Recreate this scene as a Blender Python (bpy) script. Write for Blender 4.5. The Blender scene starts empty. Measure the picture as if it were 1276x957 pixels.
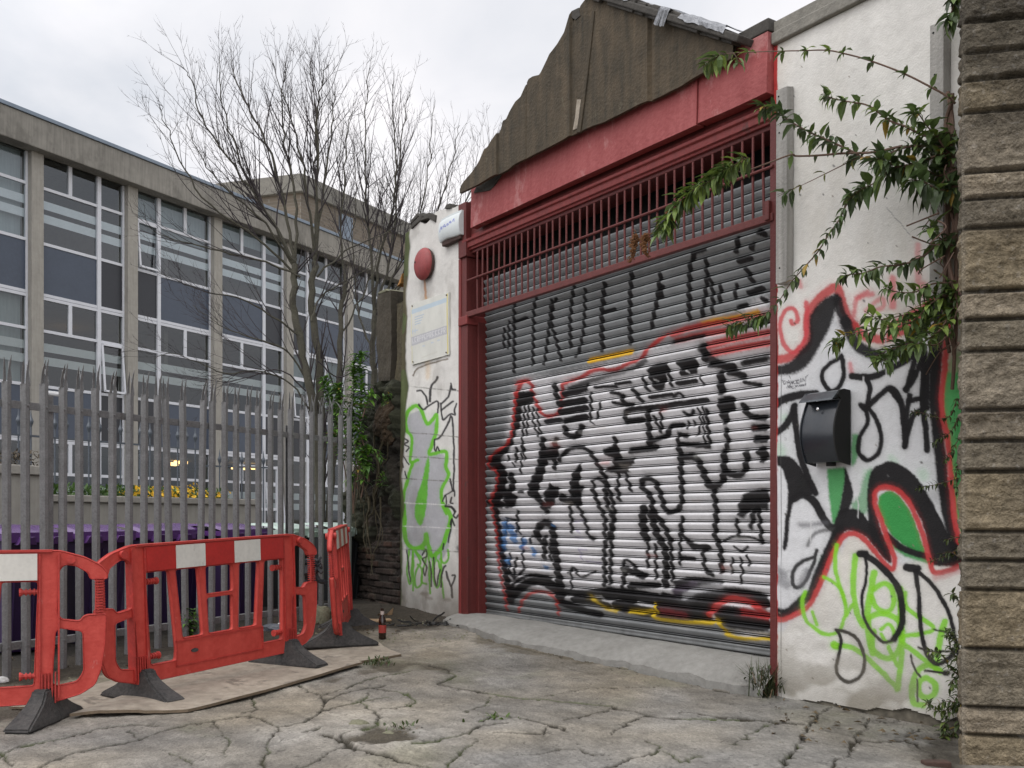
import bpy, bmesh, math, random
import numpy as np
from mathutils import Vector, Matrix, Quaternion

random.seed(7)
rng = np.random.default_rng(11)
SC = bpy.context.scene
COL = SC.collection
PI = math.pi

# ------------------------------------------------------------------ camera
FPX, CAMH, HY, CX = 1240.6, 1.2, 645.0, 638.0      # measured on the photograph (1276 x 957)
cd = bpy.data.cameras.new('camera')
cam = bpy.data.objects.new('camera', cd)
COL.objects.link(cam)
cam.location = (0, 0, CAMH)
cam.rotation_euler = (PI / 2, 0, 0)
cd.sensor_width = 36
cd.lens = 36 * FPX / 1276
cd.shift_y = (HY - 478.5) / 1276
cd.clip_start = 0.1
cd.clip_end = 3000
SC.camera = cam


def rayp(u, v, Y):
    """point at depth Y that the surveyed photograph shows at (u, v)"""
    return Vector(((u - CX) / FPX * Y, Y, CAMH + (HY - v) / FPX * Y))


class Frame:
    """upright local frame: x along a wall, z up"""
    def __init__(s, o, ang):
        s.o = o
        s.ang = ang
        s.a = (math.cos(ang), math.sin(ang))
        s.b = (-math.sin(ang), math.cos(ang))

    def hit(s, u, v, n=0.0):
        dx = (u - CX) / FPX
        den = dx * s.b[0] + s.b[1]
        Y = (s.o[0] * s.b[0] + s.o[1] * s.b[1] + n) / den
        X = dx * Y
        return ((X - s.o[0]) * s.a[0] + (Y - s.o[1]) * s.a[1], CAMH + (HY - v) / FPX * Y)

    def px(s, x, n, z):
        X = s.o[0] + x * s.a[0] + n * s.b[0]
        Y = s.o[1] + x * s.a[1] + n * s.b[1]
        return CX + FPX * X / Y, HY - FPX * (z - CAMH) / Y


GF = Frame((1.760, 6.676), math.atan2(.8268, -.5625))   # garage front: +y towards the yard
FF = Frame((-3.646, 7.09), math.atan2(.8852, .4652))    # palisade fence: yard side is -y
SF = Frame((-11.2, 23.3), math.atan2(.881, .473))       # school facade: yard side is -y


def gz(Y):
    t = np.clip(np.asarray(Y, float) - 6.6, 0, 4.6)
    return .045 * t


def gp(u, v, off=0.0):
    Y = 8.0
    for _ in range(60):
        Y = .5 * FPX * (CAMH - float(gz(Y)) - off) / (v - HY) + .5 * Y
    return Vector(((u - CX) / FPX * Y, Y, float(gz(Y)) + off))


# ------------------------------------------------------------------ noise (numpy)
_tab = rng.random((256, 256))


def vnoise(x, y):
    xi = np.floor(x).astype(int); yi = np.floor(y).astype(int)
    fx = x - xi; fy = y - yi
    fx = fx * fx * (3 - 2 * fx); fy = fy * fy * (3 - 2 * fy)
    a = _tab[xi & 255, yi & 255]; b = _tab[(xi + 1) & 255, yi & 255]
    c = _tab[xi & 255, (yi + 1) & 255]; d = _tab[(xi + 1) & 255, (yi + 1) & 255]
    return (a * (1 - fx) + b * fx) * (1 - fy) + (c * (1 - fx) + d * fx) * fy


def fbm(x, y, o=4):
    s = 0; a = 1.0; t = 0
    for k in range(o):
        s = s + a * vnoise(x * 2 ** k + 17.3 * k, y * 2 ** k + 9.1 * k); t += a; a *= .5
    return s / t


def sstep(a, b, x):
    t = np.clip((x - a) / (b - a), 0, 1)
    return t * t * (3 - 2 * t)


# ------------------------------------------------------------------ materials
def mat(name, col=(.5, .5, .5), rough=.7, var=.2, scale=6, bump=.15, bscale=60, metal=0., col2=None, attr=False,
        streak=0., spec=.5, chips=None, transl=0., coat=0.):
    m = bpy.data.materials.new(name)
    m.use_nodes = True
    nt = m.node_tree; N = nt.nodes; L = nt.links
    p = N['Principled BSDF']
    p.inputs['Roughness'].default_value = rough
    p.inputs['Metallic'].default_value = metal
    p.inputs['Specular IOR Level'].default_value = spec
    if coat:
        p.inputs['Coat Weight'].default_value = coat
        p.inputs['Coat Roughness'].default_value = .2
    tc = N.new('ShaderNodeTexCoord')
    n1 = N.new('ShaderNodeTexNoise'); n1.inputs['Scale'].default_value = scale; n1.inputs['Detail'].default_value = 8
    n1.inputs['Roughness'].default_value = .62
    L.new(tc.outputs['Object'], n1.inputs['Vector'])
    n2 = N.new('ShaderNodeTexNoise'); n2.inputs['Scale'].default_value = scale * 7; n2.inputs['Detail'].default_value = 6
    L.new(tc.outputs['Object'], n2.inputs['Vector'])
    mm = N.new('ShaderNodeMath'); mm.operation = 'MULTIPLY_ADD'
    L.new(n2.outputs['Fac'], mm.inputs[0]); mm.inputs[1].default_value = .45
    mul = N.new('ShaderNodeMath'); mul.operation = 'MULTIPLY'; mul.inputs[1].default_value = .55
    L.new(n1.outputs['Fac'], mul.inputs[0]); L.new(mul.outputs[0], mm.inputs[2])
    fac = mm.outputs[0]
    if streak:
        mp = N.new('ShaderNodeMapping'); mp.inputs['Scale'].default_value = (9, 9, .7)
        L.new(tc.outputs['Object'], mp.inputs['Vector'])
        n3 = N.new('ShaderNodeTexNoise'); n3.inputs['Scale'].default_value = 2.2; n3.inputs['Detail'].default_value = 6
        L.new(mp.outputs[0], n3.inputs['Vector'])
        mx0 = N.new('ShaderNodeMix'); mx0.data_type = 'FLOAT'; mx0.inputs[0].default_value = streak
        L.new(fac, mx0.inputs[2]); L.new(n3.outputs['Fac'], mx0.inputs[3])
        fac = mx0.outputs[0]
    rp = N.new('ShaderNodeMapRange'); rp.inputs['From Min'].default_value = .3; rp.inputs['From Max'].default_value = .7
    L.new(fac, rp.inputs['Value'])
    if attr:
        at = N.new('ShaderNodeAttribute'); at.attribute_name = 'Col'
        rp.inputs['To Min'].default_value = 1 - var; rp.inputs['To Max'].default_value = 1 + var
        vm = N.new('ShaderNodeVectorMath'); vm.operation = 'SCALE'
        L.new(at.outputs['Color'], vm.inputs[0]); L.new(rp.outputs[0], vm.inputs['Scale'])
        L.new(vm.outputs[0], p.inputs['Base Color'])
        csock = vm.outputs[0]
    else:
        mx = N.new('ShaderNodeMix'); mx.data_type = 'RGBA'
        c2 = col2 if col2 else tuple(min(1, c * (1 + var)) for c in col)
        c1 = col if col2 else tuple(c * (1 - var) for c in col)
        mx.inputs['A'].default_value = (*c1, 1); mx.inputs['B'].default_value = (*c2, 1)
        L.new(rp.outputs[0], mx.inputs['Factor'])
        L.new(mx.outputs['Result'], p.inputs['Base Color'])
        csock = mx.outputs['Result']
    if chips:
        ccol, lo, csc, amt = chips
        mpc = N.new('ShaderNodeMapping'); mpc.inputs['Scale'].default_value = (1, 1, .55); L.new(tc.outputs['Object'], mpc.inputs['Vector'])
        nc = N.new('ShaderNodeTexNoise'); nc.inputs['Scale'].default_value = csc; nc.inputs['Detail'].default_value = 10; nc.inputs['Roughness'].default_value = .68
        L.new(mpc.outputs[0], nc.inputs['Vector'])
        rc = N.new('ShaderNodeMapRange'); rc.inputs['From Min'].default_value = lo; rc.inputs['From Max'].default_value = lo + .06; rc.inputs['To Max'].default_value = amt
        L.new(nc.outputs['Fac'], rc.inputs['Value'])
        mc = N.new('ShaderNodeMix'); mc.data_type = 'RGBA'; mc.inputs['B'].default_value = (*ccol, 1)
        L.new(rc.outputs[0], mc.inputs['Factor']); L.new(csock, mc.inputs['A']); L.new(mc.outputs['Result'], p.inputs['Base Color'])
        csock = mc.outputs['Result']
    if bump:
        nb = N.new('ShaderNodeTexNoise'); nb.inputs['Scale'].default_value = bscale; nb.inputs['Detail'].default_value = 6
        L.new(tc.outputs['Object'], nb.inputs['Vector'])
        bp = N.new('ShaderNodeBump'); bp.inputs['Strength'].default_value = bump; bp.inputs['Distance'].default_value = .02
        L.new(nb.outputs['Fac'], bp.inputs['Height']); L.new(bp.outputs[0], p.inputs['Normal'])
    if transl:
        tr = N.new('ShaderNodeBsdfTranslucent'); L.new(csock, tr.inputs['Color'])
        ms = N.new('ShaderNodeMixShader'); ms.inputs[0].default_value = transl
        L.new(p.outputs[0], ms.inputs[1]); L.new(tr.outputs[0], ms.inputs[2])
        L.new(ms.outputs[0], N['Material Output'].inputs['Surface'])
    return m


def emat(name, col, st):
    m = bpy.data.materials.new(name); m.use_nodes = True
    p = m.node_tree.nodes['Principled BSDF']
    p.inputs['Base Color'].default_value = (*col, 1)
    p.inputs['Emission Color'].default_value = (*col, 1); p.inputs['Emission Strength'].default_value = st
    return m


def glass_mat(name, tint, f0=.06):
    m = bpy.data.materials.new(name); m.use_nodes = True
    nt = m.node_tree; N = nt.nodes; L = nt.links
    N.remove(N['Principled BSDF'])
    t = N.new('ShaderNodeBsdfTransparent'); t.inputs[0].default_value = (*tint, 1)
    g = N.new('ShaderNodeBsdfGlossy'); g.inputs['Roughness'].default_value = .03; g.inputs[0].default_value = (.9, .95, 1, 1)
    lw = N.new('ShaderNodeLayerWeight'); pw = N.new('ShaderNodeMath'); pw.operation = 'POWER'; pw.inputs[1].default_value = 4.5
    fr = N.new('ShaderNodeMath'); fr.operation = 'MULTIPLY_ADD'; fr.inputs[1].default_value = .93; fr.inputs[2].default_value = f0
    L.new(lw.outputs['Facing'], pw.inputs[0]); L.new(pw.outputs[0], fr.inputs[0])
    tc = N.new('ShaderNodeTexCoord'); nb = N.new('ShaderNodeTexNoise'); nb.inputs['Scale'].default_value = .9
    L.new(tc.outputs['Object'], nb.inputs['Vector'])
    bp = N.new('ShaderNodeBump'); bp.inputs['Strength'].default_value = .08; L.new(nb.outputs['Fac'], bp.inputs['Height'])
    L.new(bp.outputs[0], g.inputs['Normal'])
    mx = N.new('ShaderNodeMixShader')
    L.new(fr.outputs[0], mx.inputs[0]); L.new(t.outputs[0], mx.inputs[1]); L.new(g.outputs[0], mx.inputs[2])
    L.new(mx.outputs[0], N['Material Output'].inputs['Surface'])
    return m


M = dict(
    ground=mat('worn_concrete', attr=True, rough=.92, var=.34, scale=9, bump=.8, bscale=55, spec=.3),
    ramp=mat('smooth_concrete', (.17, .165, .15), .88, .22, 2.5, .35, 60, col2=(.29, .285, .265)),
    render=mat('painted_render', attr=True, rough=.8, var=.09, scale=4, bump=.22, bscale=90, spec=.15),
    shutter=mat('shutter_paint', attr=True, rough=.45, var=.1, scale=9, bump=.05, bscale=200, spec=.3),
    pier=mat('painted_block', attr=True, rough=.85, var=.09, scale=5, bump=.25, bscale=110, spec=.2),
    red=mat('red_paint', (.19, .028, .026), .6, .3, 5, .2, 60, streak=.5, chips=((.06, .03, .025), .63, 6., .7)),
    fascia=mat('faded_red_paint', (.235, .034, .034), .65, .32, 3.2, .4, 30, streak=.45, col2=(.345, .082, .08), chips=((.46, .22, .21), .56, 3.5, .5)),
    redbar=mat('rusty_red_paint', (.115, .022, .019), .6, .35, 20, .2, 100),
    shaded_red=mat('shaded_red_paint', (.105, .016, .014), .6, .3, 8, .2, 60, streak=.5, chips=((.04, .025, .02), .62, 5., .8)),  # same red, darkened: shade of the reveals put into the colour
    gable=mat('mossy_cement_sheet', (.016, .016, .011), .9, .3, 1.3, .5, 45, col2=(.115, .085, .052), streak=.4, chips=((.16, .15, .10), .64, 5., .45)),
    lead=mat('lead_flashing', (.13, .135, .145), .45, .5, 14, .5, 25, metal=.3, col2=(.34, .35, .37)),
    roof=mat('roof_sheet', (.06, .055, .048), .9, .4, 6, .3, 40),
    coping=mat('coping_concrete', (.2, .19, .165), .9, .3, 5, .3, 50),
    black=mat('black_void', (.01, .01, .01), .9, .1, 5, 0),
    timber=mat('grey_timber', (.3, .29, .27), .85, .3, 6, .35, 60, streak=.7),
    stone=mat('rock_faced_stone', attr=True, rough=.95, var=.5, scale=16, bump=1., bscale=75, spec=.2),
    brick=mat('old_brick', attr=True, rough=.95, var=.35, scale=9, bump=.6, bscale=40),
    galv=mat('weathered_galvanised_steel', (.185, .185, .185), .6, .36, 11, .15, 80, metal=.35, chips=((.09, .08, .07), .60, 12., .6)),
    plastic=mat('red_plastic', (.38, .028, .02), .52, .3, 3.2, .15, 60, spec=.35, streak=.25, col2=(.60, .085, .065), chips=((.62, .27, .24), .64, 9., .45)),
    plastic_dirty=mat('red_plastic_dusty', (.40, .038, .03), .6, .35, 8, .12, 60, spec=.4),
    wpanel=mat('white_reflective_sheet', (.62, .6, .55), .4, .16, 6, .05, 60, streak=.3, chips=((.33, .3, .26), .60, 9., .5)),
    rpanel=mat('red_reflective_sheet', (.4, .022, .018), .38, .18, 8, .05, 60),
    rubber=mat('dusty_rubber', (.018, .018, .019), .85, .45, 7, .4, 60, col2=(.085, .08, .075)),
    ply=mat('weathered_plywood', (.19, .16, .125), .9, .22, 2.2, .35, 50, col2=(.43, .375, .30), chips=((.12, .10, .08), .55, 3., .7)),
    plyedge=mat('plywood_edge', (.16, .12, .08), .9, .3, 20, .2, 60),
    bin_purple=mat('purple_plastic', (.03, .012, .062), .5, .2, 5, .05, 60),
    lid_purple=mat('purple_lid_plastic', (.10, .04, .165), .22, .2, 5, .05, 60),
    bin_dark=mat('dark_plastic', (.018, .02, .022), .5, .2, 5, .05, 60),
    lid_mint=mat('mint_lid_plastic', (.45, .56, .5), .35, .2, 5, .05, 60),
    wheel=mat('black_rubber', (.015, .015, .015), .7, .2, 9, .1, 60),
    conc=mat('building_concrete', (.34, .32, .28), .9, .22, 1.5, .2, 30, streak=.4),
    fascia_conc=mat('stained_fascia_concrete', (.25, .235, .205), .9, .38, .7, .2, 20, streak=.4, chips=((.12, .112, .095), .56, 1.1, .45)),
    rail=mat('railing_paint', (.09, .105, .125), .5, .2, 9, .05, 60),
    bluegrey=mat('blue_grey_flashing', (.2, .245, .3), .5, .15, 4, .05, 40),
    wframe=mat('white_window_paint', (.66, .67, .7), .5, .08, 6, .05, 60),
    bluepanel=mat('blue_spandrel', (.058, .074, .105), .35, .15, 2, .02, 20),
    darkpanel=mat('charcoal_spandrel', (.022, .024, .03), .35, .15, 2, .02, 20),
    strip=mat('white_window_film', (.85, .87, .88), .6, .1, 5, 0),
    inside=mat('room_plaster', (.16, .15, .135), .9, .2, 2, 0),
    bbrick=mat('brown_brickwork', (.26, .2, .145), .9, .3, 3, .1, 30),
    bark=mat('tree_bark', (.045, .04, .032), .95, .4, 12, .6, 40, col2=(.10, .095, .066)),
    twig=mat('dark_twig', (.04, .032, .034), .9, .3, 12, .2, 40),
    leaf=mat('leaf', attr=True, rough=.5, var=.25, scale=15, bump=.15, bscale=60, transl=.22),
    stem=mat('brown_stem', (.11, .065, .045), .8, .3, 20, .2, 60),
    dry=mat('dry_seed_head', (.16, .07, .025), .95, .4, 40, .3, 90),
    moss=mat('moss_root', (.035, .028, .018), .95, .5, 8, .7, 30, col2=(.09, .075, .04)),
    mail=mat('dark_steel_enamel', (.022, .026, .032), .25, .15, 6, .02, 60, spec=.6),
    maillid=mat('grey_steel_lid', (.1, .11, .12), .3, .2, 6, .02, 60, metal=.4),
    chrome=mat('chrome', (.6, .6, .6), .2, .1, 6, 0, metal=1.),
    bell=mat('weathered_red_bell', (.27, .05, .05), .55, .3, 9, .15, 60, streak=.4, chips=((.12, .05, .045), .58, 14., .6)),
    belldark=mat('bell_backplate', (.05, .025, .02), .8, .4, 9, .1, 60),
    alarm=mat('white_alarm_plastic', attr=True, rough=.45, var=.08, scale=9, bump=.03),
    sign=mat('faded_sign', attr=True, rough=.55, var=.05, scale=9, bump=.03),
    bottle=mat('brown_glass', (.022, .009, .004), .08, .2, 8, 0, spec=.8),
    label=mat('bottle_label', (.5, .42, .38), .6, .3, 30, 0),
    labelr=mat('bottle_label_red', (.35, .04, .03), .6, .3, 30, 0),
    card=mat('torn_cardboard', (.4, .27, .16), .9, .2, 10, .2, 50),
    char=mat('burnt_debris', (.014, .013, .012), .6, .4, 20, .5, 50),
    soil=mat('soil', (.06, .048, .035), .95, .5, 15, .8, 40),
    lime=mat('lichen_stone', (.17, .165, .11), .9, .3, 15, .4, 50),
    litter=mat('grey_litter', (.12, .13, .15), .5, .4, 15, .2, 50),
    white=mat('white_litter', (.6, .6, .58), .6, .1, 15, .1, 50),
    tape=mat('black_tape', (.012, .012, .016), .5, .3, 20, .2, 50),
    yellow=mat('yellow_petal', (.75, .47, .02), .6, .2, 20, 0),
    hedge=mat('dry_hedge', attr=True, rough=.9, var=.3, scale=15, bump=0),
    blind=mat('pale_blind', (.42, .47, .48), .8, .15, 3, 0, streak=.6),
    warm=emat('warm_lamp', (1., .62, .22), 5.),
    bluebit=mat('blue_paint', (.05, .15, .4), .6, .2, 9, 0),
    camw=mat('camera_white', (.7, .7, .7), .4, .05, 5, 0),
)


def add_brick_nodes(m, scale, c1, c2, mort, row=.25, w=.5):
    nt = m.node_tree; N = nt.nodes; L = nt.links
    p = N['Principled BSDF']
    tc = N.new('ShaderNodeTexCoord'); mp = N.new('ShaderNodeMapping')
    mp.inputs['Rotation'].default_value = (PI / 2, 0, 0)
    L.new(tc.outputs['Object'], mp.inputs['Vector'])
    b = N.new('ShaderNodeTexBrick'); b.inputs['Scale'].default_value = scale
    b.inputs['Color1'].default_value = (*c1, 1); b.inputs['Color2'].default_value = (*c2, 1); b.inputs['Mortar'].default_value = (*mort, 1)
    b.inputs['Mortar Size'].default_value = .012; b.inputs['Brick Width'].default_value = w; b.inputs['Row Height'].default_value = row
    L.new(mp.outputs[0], b.inputs['Vector'])
    L.new(b.outputs['Color'], p.inputs['Base Color'])


add_brick_nodes(M['bbrick'], 2.2, (.19, .155, .118), (.14, .118, .092), (.22, .2, .17))


# ------------------------------------------------------------------ object helpers
def link(o, parent=None):
    COL.objects.link(o)
    if parent is not None:
        o.parent = parent
    return o


def thing(name, label, cat, loc=(0, 0, 0), rz=0., group=None):
    o = bpy.data.objects.new(name, None)
    o.empty_display_size = .2
    COL.objects.link(o)
    o.location = loc
    o.rotation_euler = (0, 0, rz)
    return tag(o, label, cat, group)


def tag(o, label=None, cat=None, group=None, kind=None):
    if label: o['label'] = label
    if cat: o['category'] = cat
    if group: o['group'] = group
    if kind: o['kind'] = kind
    return o


def frame_thing(name, label, cat, fr, group=None):
    return thing(name, label, cat, (fr.o[0], fr.o[1], 0), fr.ang, group)


def copy_tree(o, parent=None):
    c = o.copy()
    COL.objects.link(c)
    c.parent = parent
    for ch in list(o.children):
        copy_tree(ch, c)
    return c


class MB:
    def __init__(s):
        s.v = []; s.f = []; s.c = []; s.useC = False

    def add(s, vs, fs, col=None):
        k = len(s.v)
        s.v.extend([tuple(p) for p in vs])
        s.f.extend([tuple(i + k for i in f) for f in fs])
        if col is not None:
            s.useC = True
            s.c.extend([col] * len(vs))
        else:
            s.c.extend([(.5, .5, .5)] * len(vs))
        return s

    def box(s, x0, x1, y0, y1, z0, z1, col=None):
        v = [(x0, y0, z0), (x1, y0, z0), (x1, y1, z0), (x0, y1, z0), (x0, y0, z1), (x1, y0, z1), (x1, y1, z1), (x0, y1, z1)]
        f = [(0, 3, 2, 1), (4, 5, 6, 7), (0, 1, 5, 4), (1, 2, 6, 5), (2, 3, 7, 6), (3, 0, 4, 7)]
        return s.add(v, f, col)

    def hexa(s, lo, hi, col=None):
        """lo, hi: four points each, counter-clockwise"""
        return s.add(list(lo) + list(hi), [(0, 3, 2, 1), (4, 5, 6, 7), (0, 1, 5, 4), (1, 2, 6, 5), (2, 3, 7, 6), (3, 0, 4, 7)], col)

    def prism(s, poly, fn0, fn1, col=None):
        n = len(poly)
        v = [fn0(*p) for p in poly] + [fn1(*p) for p in poly]
        f = [tuple(range(n))[::-1], tuple(range(n, 2 * n))] + [(i, (i + 1) % n, n + (i + 1) % n, n + i) for i in range(n)]
        return s.add(v, f, col)

    def tube(s, pts, r, sides=6, cap=True, col=None):
        pts = [Vector(p) for p in pts]
        n = len(pts)
        rs = r if hasattr(r, '__len__') else [r] * n
        vs = []
        t0 = (pts[1] - pts[0]).normalized()
        ref = Vector((0, 0, 1)) if abs(t0.z) < .9 else Vector((1, 0, 0))
        u = t0.cross(ref).normalized()
        for i in range(n):
            t = (pts[min(i + 1, n - 1)] - pts[max(i - 1, 0)])
            if t.length < 1e-9: t = t0
            t = t.normalized()
            u = (u - t * u.dot(t))
            u = u.normalized() if u.length > 1e-6 else t.orthogonal().normalized()
            w = t.cross(u)
            for k in range(sides):
                a = 2 * PI * k / sides
                vs.append(pts[i] + (u * math.cos(a) + w * math.sin(a)) * rs[i])
        fs = []
        for i in range(n - 1):
            for k in range(sides):
                a = i * sides + k; b = i * sides + (k + 1) % sides
                fs.append((a, b, b + sides, a + sides))
        if cap:
            fs.append(tuple(range(sides))[::-1]); fs.append(tuple(range((n - 1) * sides, n * sides)))
        return s.add(vs, fs, col)

    def lathe(s, prof, c=(0, 0, 0), sides=24, ax='z', col=None):
        vs = []; fs = []
        for r, h in prof:
            for k in range(sides):
                a = 2 * PI * k / sides
                if ax == 'z': vs.append((c[0] + r * math.cos(a), c[1] + r * math.sin(a), c[2] + h))
                elif ax == 'y': vs.append((c[0] + r * math.cos(a), c[1] + h, c[2] + r * math.sin(a)))
                else: vs.append((c[0] + h, c[1] + r * math.cos(a), c[2] + r * math.sin(a)))
        n = len(prof)
        for i in range(n - 1):
            for k in range(sides):
                a = i * sides + k; b = i * sides + (k + 1) % sides
                fs.append((a, b, b + sides, a + sides))
        fs.append(tuple(range(sides))[::-1]); fs.append(tuple(range((n - 1) * sides, n * sides)))
        return s.add(vs, fs, col)

    def build(s, name, m, parent=None, bevel=0., smooth=False, loc=None, noisy=0.):
        me = bpy.data.meshes.new(name)
        me.from_pydata(s.v, [], s.f)
        if s.useC:
            at = me.color_attributes.new('Col', 'FLOAT_COLOR', 'POINT')
            a = np.ones((len(s.v), 4), np.float32); a[:, :3] = np.array(s.c)
            at.data.foreach_set('color', a.ravel())
        bm = bmesh.new(); bm.from_mesh(me)
        bmesh.ops.recalc_face_normals(bm, faces=bm.faces)
        if bevel:
            es = [e for e in bm.edges if len(e.link_faces) == 2 and e.calc_face_angle(0) > .5]
            bmesh.ops.bevel(bm, geom=es, offset=bevel, segments=2, profile=.5, affect='EDGES', clamp_overlap=True)
        bm.to_mesh(me); bm.free()
        me.materials.append(m)
        if smooth:
            me.polygons.foreach_set('use_smooth', [True] * len(me.polygons))
            if smooth != 'all':
                me.set_sharp_from_angle(angle=math.radians(40))
        o = bpy.data.objects.new(name, me)
        link(o, parent)
        if loc: o.location = loc
        return o


def grid_obj(name, X, Y, Z, m, parent=None, col=None, smooth=True):
    """X, Y, Z: 2-D arrays"""
    h, w = X.shape
    co = np.stack([X, Y, Z], -1).reshape(-1, 3).astype(np.float32)
    i = np.arange(h * w).reshape(h, w)
    q = np.stack([i[:-1, :-1], i[:-1, 1:], i[1:, 1:], i[1:, :-1]], -1).reshape(-1, 4)
    me = bpy.data.meshes.new(name)
    me.vertices.add(len(co)); me.vertices.foreach_set('co', co.ravel())
    me.loops.add(q.size); me.loops.foreach_set('vertex_index', q.ravel().astype(np.int32))
    me.polygons.add(len(q)); me.polygons.foreach_set('loop_start', (np.arange(len(q)) * 4).astype(np.int32))
    me.update(calc_edges=True)
    if col is not None:
        at = me.color_attributes.new('Col', 'FLOAT_COLOR', 'POINT')
        a = np.ones((len(co), 4), np.float32); a[:, :3] = col.reshape(-1, 3)
        at.data.foreach_set('color', a.ravel())
    me.polygons.foreach_set('use_smooth', [smooth] * len(q))
    me.materials.append(m)
    me.update()
    o = bpy.data.objects.new(name, me)
    return link(o, parent)


def crom(pts, step=None, n=6):
    """Catmull-Rom through points (2-D or 3-D)"""
    P = [np.array(p, float) for p in pts]
    if len(P) < 3: return P
    out = []
    for i in range(len(P) - 1):
        a = P[max(i - 1, 0)]; b = P[i]; c = P[i + 1]; d = P[min(i + 2, len(P) - 1)]
        for k in range(n):
            t = k / n
            out.append(.5 * (2 * b + (c - a) * t + (2 * a - 5 * b + 4 * c - d) * t * t + (3 * b - a - 3 * c + d) * t ** 3))
    out.append(P[-1])
    return out


class Painter:
    """spray paint laid on a wall's vertices; shapes are in the survey picture's units"""
    def __init__(s, uv, base, wob=1.2):
        s.uv0 = uv
        nx = fbm(uv[:, 0] / 9, uv[:, 1] / 9, 3) - .5
        ny = fbm(uv[:, 0] / 9 + 50, uv[:, 1] / 9 + 80, 3) - .5
        s.uv = uv + np.stack([nx, ny], -1) * wob * 2
        s.c = base.copy()
        s.grain = fbm(uv[:, 0] / 1.7, uv[:, 1] / 1.7, 2)

    def _mix(s, idx, a, col):
        if max(col) < .04: a = np.minimum(a * 1.06, .992)
        a = a[:, None]
        s.c[idx] = s.c[idx] * (1 - a) + np.array(col) * a

    def _dist(s, P, idx):
        q = s.uv[idx]
        d = np.full(len(q), 1e9)
        for i in range(len(P) - 1):
            a = P[i]; b = P[i + 1]; ab = b - a
            L2 = max((ab ** 2).sum(), 1e-9)
            t = np.clip(((q - a) @ ab) / L2, 0, 1)
            d = np.minimum(d, np.hypot(q[:, 0] - a[0] - t * ab[0], q[:, 1] - a[1] - t * ab[1]))
        return d

    def stroke(s, pts, w, col, soft=1.5, alpha=.95, o=(0, 0), k=1., curve=True):
        if soft > 1. and w / k > 3:
            s._stroke(pts, w * 1.25, col, soft * 3.2 + w / k * .25, alpha * .22, o, k, curve)
        s._stroke(pts, w, col, soft, alpha, o, k, curve)

    def _stroke(s, pts, w, col, soft, alpha, o, k, curve):
        P = [np.array((o[0] + x / k, o[1] + y / k)) for x, y in pts]
        w = w / k
        if curve and len(P) > 2: P = crom(P, n=5)
        A = np.array(P); m = w + soft * 2 + 3
        idx = np.nonzero((s.uv[:, 0] > A[:, 0].min() - m) & (s.uv[:, 0] < A[:, 0].max() + m) & (s.uv[:, 1] > A[:, 1].min() - m) & (s.uv[:, 1] < A[:, 1].max() + m))[0]
        if not len(idx): return
        d = s._dist(P, idx)
        a = 1 - sstep(w / 2 - soft * .5, w / 2 + soft, d + (s.grain[idx] - .5) * soft * .6)
        s._mix(idx, a * alpha, col)

    def poly(s, pts, col, soft=1.5, alpha=.95, o=(0, 0), k=1., curve=True):
        P = [np.array((o[0] + x / k, o[1] + y / k)) for x, y in pts]
        P.append(P[0])
        if curve: P = crom(P, n=4)
        A = np.array(P); m = soft * 2 + 3
        idx = np.nonzero((s.uv[:, 0] > A[:, 0].min() - m) & (s.uv[:, 0] < A[:, 0].max() + m) & (s.uv[:, 1] > A[:, 1].min() - m) & (s.uv[:, 1] < A[:, 1].max() + m))[0]
        if not len(idx): return
        q = s.uv[idx]
        ins = np.zeros(len(q), bool)
        for i in range(len(P) - 1):
            x0, y0 = P[i]; x1, y1 = P[i + 1]
            if y0 == y1: continue
            c = ((y0 > q[:, 1]) != (y1 > q[:, 1])) & (q[:, 0] < (x1 - x0) * (q[:, 1] - y0) / (y1 - y0) + x0)
            ins ^= c
        d = s._dist(P, idx)
        sd = np.where(ins, -d, d) + (s.grain[idx] - .5) * soft * .7
        s._mix(idx, (1 - sstep(-soft * .5, soft, sd)) * alpha, col)


BLACK = (.016, .015, .016); RED = (.5, .045, .04); SILV = (.55, .56, .58); GREEN = (.03, .27, .055); LIME = (.22, .56, .03)
WHITE = (.66, .645, .61); PINK = (.56, .12, .13)

# ================================================================== GROUND
def gpl(pts, o=(0, 0), k=1.):
    return [np.array(gp(o[0] + x / k, o[1] + y / k)[:2]) for x, y in pts]


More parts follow.
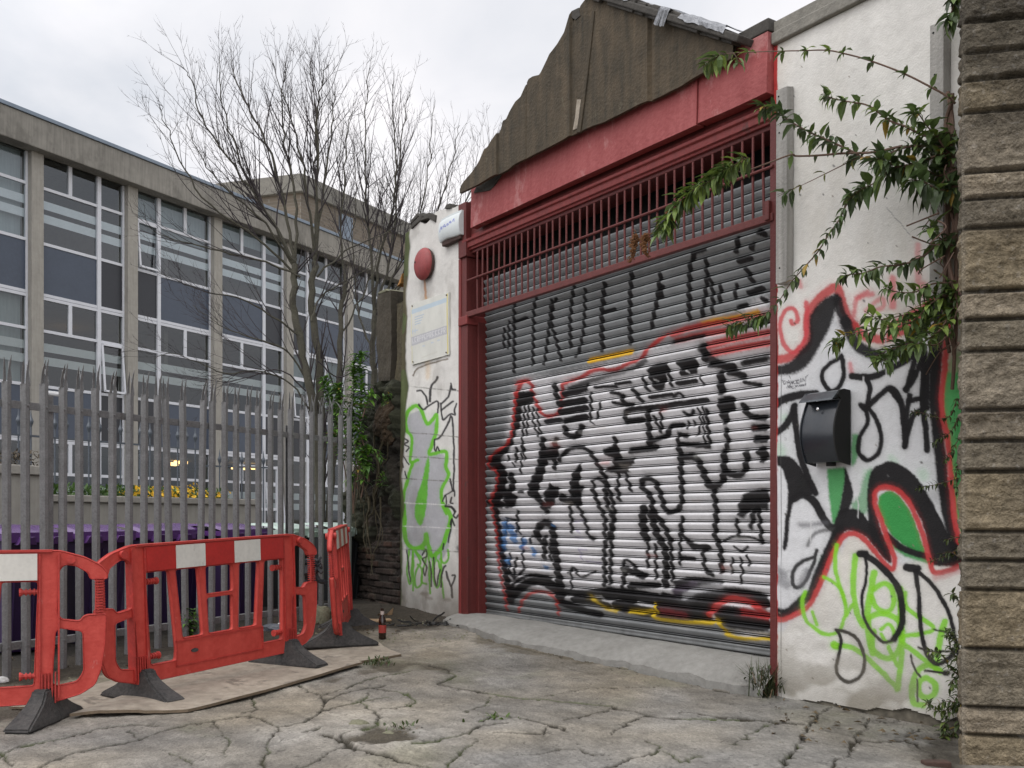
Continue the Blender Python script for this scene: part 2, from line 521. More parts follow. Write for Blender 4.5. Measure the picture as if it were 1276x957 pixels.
def make_ground():
    xs = np.concatenate([-np.geomspace(400, 3.75, 40), np.arange(-3.6, 2.9, .0085), np.geomspace(3.0, 400, 40)])
    ys = np.concatenate([[-400, -100, -30, -10, 0, 2, 3, 3.8, 4.3], np.arange(4.55, 10.9, .0135), np.geomspace(11.0, 14, 40), np.geomspace(14.5, 1500, 30)])
    X, Y = np.meshgrid(xs, ys)
    Z = gz(Y).copy()
    x = X.ravel(); y = Y.ravel(); z = Z.ravel()
    n1 = fbm(x * .9, y * .9, 4); n2 = fbm(x * 6, y * 6, 4); n3 = fbm(x * 30, y * 30, 3)
    near = (x > -4) & (x < 3.2) & (y > 4) & (y < 13)
    z += (n1 - .5) * .05 * near + (n2 - .5) * .006 * near + (n3 - .5) * .004 * near
    base = np.array((.222, .203, .172))
    n4 = fbm(x * 75, y * 40, 2)
    br = fbm((x * GF.a[0] + y * GF.a[1]) * 2.2, (x * GF.b[0] + y * GF.b[1]) * 26, 3)      # broom marks
    c = base[None] * (.62 + .62 * n1)[:, None] * (.66 + .68 * n2)[:, None] * (.70 + .34 * n4 + .28 * n3)[:, None] * (.86 + .28 * br)[:, None]
    tint = fbm(x * 1.3 + 20, y * 1.1, 3)[:, None]; c = c * (1 + (tint - .5) * np.array((.22, .05, -.28)))
    worn = sstep(.52, .66, fbm(x * 2.1 + 40, y * 1.6, 5))[:, None] * .2; c = c * (1 + worn)
    moss = sstep(.56, .75, fbm(x * 1.7 + 60, y * 1.4, 4))[:, None] * .35 * near[:, None]; c = c * (1 - moss) + np.array((.13, .135, .08)) * moss
    pit = sstep(.74, .80, n3) * near
    c *= (1 - .5 * pit)[:, None]
    z += (br - .5) * .006 * near - pit * .006
    # slabs keep slightly different tones
    cell = np.floor(x * .8 + fbm(x * .7, y * .7, 2) * 3) * 7.1 + np.floor(y * .55 + fbm(x * .5 + 9, y * .5, 2) * 3) * 3.7
    c *= (.92 + .16 * np.modf(np.abs(np.sin(cell) * 437.5))[0])[:, None]
    wobx = (fbm(x * 9, y * 9, 4) - .5) * .07 + (fbm(x * 45, y * 30, 2) - .5) * .012; woby = (fbm(x * 9 + 31, y * 9 + 3, 4) - .5) * .09 + (fbm(x * 45 + 7, y * 30, 2) - .5) * .02
    qx = x + wobx; qy = y + woby

    def dist(P, msk):
        d = np.full(msk.sum(), 9.)
        px_ = qx[msk]; py_ = qy[msk]
        for i in range(len(P) - 1):
            a = P[i]; b = P[i + 1]; ab = b - a; L2 = max((ab ** 2).sum(), 1e-9)
            t = np.clip(((px_ - a[0]) * ab[0] + (py_ - a[1]) * ab[1]) / L2, 0, 1)
            d = np.minimum(d, np.hypot(px_ - a[0] - t * ab[0], py_ - a[1] - t * ab[1]))
        return d

    def patch(pts, o, k, col, soft=.12, alpha=.9, dz=0., curve=True, rag=.25):
        P = gpl(pts, o, k); P.append(P[0])
        A = np.array(P)
        m = (x > A[:, 0].min() - .3) & (x < A[:, 0].max() + .3) & (y > A[:, 1].min() - .4) & (y < A[:, 1].max() + .4)
        if not m.any(): return
        ins = np.zeros(m.sum(), bool); X_ = qx[m]; Y_ = qy[m]
        for i in range(len(P) - 1):
            x0, y0 = P[i]; x1, y1 = P[i + 1]
            if y0 == y1: continue
            ins ^= ((y0 > Y_) != (y1 > Y_)) & (X_ < (x1 - x0) * (Y_ - y0) / (y1 - y0) + x0)
        sd = np.where(ins, -1, 1) * dist(P, m) + (n2[m] - .5) * rag
        a = (1 - sstep(-soft, soft, sd)) * alpha
        cc = np.array(col)[None] * (.6 + .8 * n3[m])[:, None]
        c[m] = c[m] * (1 - a[:, None]) + cc * a[:, None]
        z[m] += dz * a * (.6 + .8 * n3[m])

    def crack(pts, o=(0, 0), k=1., w=.014, depth=.02, step=0., moss=0.):
        P = gpl(pts, o, k)
        A = np.array(P)
        m = (x > A[:, 0].min() - .2) & (x < A[:, 0].max() + .2) & (y > A[:, 1].min() - .3) & (y < A[:, 1].max() + .3)
        if not m.any(): return
        d = np.full(m.sum(), 9.); sg = np.ones(m.sum())
        px_ = qx[m]; py_ = qy[m] * .5
        for i in range(len(P) - 1):
            a = P[i] * (1, .5); b = P[i + 1] * (1, .5); ab = b - a; L2 = max((ab ** 2).sum(), 1e-9)
            t = np.clip(((px_ - a[0]) * ab[0] + (py_ - a[1]) * ab[1]) / L2, 0, 1)
            dy = py_ - a[1] - t * ab[1]; dd = np.hypot(px_ - a[0] - t * ab[0], dy)
            k_ = dd < d; d = np.where(k_, dd, d); sg = np.where(k_, np.sign(dy), sg)
        z[m] += (sg > 0) * .003 * np.exp(-d / .3) * min(1, w / .016)
        ww = w * .66 * (.0 + 1.25 * fbm(x[m] * 4, y[m] * 4, 3))
        a = 1 - sstep(ww * .7, ww * 1.1 + .0015, d)
        edge = (1 - sstep(ww, ww * 2.5 + .004, d)) * .2
        chip = (1 - sstep(.0, .035, d)) * sstep(.66, .72, fbm(x[m] * 22, y[m] * 14, 2)); a = np.maximum(a, chip * .8)
        dirt = np.array((.035, .03, .021))
        if moss:
            mm = sstep(.45, .62, fbm(x[m] * 2.3 + 4, y[m] * 2.3, 2))[:, None] * moss
            dirt = dirt * (1 - mm) + np.array((.06, .085, .02)) * mm
        c[m] = c[m] * (1 - edge[:, None]) + c[m] * .55 * edge[:, None]
        c[m] = c[m] * (1 - a[:, None]) + dirt * a[:, None]
        z[m] -= a * depth * .8

    # soil along the fence, the foot of the piers and the old wall
    SOIL = (.04, .032, .023)
    patch([(-200, 862), (30, 858), (150, 838), (270, 812), (400, 792), (470, 784), (500, 789), (560, 782), (590, 768), (560, 740), (430, 735), (-200, 740)], (0, 0), 1, SOIL, .12, .95, .012, False)
    patch([(-40, 885), (20, 876), (90, 870), (100, 880), (40, 896), (-40, 905)], (0, 0), 1, SOIL, .06, .7)
    patch([(650, 830), (690, 815), (830, 800), (840, 980), (700, 950), (640, 880)], (940, 660), 3.223, (.05, .043, .033), .1, .85, -.012)
    patch([(120, 655), (320, 690), (420, 735), (640, 745), (760, 770), (830, 740), (830, 640), (120, 610)], (940, 660), 3.223, (.06, .052, .04), .04, .85, 0., False, .12)
    patch([(80, 285), (150, 272), (235, 285), (240, 300), (190, 315), (120, 330), (70, 310)], (400, 780), 2.1267, (.06, .05, .034), .05, .92, -.012)
    patch([(440, 835), (600, 790), (700, 745), (880, 735), (1000, 745), (1040, 780), (960, 770), (880, 750), (760, 785), (600, 815)], (300, 640), 3.9875, (.075, .063, .045), .07, .8, -.006)
    G = ((400, 780), 2.1267)
    for pts, w in [
        ([(290, 100), (340, 110), (350, 130), (310, 150), (370, 165), (440, 175), (520, 190), (600, 195), (700, 205), (770, 215), (850, 235), (900, 248), (1000, 250), (1150, 255), (1276, 262)], .022),
        ([(120, 165), (160, 170), (240, 185), (230, 220), (160, 225)], .012), ([(230, 180), (250, 200), (240, 215)], .018),
        ([(105, 205), (150, 240), (150, 270), (70, 290), (40, 300)], .013), ([(0, 190), (60, 170), (130, 140), (230, 120)], .012),
        ([(0, 230), (50, 215), (105, 205), (130, 180)], .012), ([(40, 300), (100, 335), (180, 350), (260, 370), (290, 376)], .02),
        ([(250, 320), (320, 310), (390, 290), (430, 270), (490, 265)], .018), ([(420, 260), (460, 240), (530, 250), (640, 275), (650, 285), (610, 270)], .02),
        ([(470, 290), (600, 290), (605, 275)], .012), ([(330, 370), (380, 330), (410, 310)], .012), ([(450, 185), (440, 210), (380, 230)], .01),
        ([(770, 220), (680, 245), (640, 255)], .012), ([(760, 295), (800, 270), (860, 240)], .012), ([(760, 376), (830, 350), (890, 335), (900, 325), (860, 310)], .014),
        ([(1276, 300), (1240, 350), (1235, 376)], .012), ([(1100, 320), (1200, 260)], .008), ([(900, 335), (960, 365), (1000, 350)], .013),
        ([(560, 190), (700, 165), (900, 160)], .004), ([(520, 345), (640, 330), (760, 345)], .005)]:
        crack(pts, *G, w=w, moss=.7)
    Lz = ((0, 780), 2.658)
    for pts, w in [
        ([(-60, 470), (0, 435), (60, 400), (150, 385), (240, 355), (360, 335), (450, 325), (520, 330)], .018),
        ([(100, 480), (130, 470), (250, 420), (380, 390), (460, 370), (560, 340), (700, 315), (830, 300), (930, 340), (890, 400), (870, 470)], .014),
        ([(830, 240), (850, 280), (800, 290)], .016), ([(930, 340), (1000, 330), (1060, 290), (1080, 250), (1130, 230), (1200, 215), (1276, 200)], .014),
        ([(1060, 370), (1130, 390), (1170, 400)], .02), ([(980, 200), (1060, 235), (1080, 260)], .012), ([(1200, 255), (1276, 240)], .012),
        ([(1000, 360), (1060, 345)], .012), ([(460, 370), (420, 345)], .012), ([(540, 410), (640, 450)], .006), ([(740, 430), (760, 390), (700, 315)], .006),
        ([(1000, 470), (1090, 420), (1170, 400)], .01), ([(0, 420), (40, 470)], .014)]:
        crack(pts, *Lz, w=w, moss=.5)
    W = ((940, 660), 3.223)
    for pts, w in [
        ([(-300, 740), (0, 770), (70, 775), (220, 790), (270, 740), (310, 715)], .015), ([(220, 790), (170, 860), (130, 950), (110, 980)], .012),
        ([(300, 980), (320, 950), (410, 840), (460, 760)], .016), ([(410, 840), (480, 850), (610, 840), (650, 850), (720, 910)], .022),
        ([(610, 830), (690, 800)], .012), ([(460, 760), (560, 770), (640, 760)], .012)]:
        crack(pts, *W, w=w)
    crack([(585, 785), (614, 801), (668, 812), (749, 825), (831, 844), (893, 860), (952, 869)], w=.03, depth=.02)  # dark sunken line along the foot of the ramp
    patch([(600, 790), (640, 803), (700, 812), (760, 821), (760, 829), (690, 820), (630, 812), (590, 800)], (0, 0), 1, (.10, .085, .06), .05, .7)
    # beyond the fence: plain tarmac yard
    far = (y > 11.6) | (x < -4.2)
    side = (x - FF.o[0]) * FF.b[0] + (y - FF.o[1]) * FF.b[1]
    far = sstep(.15, .5, side) * (x < -.6)
    c = c * (1 - far[:, None]) + np.array((.032, .028, .023)) * (.5 + 1. * n2)[:, None] * far[:, None]
    o = grid_obj('ground', X, Y, z.reshape(X.shape), M['ground'], None, c)
    tag(o, kind='structure')


make_ground()

# ================================================================== GARAGE
gar = frame_thing('garage', 'old garage with graffitied grey roller shutter, red fascia and mossy dark gable', 'garage', GF)
SN = -.2      # depth of the shutter behind the front


def shutter():
    per = .0735
    s = np.arange(.0, 3.905, .007)
    prof = [(0., -.016), (.03, -.021), (.09, -.018), (.105, .003), (.15, .004), (.165, -.014), (.235, -.014), (.25, .0), (.36, .007), (.50, .0135), (.64, .0195), (.75, .0225), (.83, .020), (.90, .010), (.96, -.003)]
    zs = []; ns = []
    z = .285
    zs += [.232, .236, .25, .262, .27, .28]; ns += [.0, .012, .012, .004, .012, .012]
    k = 0
    while z < 3.56:
        for t, n in prof:
            zs.append(z + t * per); ns.append(n)
        z += per
    zs = np.array(zs); ns = np.array(ns)
    S, Z = np.meshgrid(s, zs)
    Nn = np.repeat(ns[:, None], len(s), 1) + SN + (fbm(S * 1.2, Z * 2.5, 2) - .5) * .012
    # survey coordinates of the flat curtain
    Xw = GF.o[0] + S * GF.a[0] + SN * GF.b[0]; Yw = GF.o[1] + S * GF.a[1] + SN * GF.b[1]
    U = CX + FPX * Xw / Yw; V = HY - FPX * (Z - CAMH) / Yw
    uv = np.stack([U.ravel(), V.ravel()], -1)
    n0 = fbm(S.ravel() * 2, Z.ravel() * 3, 4); ns2 = fbm(S.ravel() * 18, Z.ravel() * 1.2, 3)
    base = np.array((.255, .265, .27))[None] * (.75 + .3 * n0 + .2 * ns2)[:, None]
    p = Painter(uv, base, .7)
    # chrome-white fill
    p.poly([(611, 720), (613, 620), (628, 585), (638, 520), (646, 480), (656, 472), (690, 470), (755, 455), (805, 440), (850, 428), (905, 412), (965, 396), (965, 770), (900, 772), (850, 770), (800, 762), (740, 752), (700, 745), (655, 728), (625, 735)], (.68, .672, .685), 9, .94)
    p.c *= (.80 + .36 * fbm(uv[:, 0] / 40, uv[:, 1] / 14, 4))[:, None]
    # grey panel letters up top
    A1 = dict(o=(590, 340), k=5.317)
    for pts, w in [([(275, 205), (275, 655)], 18), ([(240, 320), (240, 500)], 14), ([(210, 370), (208, 500)], 14), ([(270, 335), (350, 300)], 25), ([(420, 165), (405, 300), (400, 610)], 18),
                   ([(525, 180), (510, 350), (478, 605)], 18), ([(555, 170), (530, 240), (530, 350), (560, 465), (590, 580)], 18), ([(670, 90), (650, 300), (655, 495)], 20),
                   ([(745, 110), (740, 350), (718, 485), (690, 555)], 18), ([(875, 70), (860, 290), (862, 515)], 27), ([(875, 260), (940, 240)], 24), ([(1060, 0), (1045, 200), (1050, 470)], 26),
                   ([(1250, 10), (1215, 230), (1185, 370)], 26), ([(1255, 90), (1250, 160)], 30)]:
        p.stroke(pts, w, BLACK, .9, .93, **A1)
    A0 = dict(o=(840, 270), k=4.557)
    for pts, w in [([(130, 205), (100, 280), (90, 460), (92, 585)], 24), ([(120, 210), (185, 190)], 26), ([(190, 245), (190, 370), (165, 565)], 22), ([(212, 355), (225, 430), (222, 550)], 20),
                   ([(272, 395), (262, 485)], 22), ([(372, 125), (362, 200)], 30), ([(380, 255), (445, 238)], 30), ([(418, 300), (450, 365)], 26), ([(360, 385), (350, 460)], 20), ([(368, 515), (410, 500)], 26),
                   ([(495, 85), (520, 100)], 38), ([(458, 160), (450, 180)], 30), ([(430, 432), (505, 410)], 32), ([(508, 468), (520, 475)], 30)]:
        p.stroke(pts, w, BLACK, .9, .93, **A0)
    # red / yellow upper edge
    for pts, w, a in [([(645, 478), (648, 476), (654, 475)], 4, .9), ([(588, 735), (600, 735)], 3, .9)]:
        p.stroke(pts, w, RED, 1.2, a)
    p.stroke([(290, 890), (285, 800), (340, 722), (385, 735), (398, 800), (430, 880), (475, 942), (540, 945), (588, 890), (597, 750), (625, 733), (720, 690), (830, 640), (930, 645), (1040, 600), (1110, 570), (1190, 480), (1290, 410)], 20, RED, 1.3, .9, **A1)
    p.stroke([(640, 770), (760, 725), (900, 680), (1050, 640), (1150, 580)], 26, BLACK, 2, .75, **A1)
    p.stroke([(780, 583), (1052, 525)], 34, (.72, .42, .015), 1.0, .97, **A1)
    p.stroke([(170, 610), (260, 588), (390, 566), (475, 542)], 24, (.7, .42, .03), 1.5, .9, **A0)
    for pts, w in [([(0, 668), (110, 630), (260, 603), (420, 578), (540, 560)], 30), ([(20, 705), (180, 668), (300, 650)], 30), ([(200, 735), (330, 700), (540, 660)], 42), ([(220, 780), (400, 742), (540, 720)], 40)]:
        p.stroke(pts, w, (.47, .06, .055), 2.0, .88, **A0)
    for pts, w in [([(0, 715), (100, 690), (170, 680)], 20), ([(360, 640), (540, 600)], 26), ([(160, 745), (200, 800), (290, 850), (390, 905)], 40), ([(400, 835), (540, 800)], 26)]:
        p.stroke(pts, w, BLACK, 2.0, .85, **A0)
    A2 = dict(o=(590, 480), k=6.38)
    # left red edge with black inside
    p.poly([(350, 60), (470, 50), (480, 130), (400, 160), (390, 250), (375, 330), (340, 400), (310, 480), (250, 560), (150, 610), (160, 560), (280, 450), (320, 350), (330, 200), (340, 100)], BLACK, 2.2, .93, **A2)
    p.stroke([(150, 600), (200, 650), (215, 740), (210, 850), (170, 940)], 60, BLACK, 2.2, .9, **A2)
    p.stroke([(360, 50), (340, 110), (328, 250), (312, 380), (262, 480), (170, 540), (130, 605), (140, 660), (190, 680), (192, 780), (180, 850), (140, 915)], 18, RED, 1.4, .88, **A2)
    for pts, w in [([(420, 150), (410, 280), (400, 420), (380, 700)], 14), ([(450, 150), (440, 280), (430, 400)], 14), ([(480, 180), (490, 300), (530, 405)], 14), ([(510, 190), (545, 390)], 14), ([(350, 500), (345, 605)], 20),
                   ([(405, 480), (415, 590)], 14), ([(290, 560), (280, 605)], 14), ([(320, 620), (330, 650)], 10), ([(560, 430), (555, 520), (560, 580)], 42), ([(660, 430), (655, 520), (650, 590), (655, 660)], 36), ([(450, 870), (520, 900), (560, 957)], 28),
                   ([(690, 600), (720, 550), (800, 500), (880, 495), (940, 540), (990, 620), (1030, 690), (1070, 770)], 30), ([(1130, 420), (1150, 540), (1130, 600)], 32), ([(1160, 700), (1160, 900)], 22),
                   ([(1220, 700), (1262, 840)], 22), ([(955, 760), (1000, 742), (1050, 785), (1080, 957)], 22), ([(960, 770), (990, 945)], 18), ([(1040, 700), (1110, 890)], 24),
                   ([(655, 0), (670, 100)], 40), ([(735, 70), (890, 35)], 44), ([(690, 150), (760, 140), (890, 118)], 50), ([(700, 215), (900, 180)], 46), ([(740, 285), (900, 250)], 48),
                   ([(735, 340), (760, 395), (830, 405), (870, 330)], 44), ([(940, 60), (940, 270)], 18), ([(1020, 140), (985, 265)], 16), ([(965, 310), (930, 265)], 10), ([(910, 0), (910, 40)], 20),
                   ([(980, 15), (1140, 10)], 22), ([(1110, 60), (1190, 80), (1210, 140), (1272, 155)], 26), ([(1120, 140), (1245, 160)], 24), ([(590, 290), (700, 275)], 34),
                   ([(190, 610), (240, 700), (230, 800), (200, 900)], 60), ([(300, 715), (315, 800), (270, 900), (310, 950)], 46), ([(370, 850), (400, 850)], 20), ([(710, 910), (790, 930), (860, 900)], 26)]:
        p.stroke(pts, w, BLACK, 1.2, .95, **A2)
    for pts in [[(540, 500), (690, 490), (680, 590), (600, 600), (580, 660), (560, 730), (530, 790), (530, 870), (440, 870), (440, 790), (480, 720), (510, 640), (525, 560)],
                [(620, 775), (680, 860), (600, 960), (560, 870)], [(870, 615), (862, 700), (850, 800), (870, 960), (780, 960), (770, 780), (800, 690)],
                [(1120, 590), (1290, 580), (1290, 620), (1230, 650), (1262, 690), (1190, 705), (1060, 690), (1060, 660), (1130, 640)]]:
        p.poly(pts, BLACK, 1.4, .95, curve=False, **A2)
    A3 = dict(o=(770, 420), k=6.38)
    for pts in [[(240, 270), (320, 210), (400, 220), (400, 290), (380, 400), (310, 425), (260, 330)], [(470, 200), (560, 170), (640, 180), (640, 280), (600, 295), (510, 310), (500, 250)],
                [(800, 490), (930, 470), (940, 580), (900, 600), (890, 690), (850, 690), (810, 580)], [(0, 860), (40, 960), (-40, 960), (-120, 900)]]:
        p.poly(pts, BLACK, 1.4, .95, **A3)
    for pts, w in [([(300, 340), (320, 350)], 14), ([(560, 270), (575, 280)], 12)]:
        p.stroke(pts, w, (.6, .6, .6), 1, .9, **A3)
    for pts, w in [([(205, 320), (230, 390), (255, 430)], 22), ([(490, 370), (560, 360), (630, 350)], 36), ([(660, 310), (690, 385)], 14), ([(445, 475), (500, 450), (525, 478)], 20),
                   ([(70, 640), (65, 600), (110, 575), (230, 565), (400, 545), (560, 520), (720, 500)], 36), ([(270, 480), (440, 458)], 30), ([(80, 672), (200, 658)], 46), ([(245, 570), (260, 850)], 42),
                   ([(290, 630), (345, 745)], 20), ([(350, 560), (357, 755)], 20), ([(270, 835), (330, 810), (400, 780), (440, 710), (520, 700)], 42), ([(535, 600), (580, 625), (615, 585)], 22),
                   ([(650, 565), (672, 690), (640, 785)], 14), ([(690, 555), (700, 855)], 14), ([(715, 575), (742, 875)], 24), ([(572, 675), (568, 725)], 18), ([(615, 670), (622, 705)], 16), ([(490, 770), (565, 792)], 30),
                   ([(500, 850), (740, 870)], 36), ([(495, 780), (490, 860), (505, 960)], 30), ([(120, 902), (310, 880)], 52), ([(530, 950), (600, 935), (650, 960)], 26),
                   ([(690, 75), (705, 175)], 52), ([(750, 220), (925, 232)], 50), ([(900, 290), (1010, 300)], 40), ([(1020, 362), (1135, 380)], 30), ([(1030, 200), (1180, 178)], 40), ([(830, 300), (835, 435)], 62),
                   ([(870, 735), (885, 850), (850, 957)], 36), ([(1010, 545), (1060, 625), (1180, 645)], 46), ([(1090, 722), (1180, 720)], 60), ([(1110, 810), (1180, 812)], 60), ([(1140, 910), (1180, 930)], 60),
                   ([(130, 420), (200, 510)], 30), ([(20, 450), (62, 530)], 25), ([(0, 370), (110, 358)], 25), ([(395, 220), (420, 300), (440, 390)], 24)]:
        p.stroke(pts, w, BLACK, 1.2, .95, **A3)
    A5 = dict(o=(770, 560), k=3.545)
    for pts, w in [([(280, 0), (285, 110), (285, 240), (250, 275), (215, 265), (190, 190), (165, 140), (125, 130), (110, 160), (150, 210), (160, 270), (190, 310), (215, 350), (238, 410)], 22),
                   ([(300, 35), (350, 40), (380, 90), (410, 160), (460, 150), (475, 100), (475, 10)], 28), ([(475, 100), (540, 115), (570, 80), (575, 20)], 28), ([(642, 0), (645, 45)], 30),
                   ([(425, 170), (440, 270), (435, 380), (455, 430), (462, 540)], 22), ([(625, 260), (638, 410)], 16), ([(527, 310), (540, 385)], 14), ([(120, 260), (115, 320), (128, 390)], 34),
                   ([(150, 280), (180, 380), (215, 450), (215, 600)], 28), ([(240, 400), (245, 580)], 14), ([(140, 400), (135, 520)], 12), ([(170, 420), (175, 570)], 12), ([(292, 300), (285, 360), (320, 410), (395, 442)], 16),
                   ([(280, 340), (280, 510)], 12), ([(335, 430), (405, 432)], 24), ([(275, 478), (335, 482)], 18), ([(380, 455), (390, 530), (425, 555)], 16), ([(470, 405), (520, 385), (600, 390), (642, 415)], 10),
                   ([(520, 430), (545, 450), (582, 430)], 10), ([(510, 480), (505, 545)], 10), ([(545, 478), (552, 540), (545, 592)], 10), ([(575, 468), (587, 512)], 10), ([(30, 565), (25, 510), (50, 490), (90, 530), (132, 552)], 12),
                   ([(40, 540), (20, 650)], 10), ([(40, 530), (120, 560)], 28), ([(-40, 640), (60, 640), (170, 662)], 50), ([(0, 690), (160, 722)], 44), ([(60, 600), (180, 600)], 26)]:
        p.stroke(pts, w, BLACK, 1.3, .94, **A5)
    for pts in [[(535, 290), (540, 240), (570, 195), (665, 178), (665, 262), (620, 265), (600, 352), (583, 340), (590, 270), (560, 302)],
                [(250, 580), (330, 565), (430, 575), (470, 590), (420, 620), (480, 610), (580, 620), (665, 650), (665, 705), (560, 680), (480, 660), (430, 690), (410, 740), (430, 770), (300, 760), (180, 740), (170, 680), (200, 630), (250, 640)],
                [(430, 720), (480, 690), (600, 715), (670, 740), (670, 800), (540, 792), (460, 772)]]:
        p.poly(pts, BLACK, 2.5, .93, **A5)
    p.stroke([(260, 628), (340, 600)], 30, (.09, .07, .1), 3, .7, **A5)
    p.stroke([(300, 650), (360, 620), (450, 605)], 22, (.5, .5, .52), 3, .8, **A5)
    p.stroke([(200, 715), (300, 730)], 18, (.35, .05, .06), 3, .6, **A5)
    p.stroke([(410, 730), (440, 692), (500, 662), (580, 672), (630, 705), (668, 735)], 24, RED, 1.6, .93, **A5)
    p.stroke([(560, 715), (668, 735)], 30, (.42, .04, .04), 2, .8, **A5)
    p.stroke([(60, 715), (120, 718), (160, 715), (172, 745), (250, 760), (340, 765), (425, 766), (440, 752), (470, 790), (500, 820), (570, 835), (680, 834)], 14, (.68, .47, .02), 1.2, .93, **A5)
    p.stroke([(165, 680), (180, 720)], 9, (.68, .47, .02), 1.2, .9, **A5)
    A4 = dict(o=(590, 610), k=5.035)
    for pts, w in [([(200, 20), (255, 60), (220, 95)], 46), ([(110, 75), (175, 95)], 46), ([(140, 90), (160, 250), (185, 400), (210, 520), (235, 690)], 36), ([(380, 10), (430, 80), (465, 140)], 32),
                   ([(520, 10), (480, 95)], 52), ([(560, 40), (600, 70), (650, 30), (680, -5)], 36), ([(618, 100), (622, 180), (625, 265)], 18), ([(668, 110), (710, 200), (730, 290), (765, 312)], 18),
                   ([(755, 0), (790, 90), (830, 180), (830, 290)], 24), ([(830, 0), (855, 120), (880, 170), (870, 240), (855, 300), (830, 360), (830, 600)], 24), ([(870, 40), (890, 130), (885, 220), (870, 380), (865, 590)], 22), ([(905, -10), (928, 70)], 18),
                   ([(400, 285), (420, 230), (460, 210), (500, 240), (510, 330), (525, 430), (535, 520), (560, 640)], 42), ([(280, 135), (280, 265)], 14), ([(265, 190), (210, 180)], 12), ([(215, 200), (210, 270)], 12), ([(280, 230), (300, 280)], 12),
                   ([(370, 295), (360, 335)], 14), ([(410, 280), (432, 335)], 26), ([(455, 300), (450, 430)], 26), ([(485, 340), (490, 440)], 18), ([(240, 400), (235, 520), (272, 545)], 12), ([(275, 430), (260, 540)], 12), ([(315, 300), (318, 490)], 12),
                   ([(230, 640), (270, 580), (340, 545), (400, 540), (480, 560), (540, 620), (575, 655)], 20), ([(280, 640), (340, 590), (420, 575), (490, 600), (560, 670)], 52), ([(240, 690), (270, 640)], 50),
                   ([(560, 640), (700, 650), (850, 640), (1000, 650)], 40), ([(620, 500), (620, 625)], 12), ([(605, 520), (630, 490), (660, 530), (690, 550), (765, 515)], 12), ([(945, 460), (940, 640)], 14), ([(860, 640), (1000, 690)], 60),
                   ([(540, 700), (700, 760), (800, 780)], 40), ([(640, 690), (760, 700), (850, 730)], 40), ([(260, 560), (330, 500)], 14)]:
        p.stroke(pts, w, BLACK, 1.5, .92, **A4)
    for pts, w in [([(198, 210), (200, 370)], 24), ([(235, 235), (265, 320)], 36), ([(310, 365), (330, 320)], 26), ([(380, 370), (392, 410)], 20), ([(455, 485), (465, 490)], 18), ([(220, 440), (225, 460)], 20), ([(505, 225), (515, 230)], 12)]:
        p.stroke(pts, w, (.06, .2, .45), 1.6, .8, **A4)
    p.stroke([(138, 5), (112, 60), (125, 150), (145, 250), (160, 400), (175, 520), (192, 600), (208, 690), (215, 775)], 14, (.45, .05, .045), 1.4, .85, **A4)
    p.stroke([(285, 785), (310, 705), (350, 660), (430, 640), (500, 662), (530, 715), (545, 785)], 15, (.47, .06, .05), 1.5, .85, **A4)
    p.stroke([(740, 670), (830, 740), (905, 765)], 16, (.6, .42, .03), 1.6, .75, **A4)
    for pts in [[(640, 200), (690, 195)], [(645, 250), (680, 270)], [(640, 300), (685, 305)], [(670, 375), (720, 380)], [(670, 385), (690, 440)], [(710, 450), (800, 460)]]:
        p.stroke(pts, 7, (.25, .2, .4), 1, .5, **A4)
    for _ in range(26):
        u = random.uniform(650, 950); v = random.uniform(500, 720)
        p.stroke([(u, v), (u + random.uniform(3, 12), v)], random.uniform(2, 4), random.choice([(.6, .2, .18), (.4, .4, .38), (.55, .5, .45)]), 2.5, .35)
    # bottom bar stays bare galvanised
    c = p.c
    zz = Z.ravel()
    bar = (zz < .283)
    c[bar] = np.array((.26, .27, .27)) * (.65 + .5 * ns2[bar] + .2 * n0[bar])[:, None]
    # groove shade painted in for contrast; dirty foot, darker towards the left guide
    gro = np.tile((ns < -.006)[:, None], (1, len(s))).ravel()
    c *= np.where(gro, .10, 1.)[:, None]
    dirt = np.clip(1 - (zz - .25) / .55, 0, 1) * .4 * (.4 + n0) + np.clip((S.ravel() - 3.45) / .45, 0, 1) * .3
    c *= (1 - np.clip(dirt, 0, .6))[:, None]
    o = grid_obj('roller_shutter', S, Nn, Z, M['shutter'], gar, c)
    return o


shutter()
# --- door frame
mb = MB()
mb.box(3.90, 4.045, -.26, .012, .12, 3.12); mb.box(3.93, 4.045, -.26, .006, 3.12, 3.8)
MB().box(-.02, .035, -.26, .007, .0, 3.9).build('door_jamb', M['shaded_red'], gar, .006)
fr_ = mb.build('door_frame', M['shaded_red'], gar, .006)
MB().box(3.885, 4.05, -.255, .03, 3.12, 3.21).build('frame_capital', M['red'], fr_, .008)
MB().box(3.868, 3.9, -.2, -.1, .22, 3.15).build('shutter_guide', M['shaded_red'], fr_, .004)
MB().box(4.02, 4.062, -.02, .018, .15, 3.8).build('frame_edge_strip', M['red'], fr_, .004)
mb = MB(); mb.box(3.888, 3.899, -.14, -.105, .55, 1.02); mb.tube([(3.885, -.12, .6), (3.885, -.12, 1.05)], .01, 8)
bo = mb.build('bolt', M['black'], fr_)
MB().box(3.884, 3.898, -.135, -.11, .98, 1.06).build('blue_paint_mark', M['bluebit'], bo)
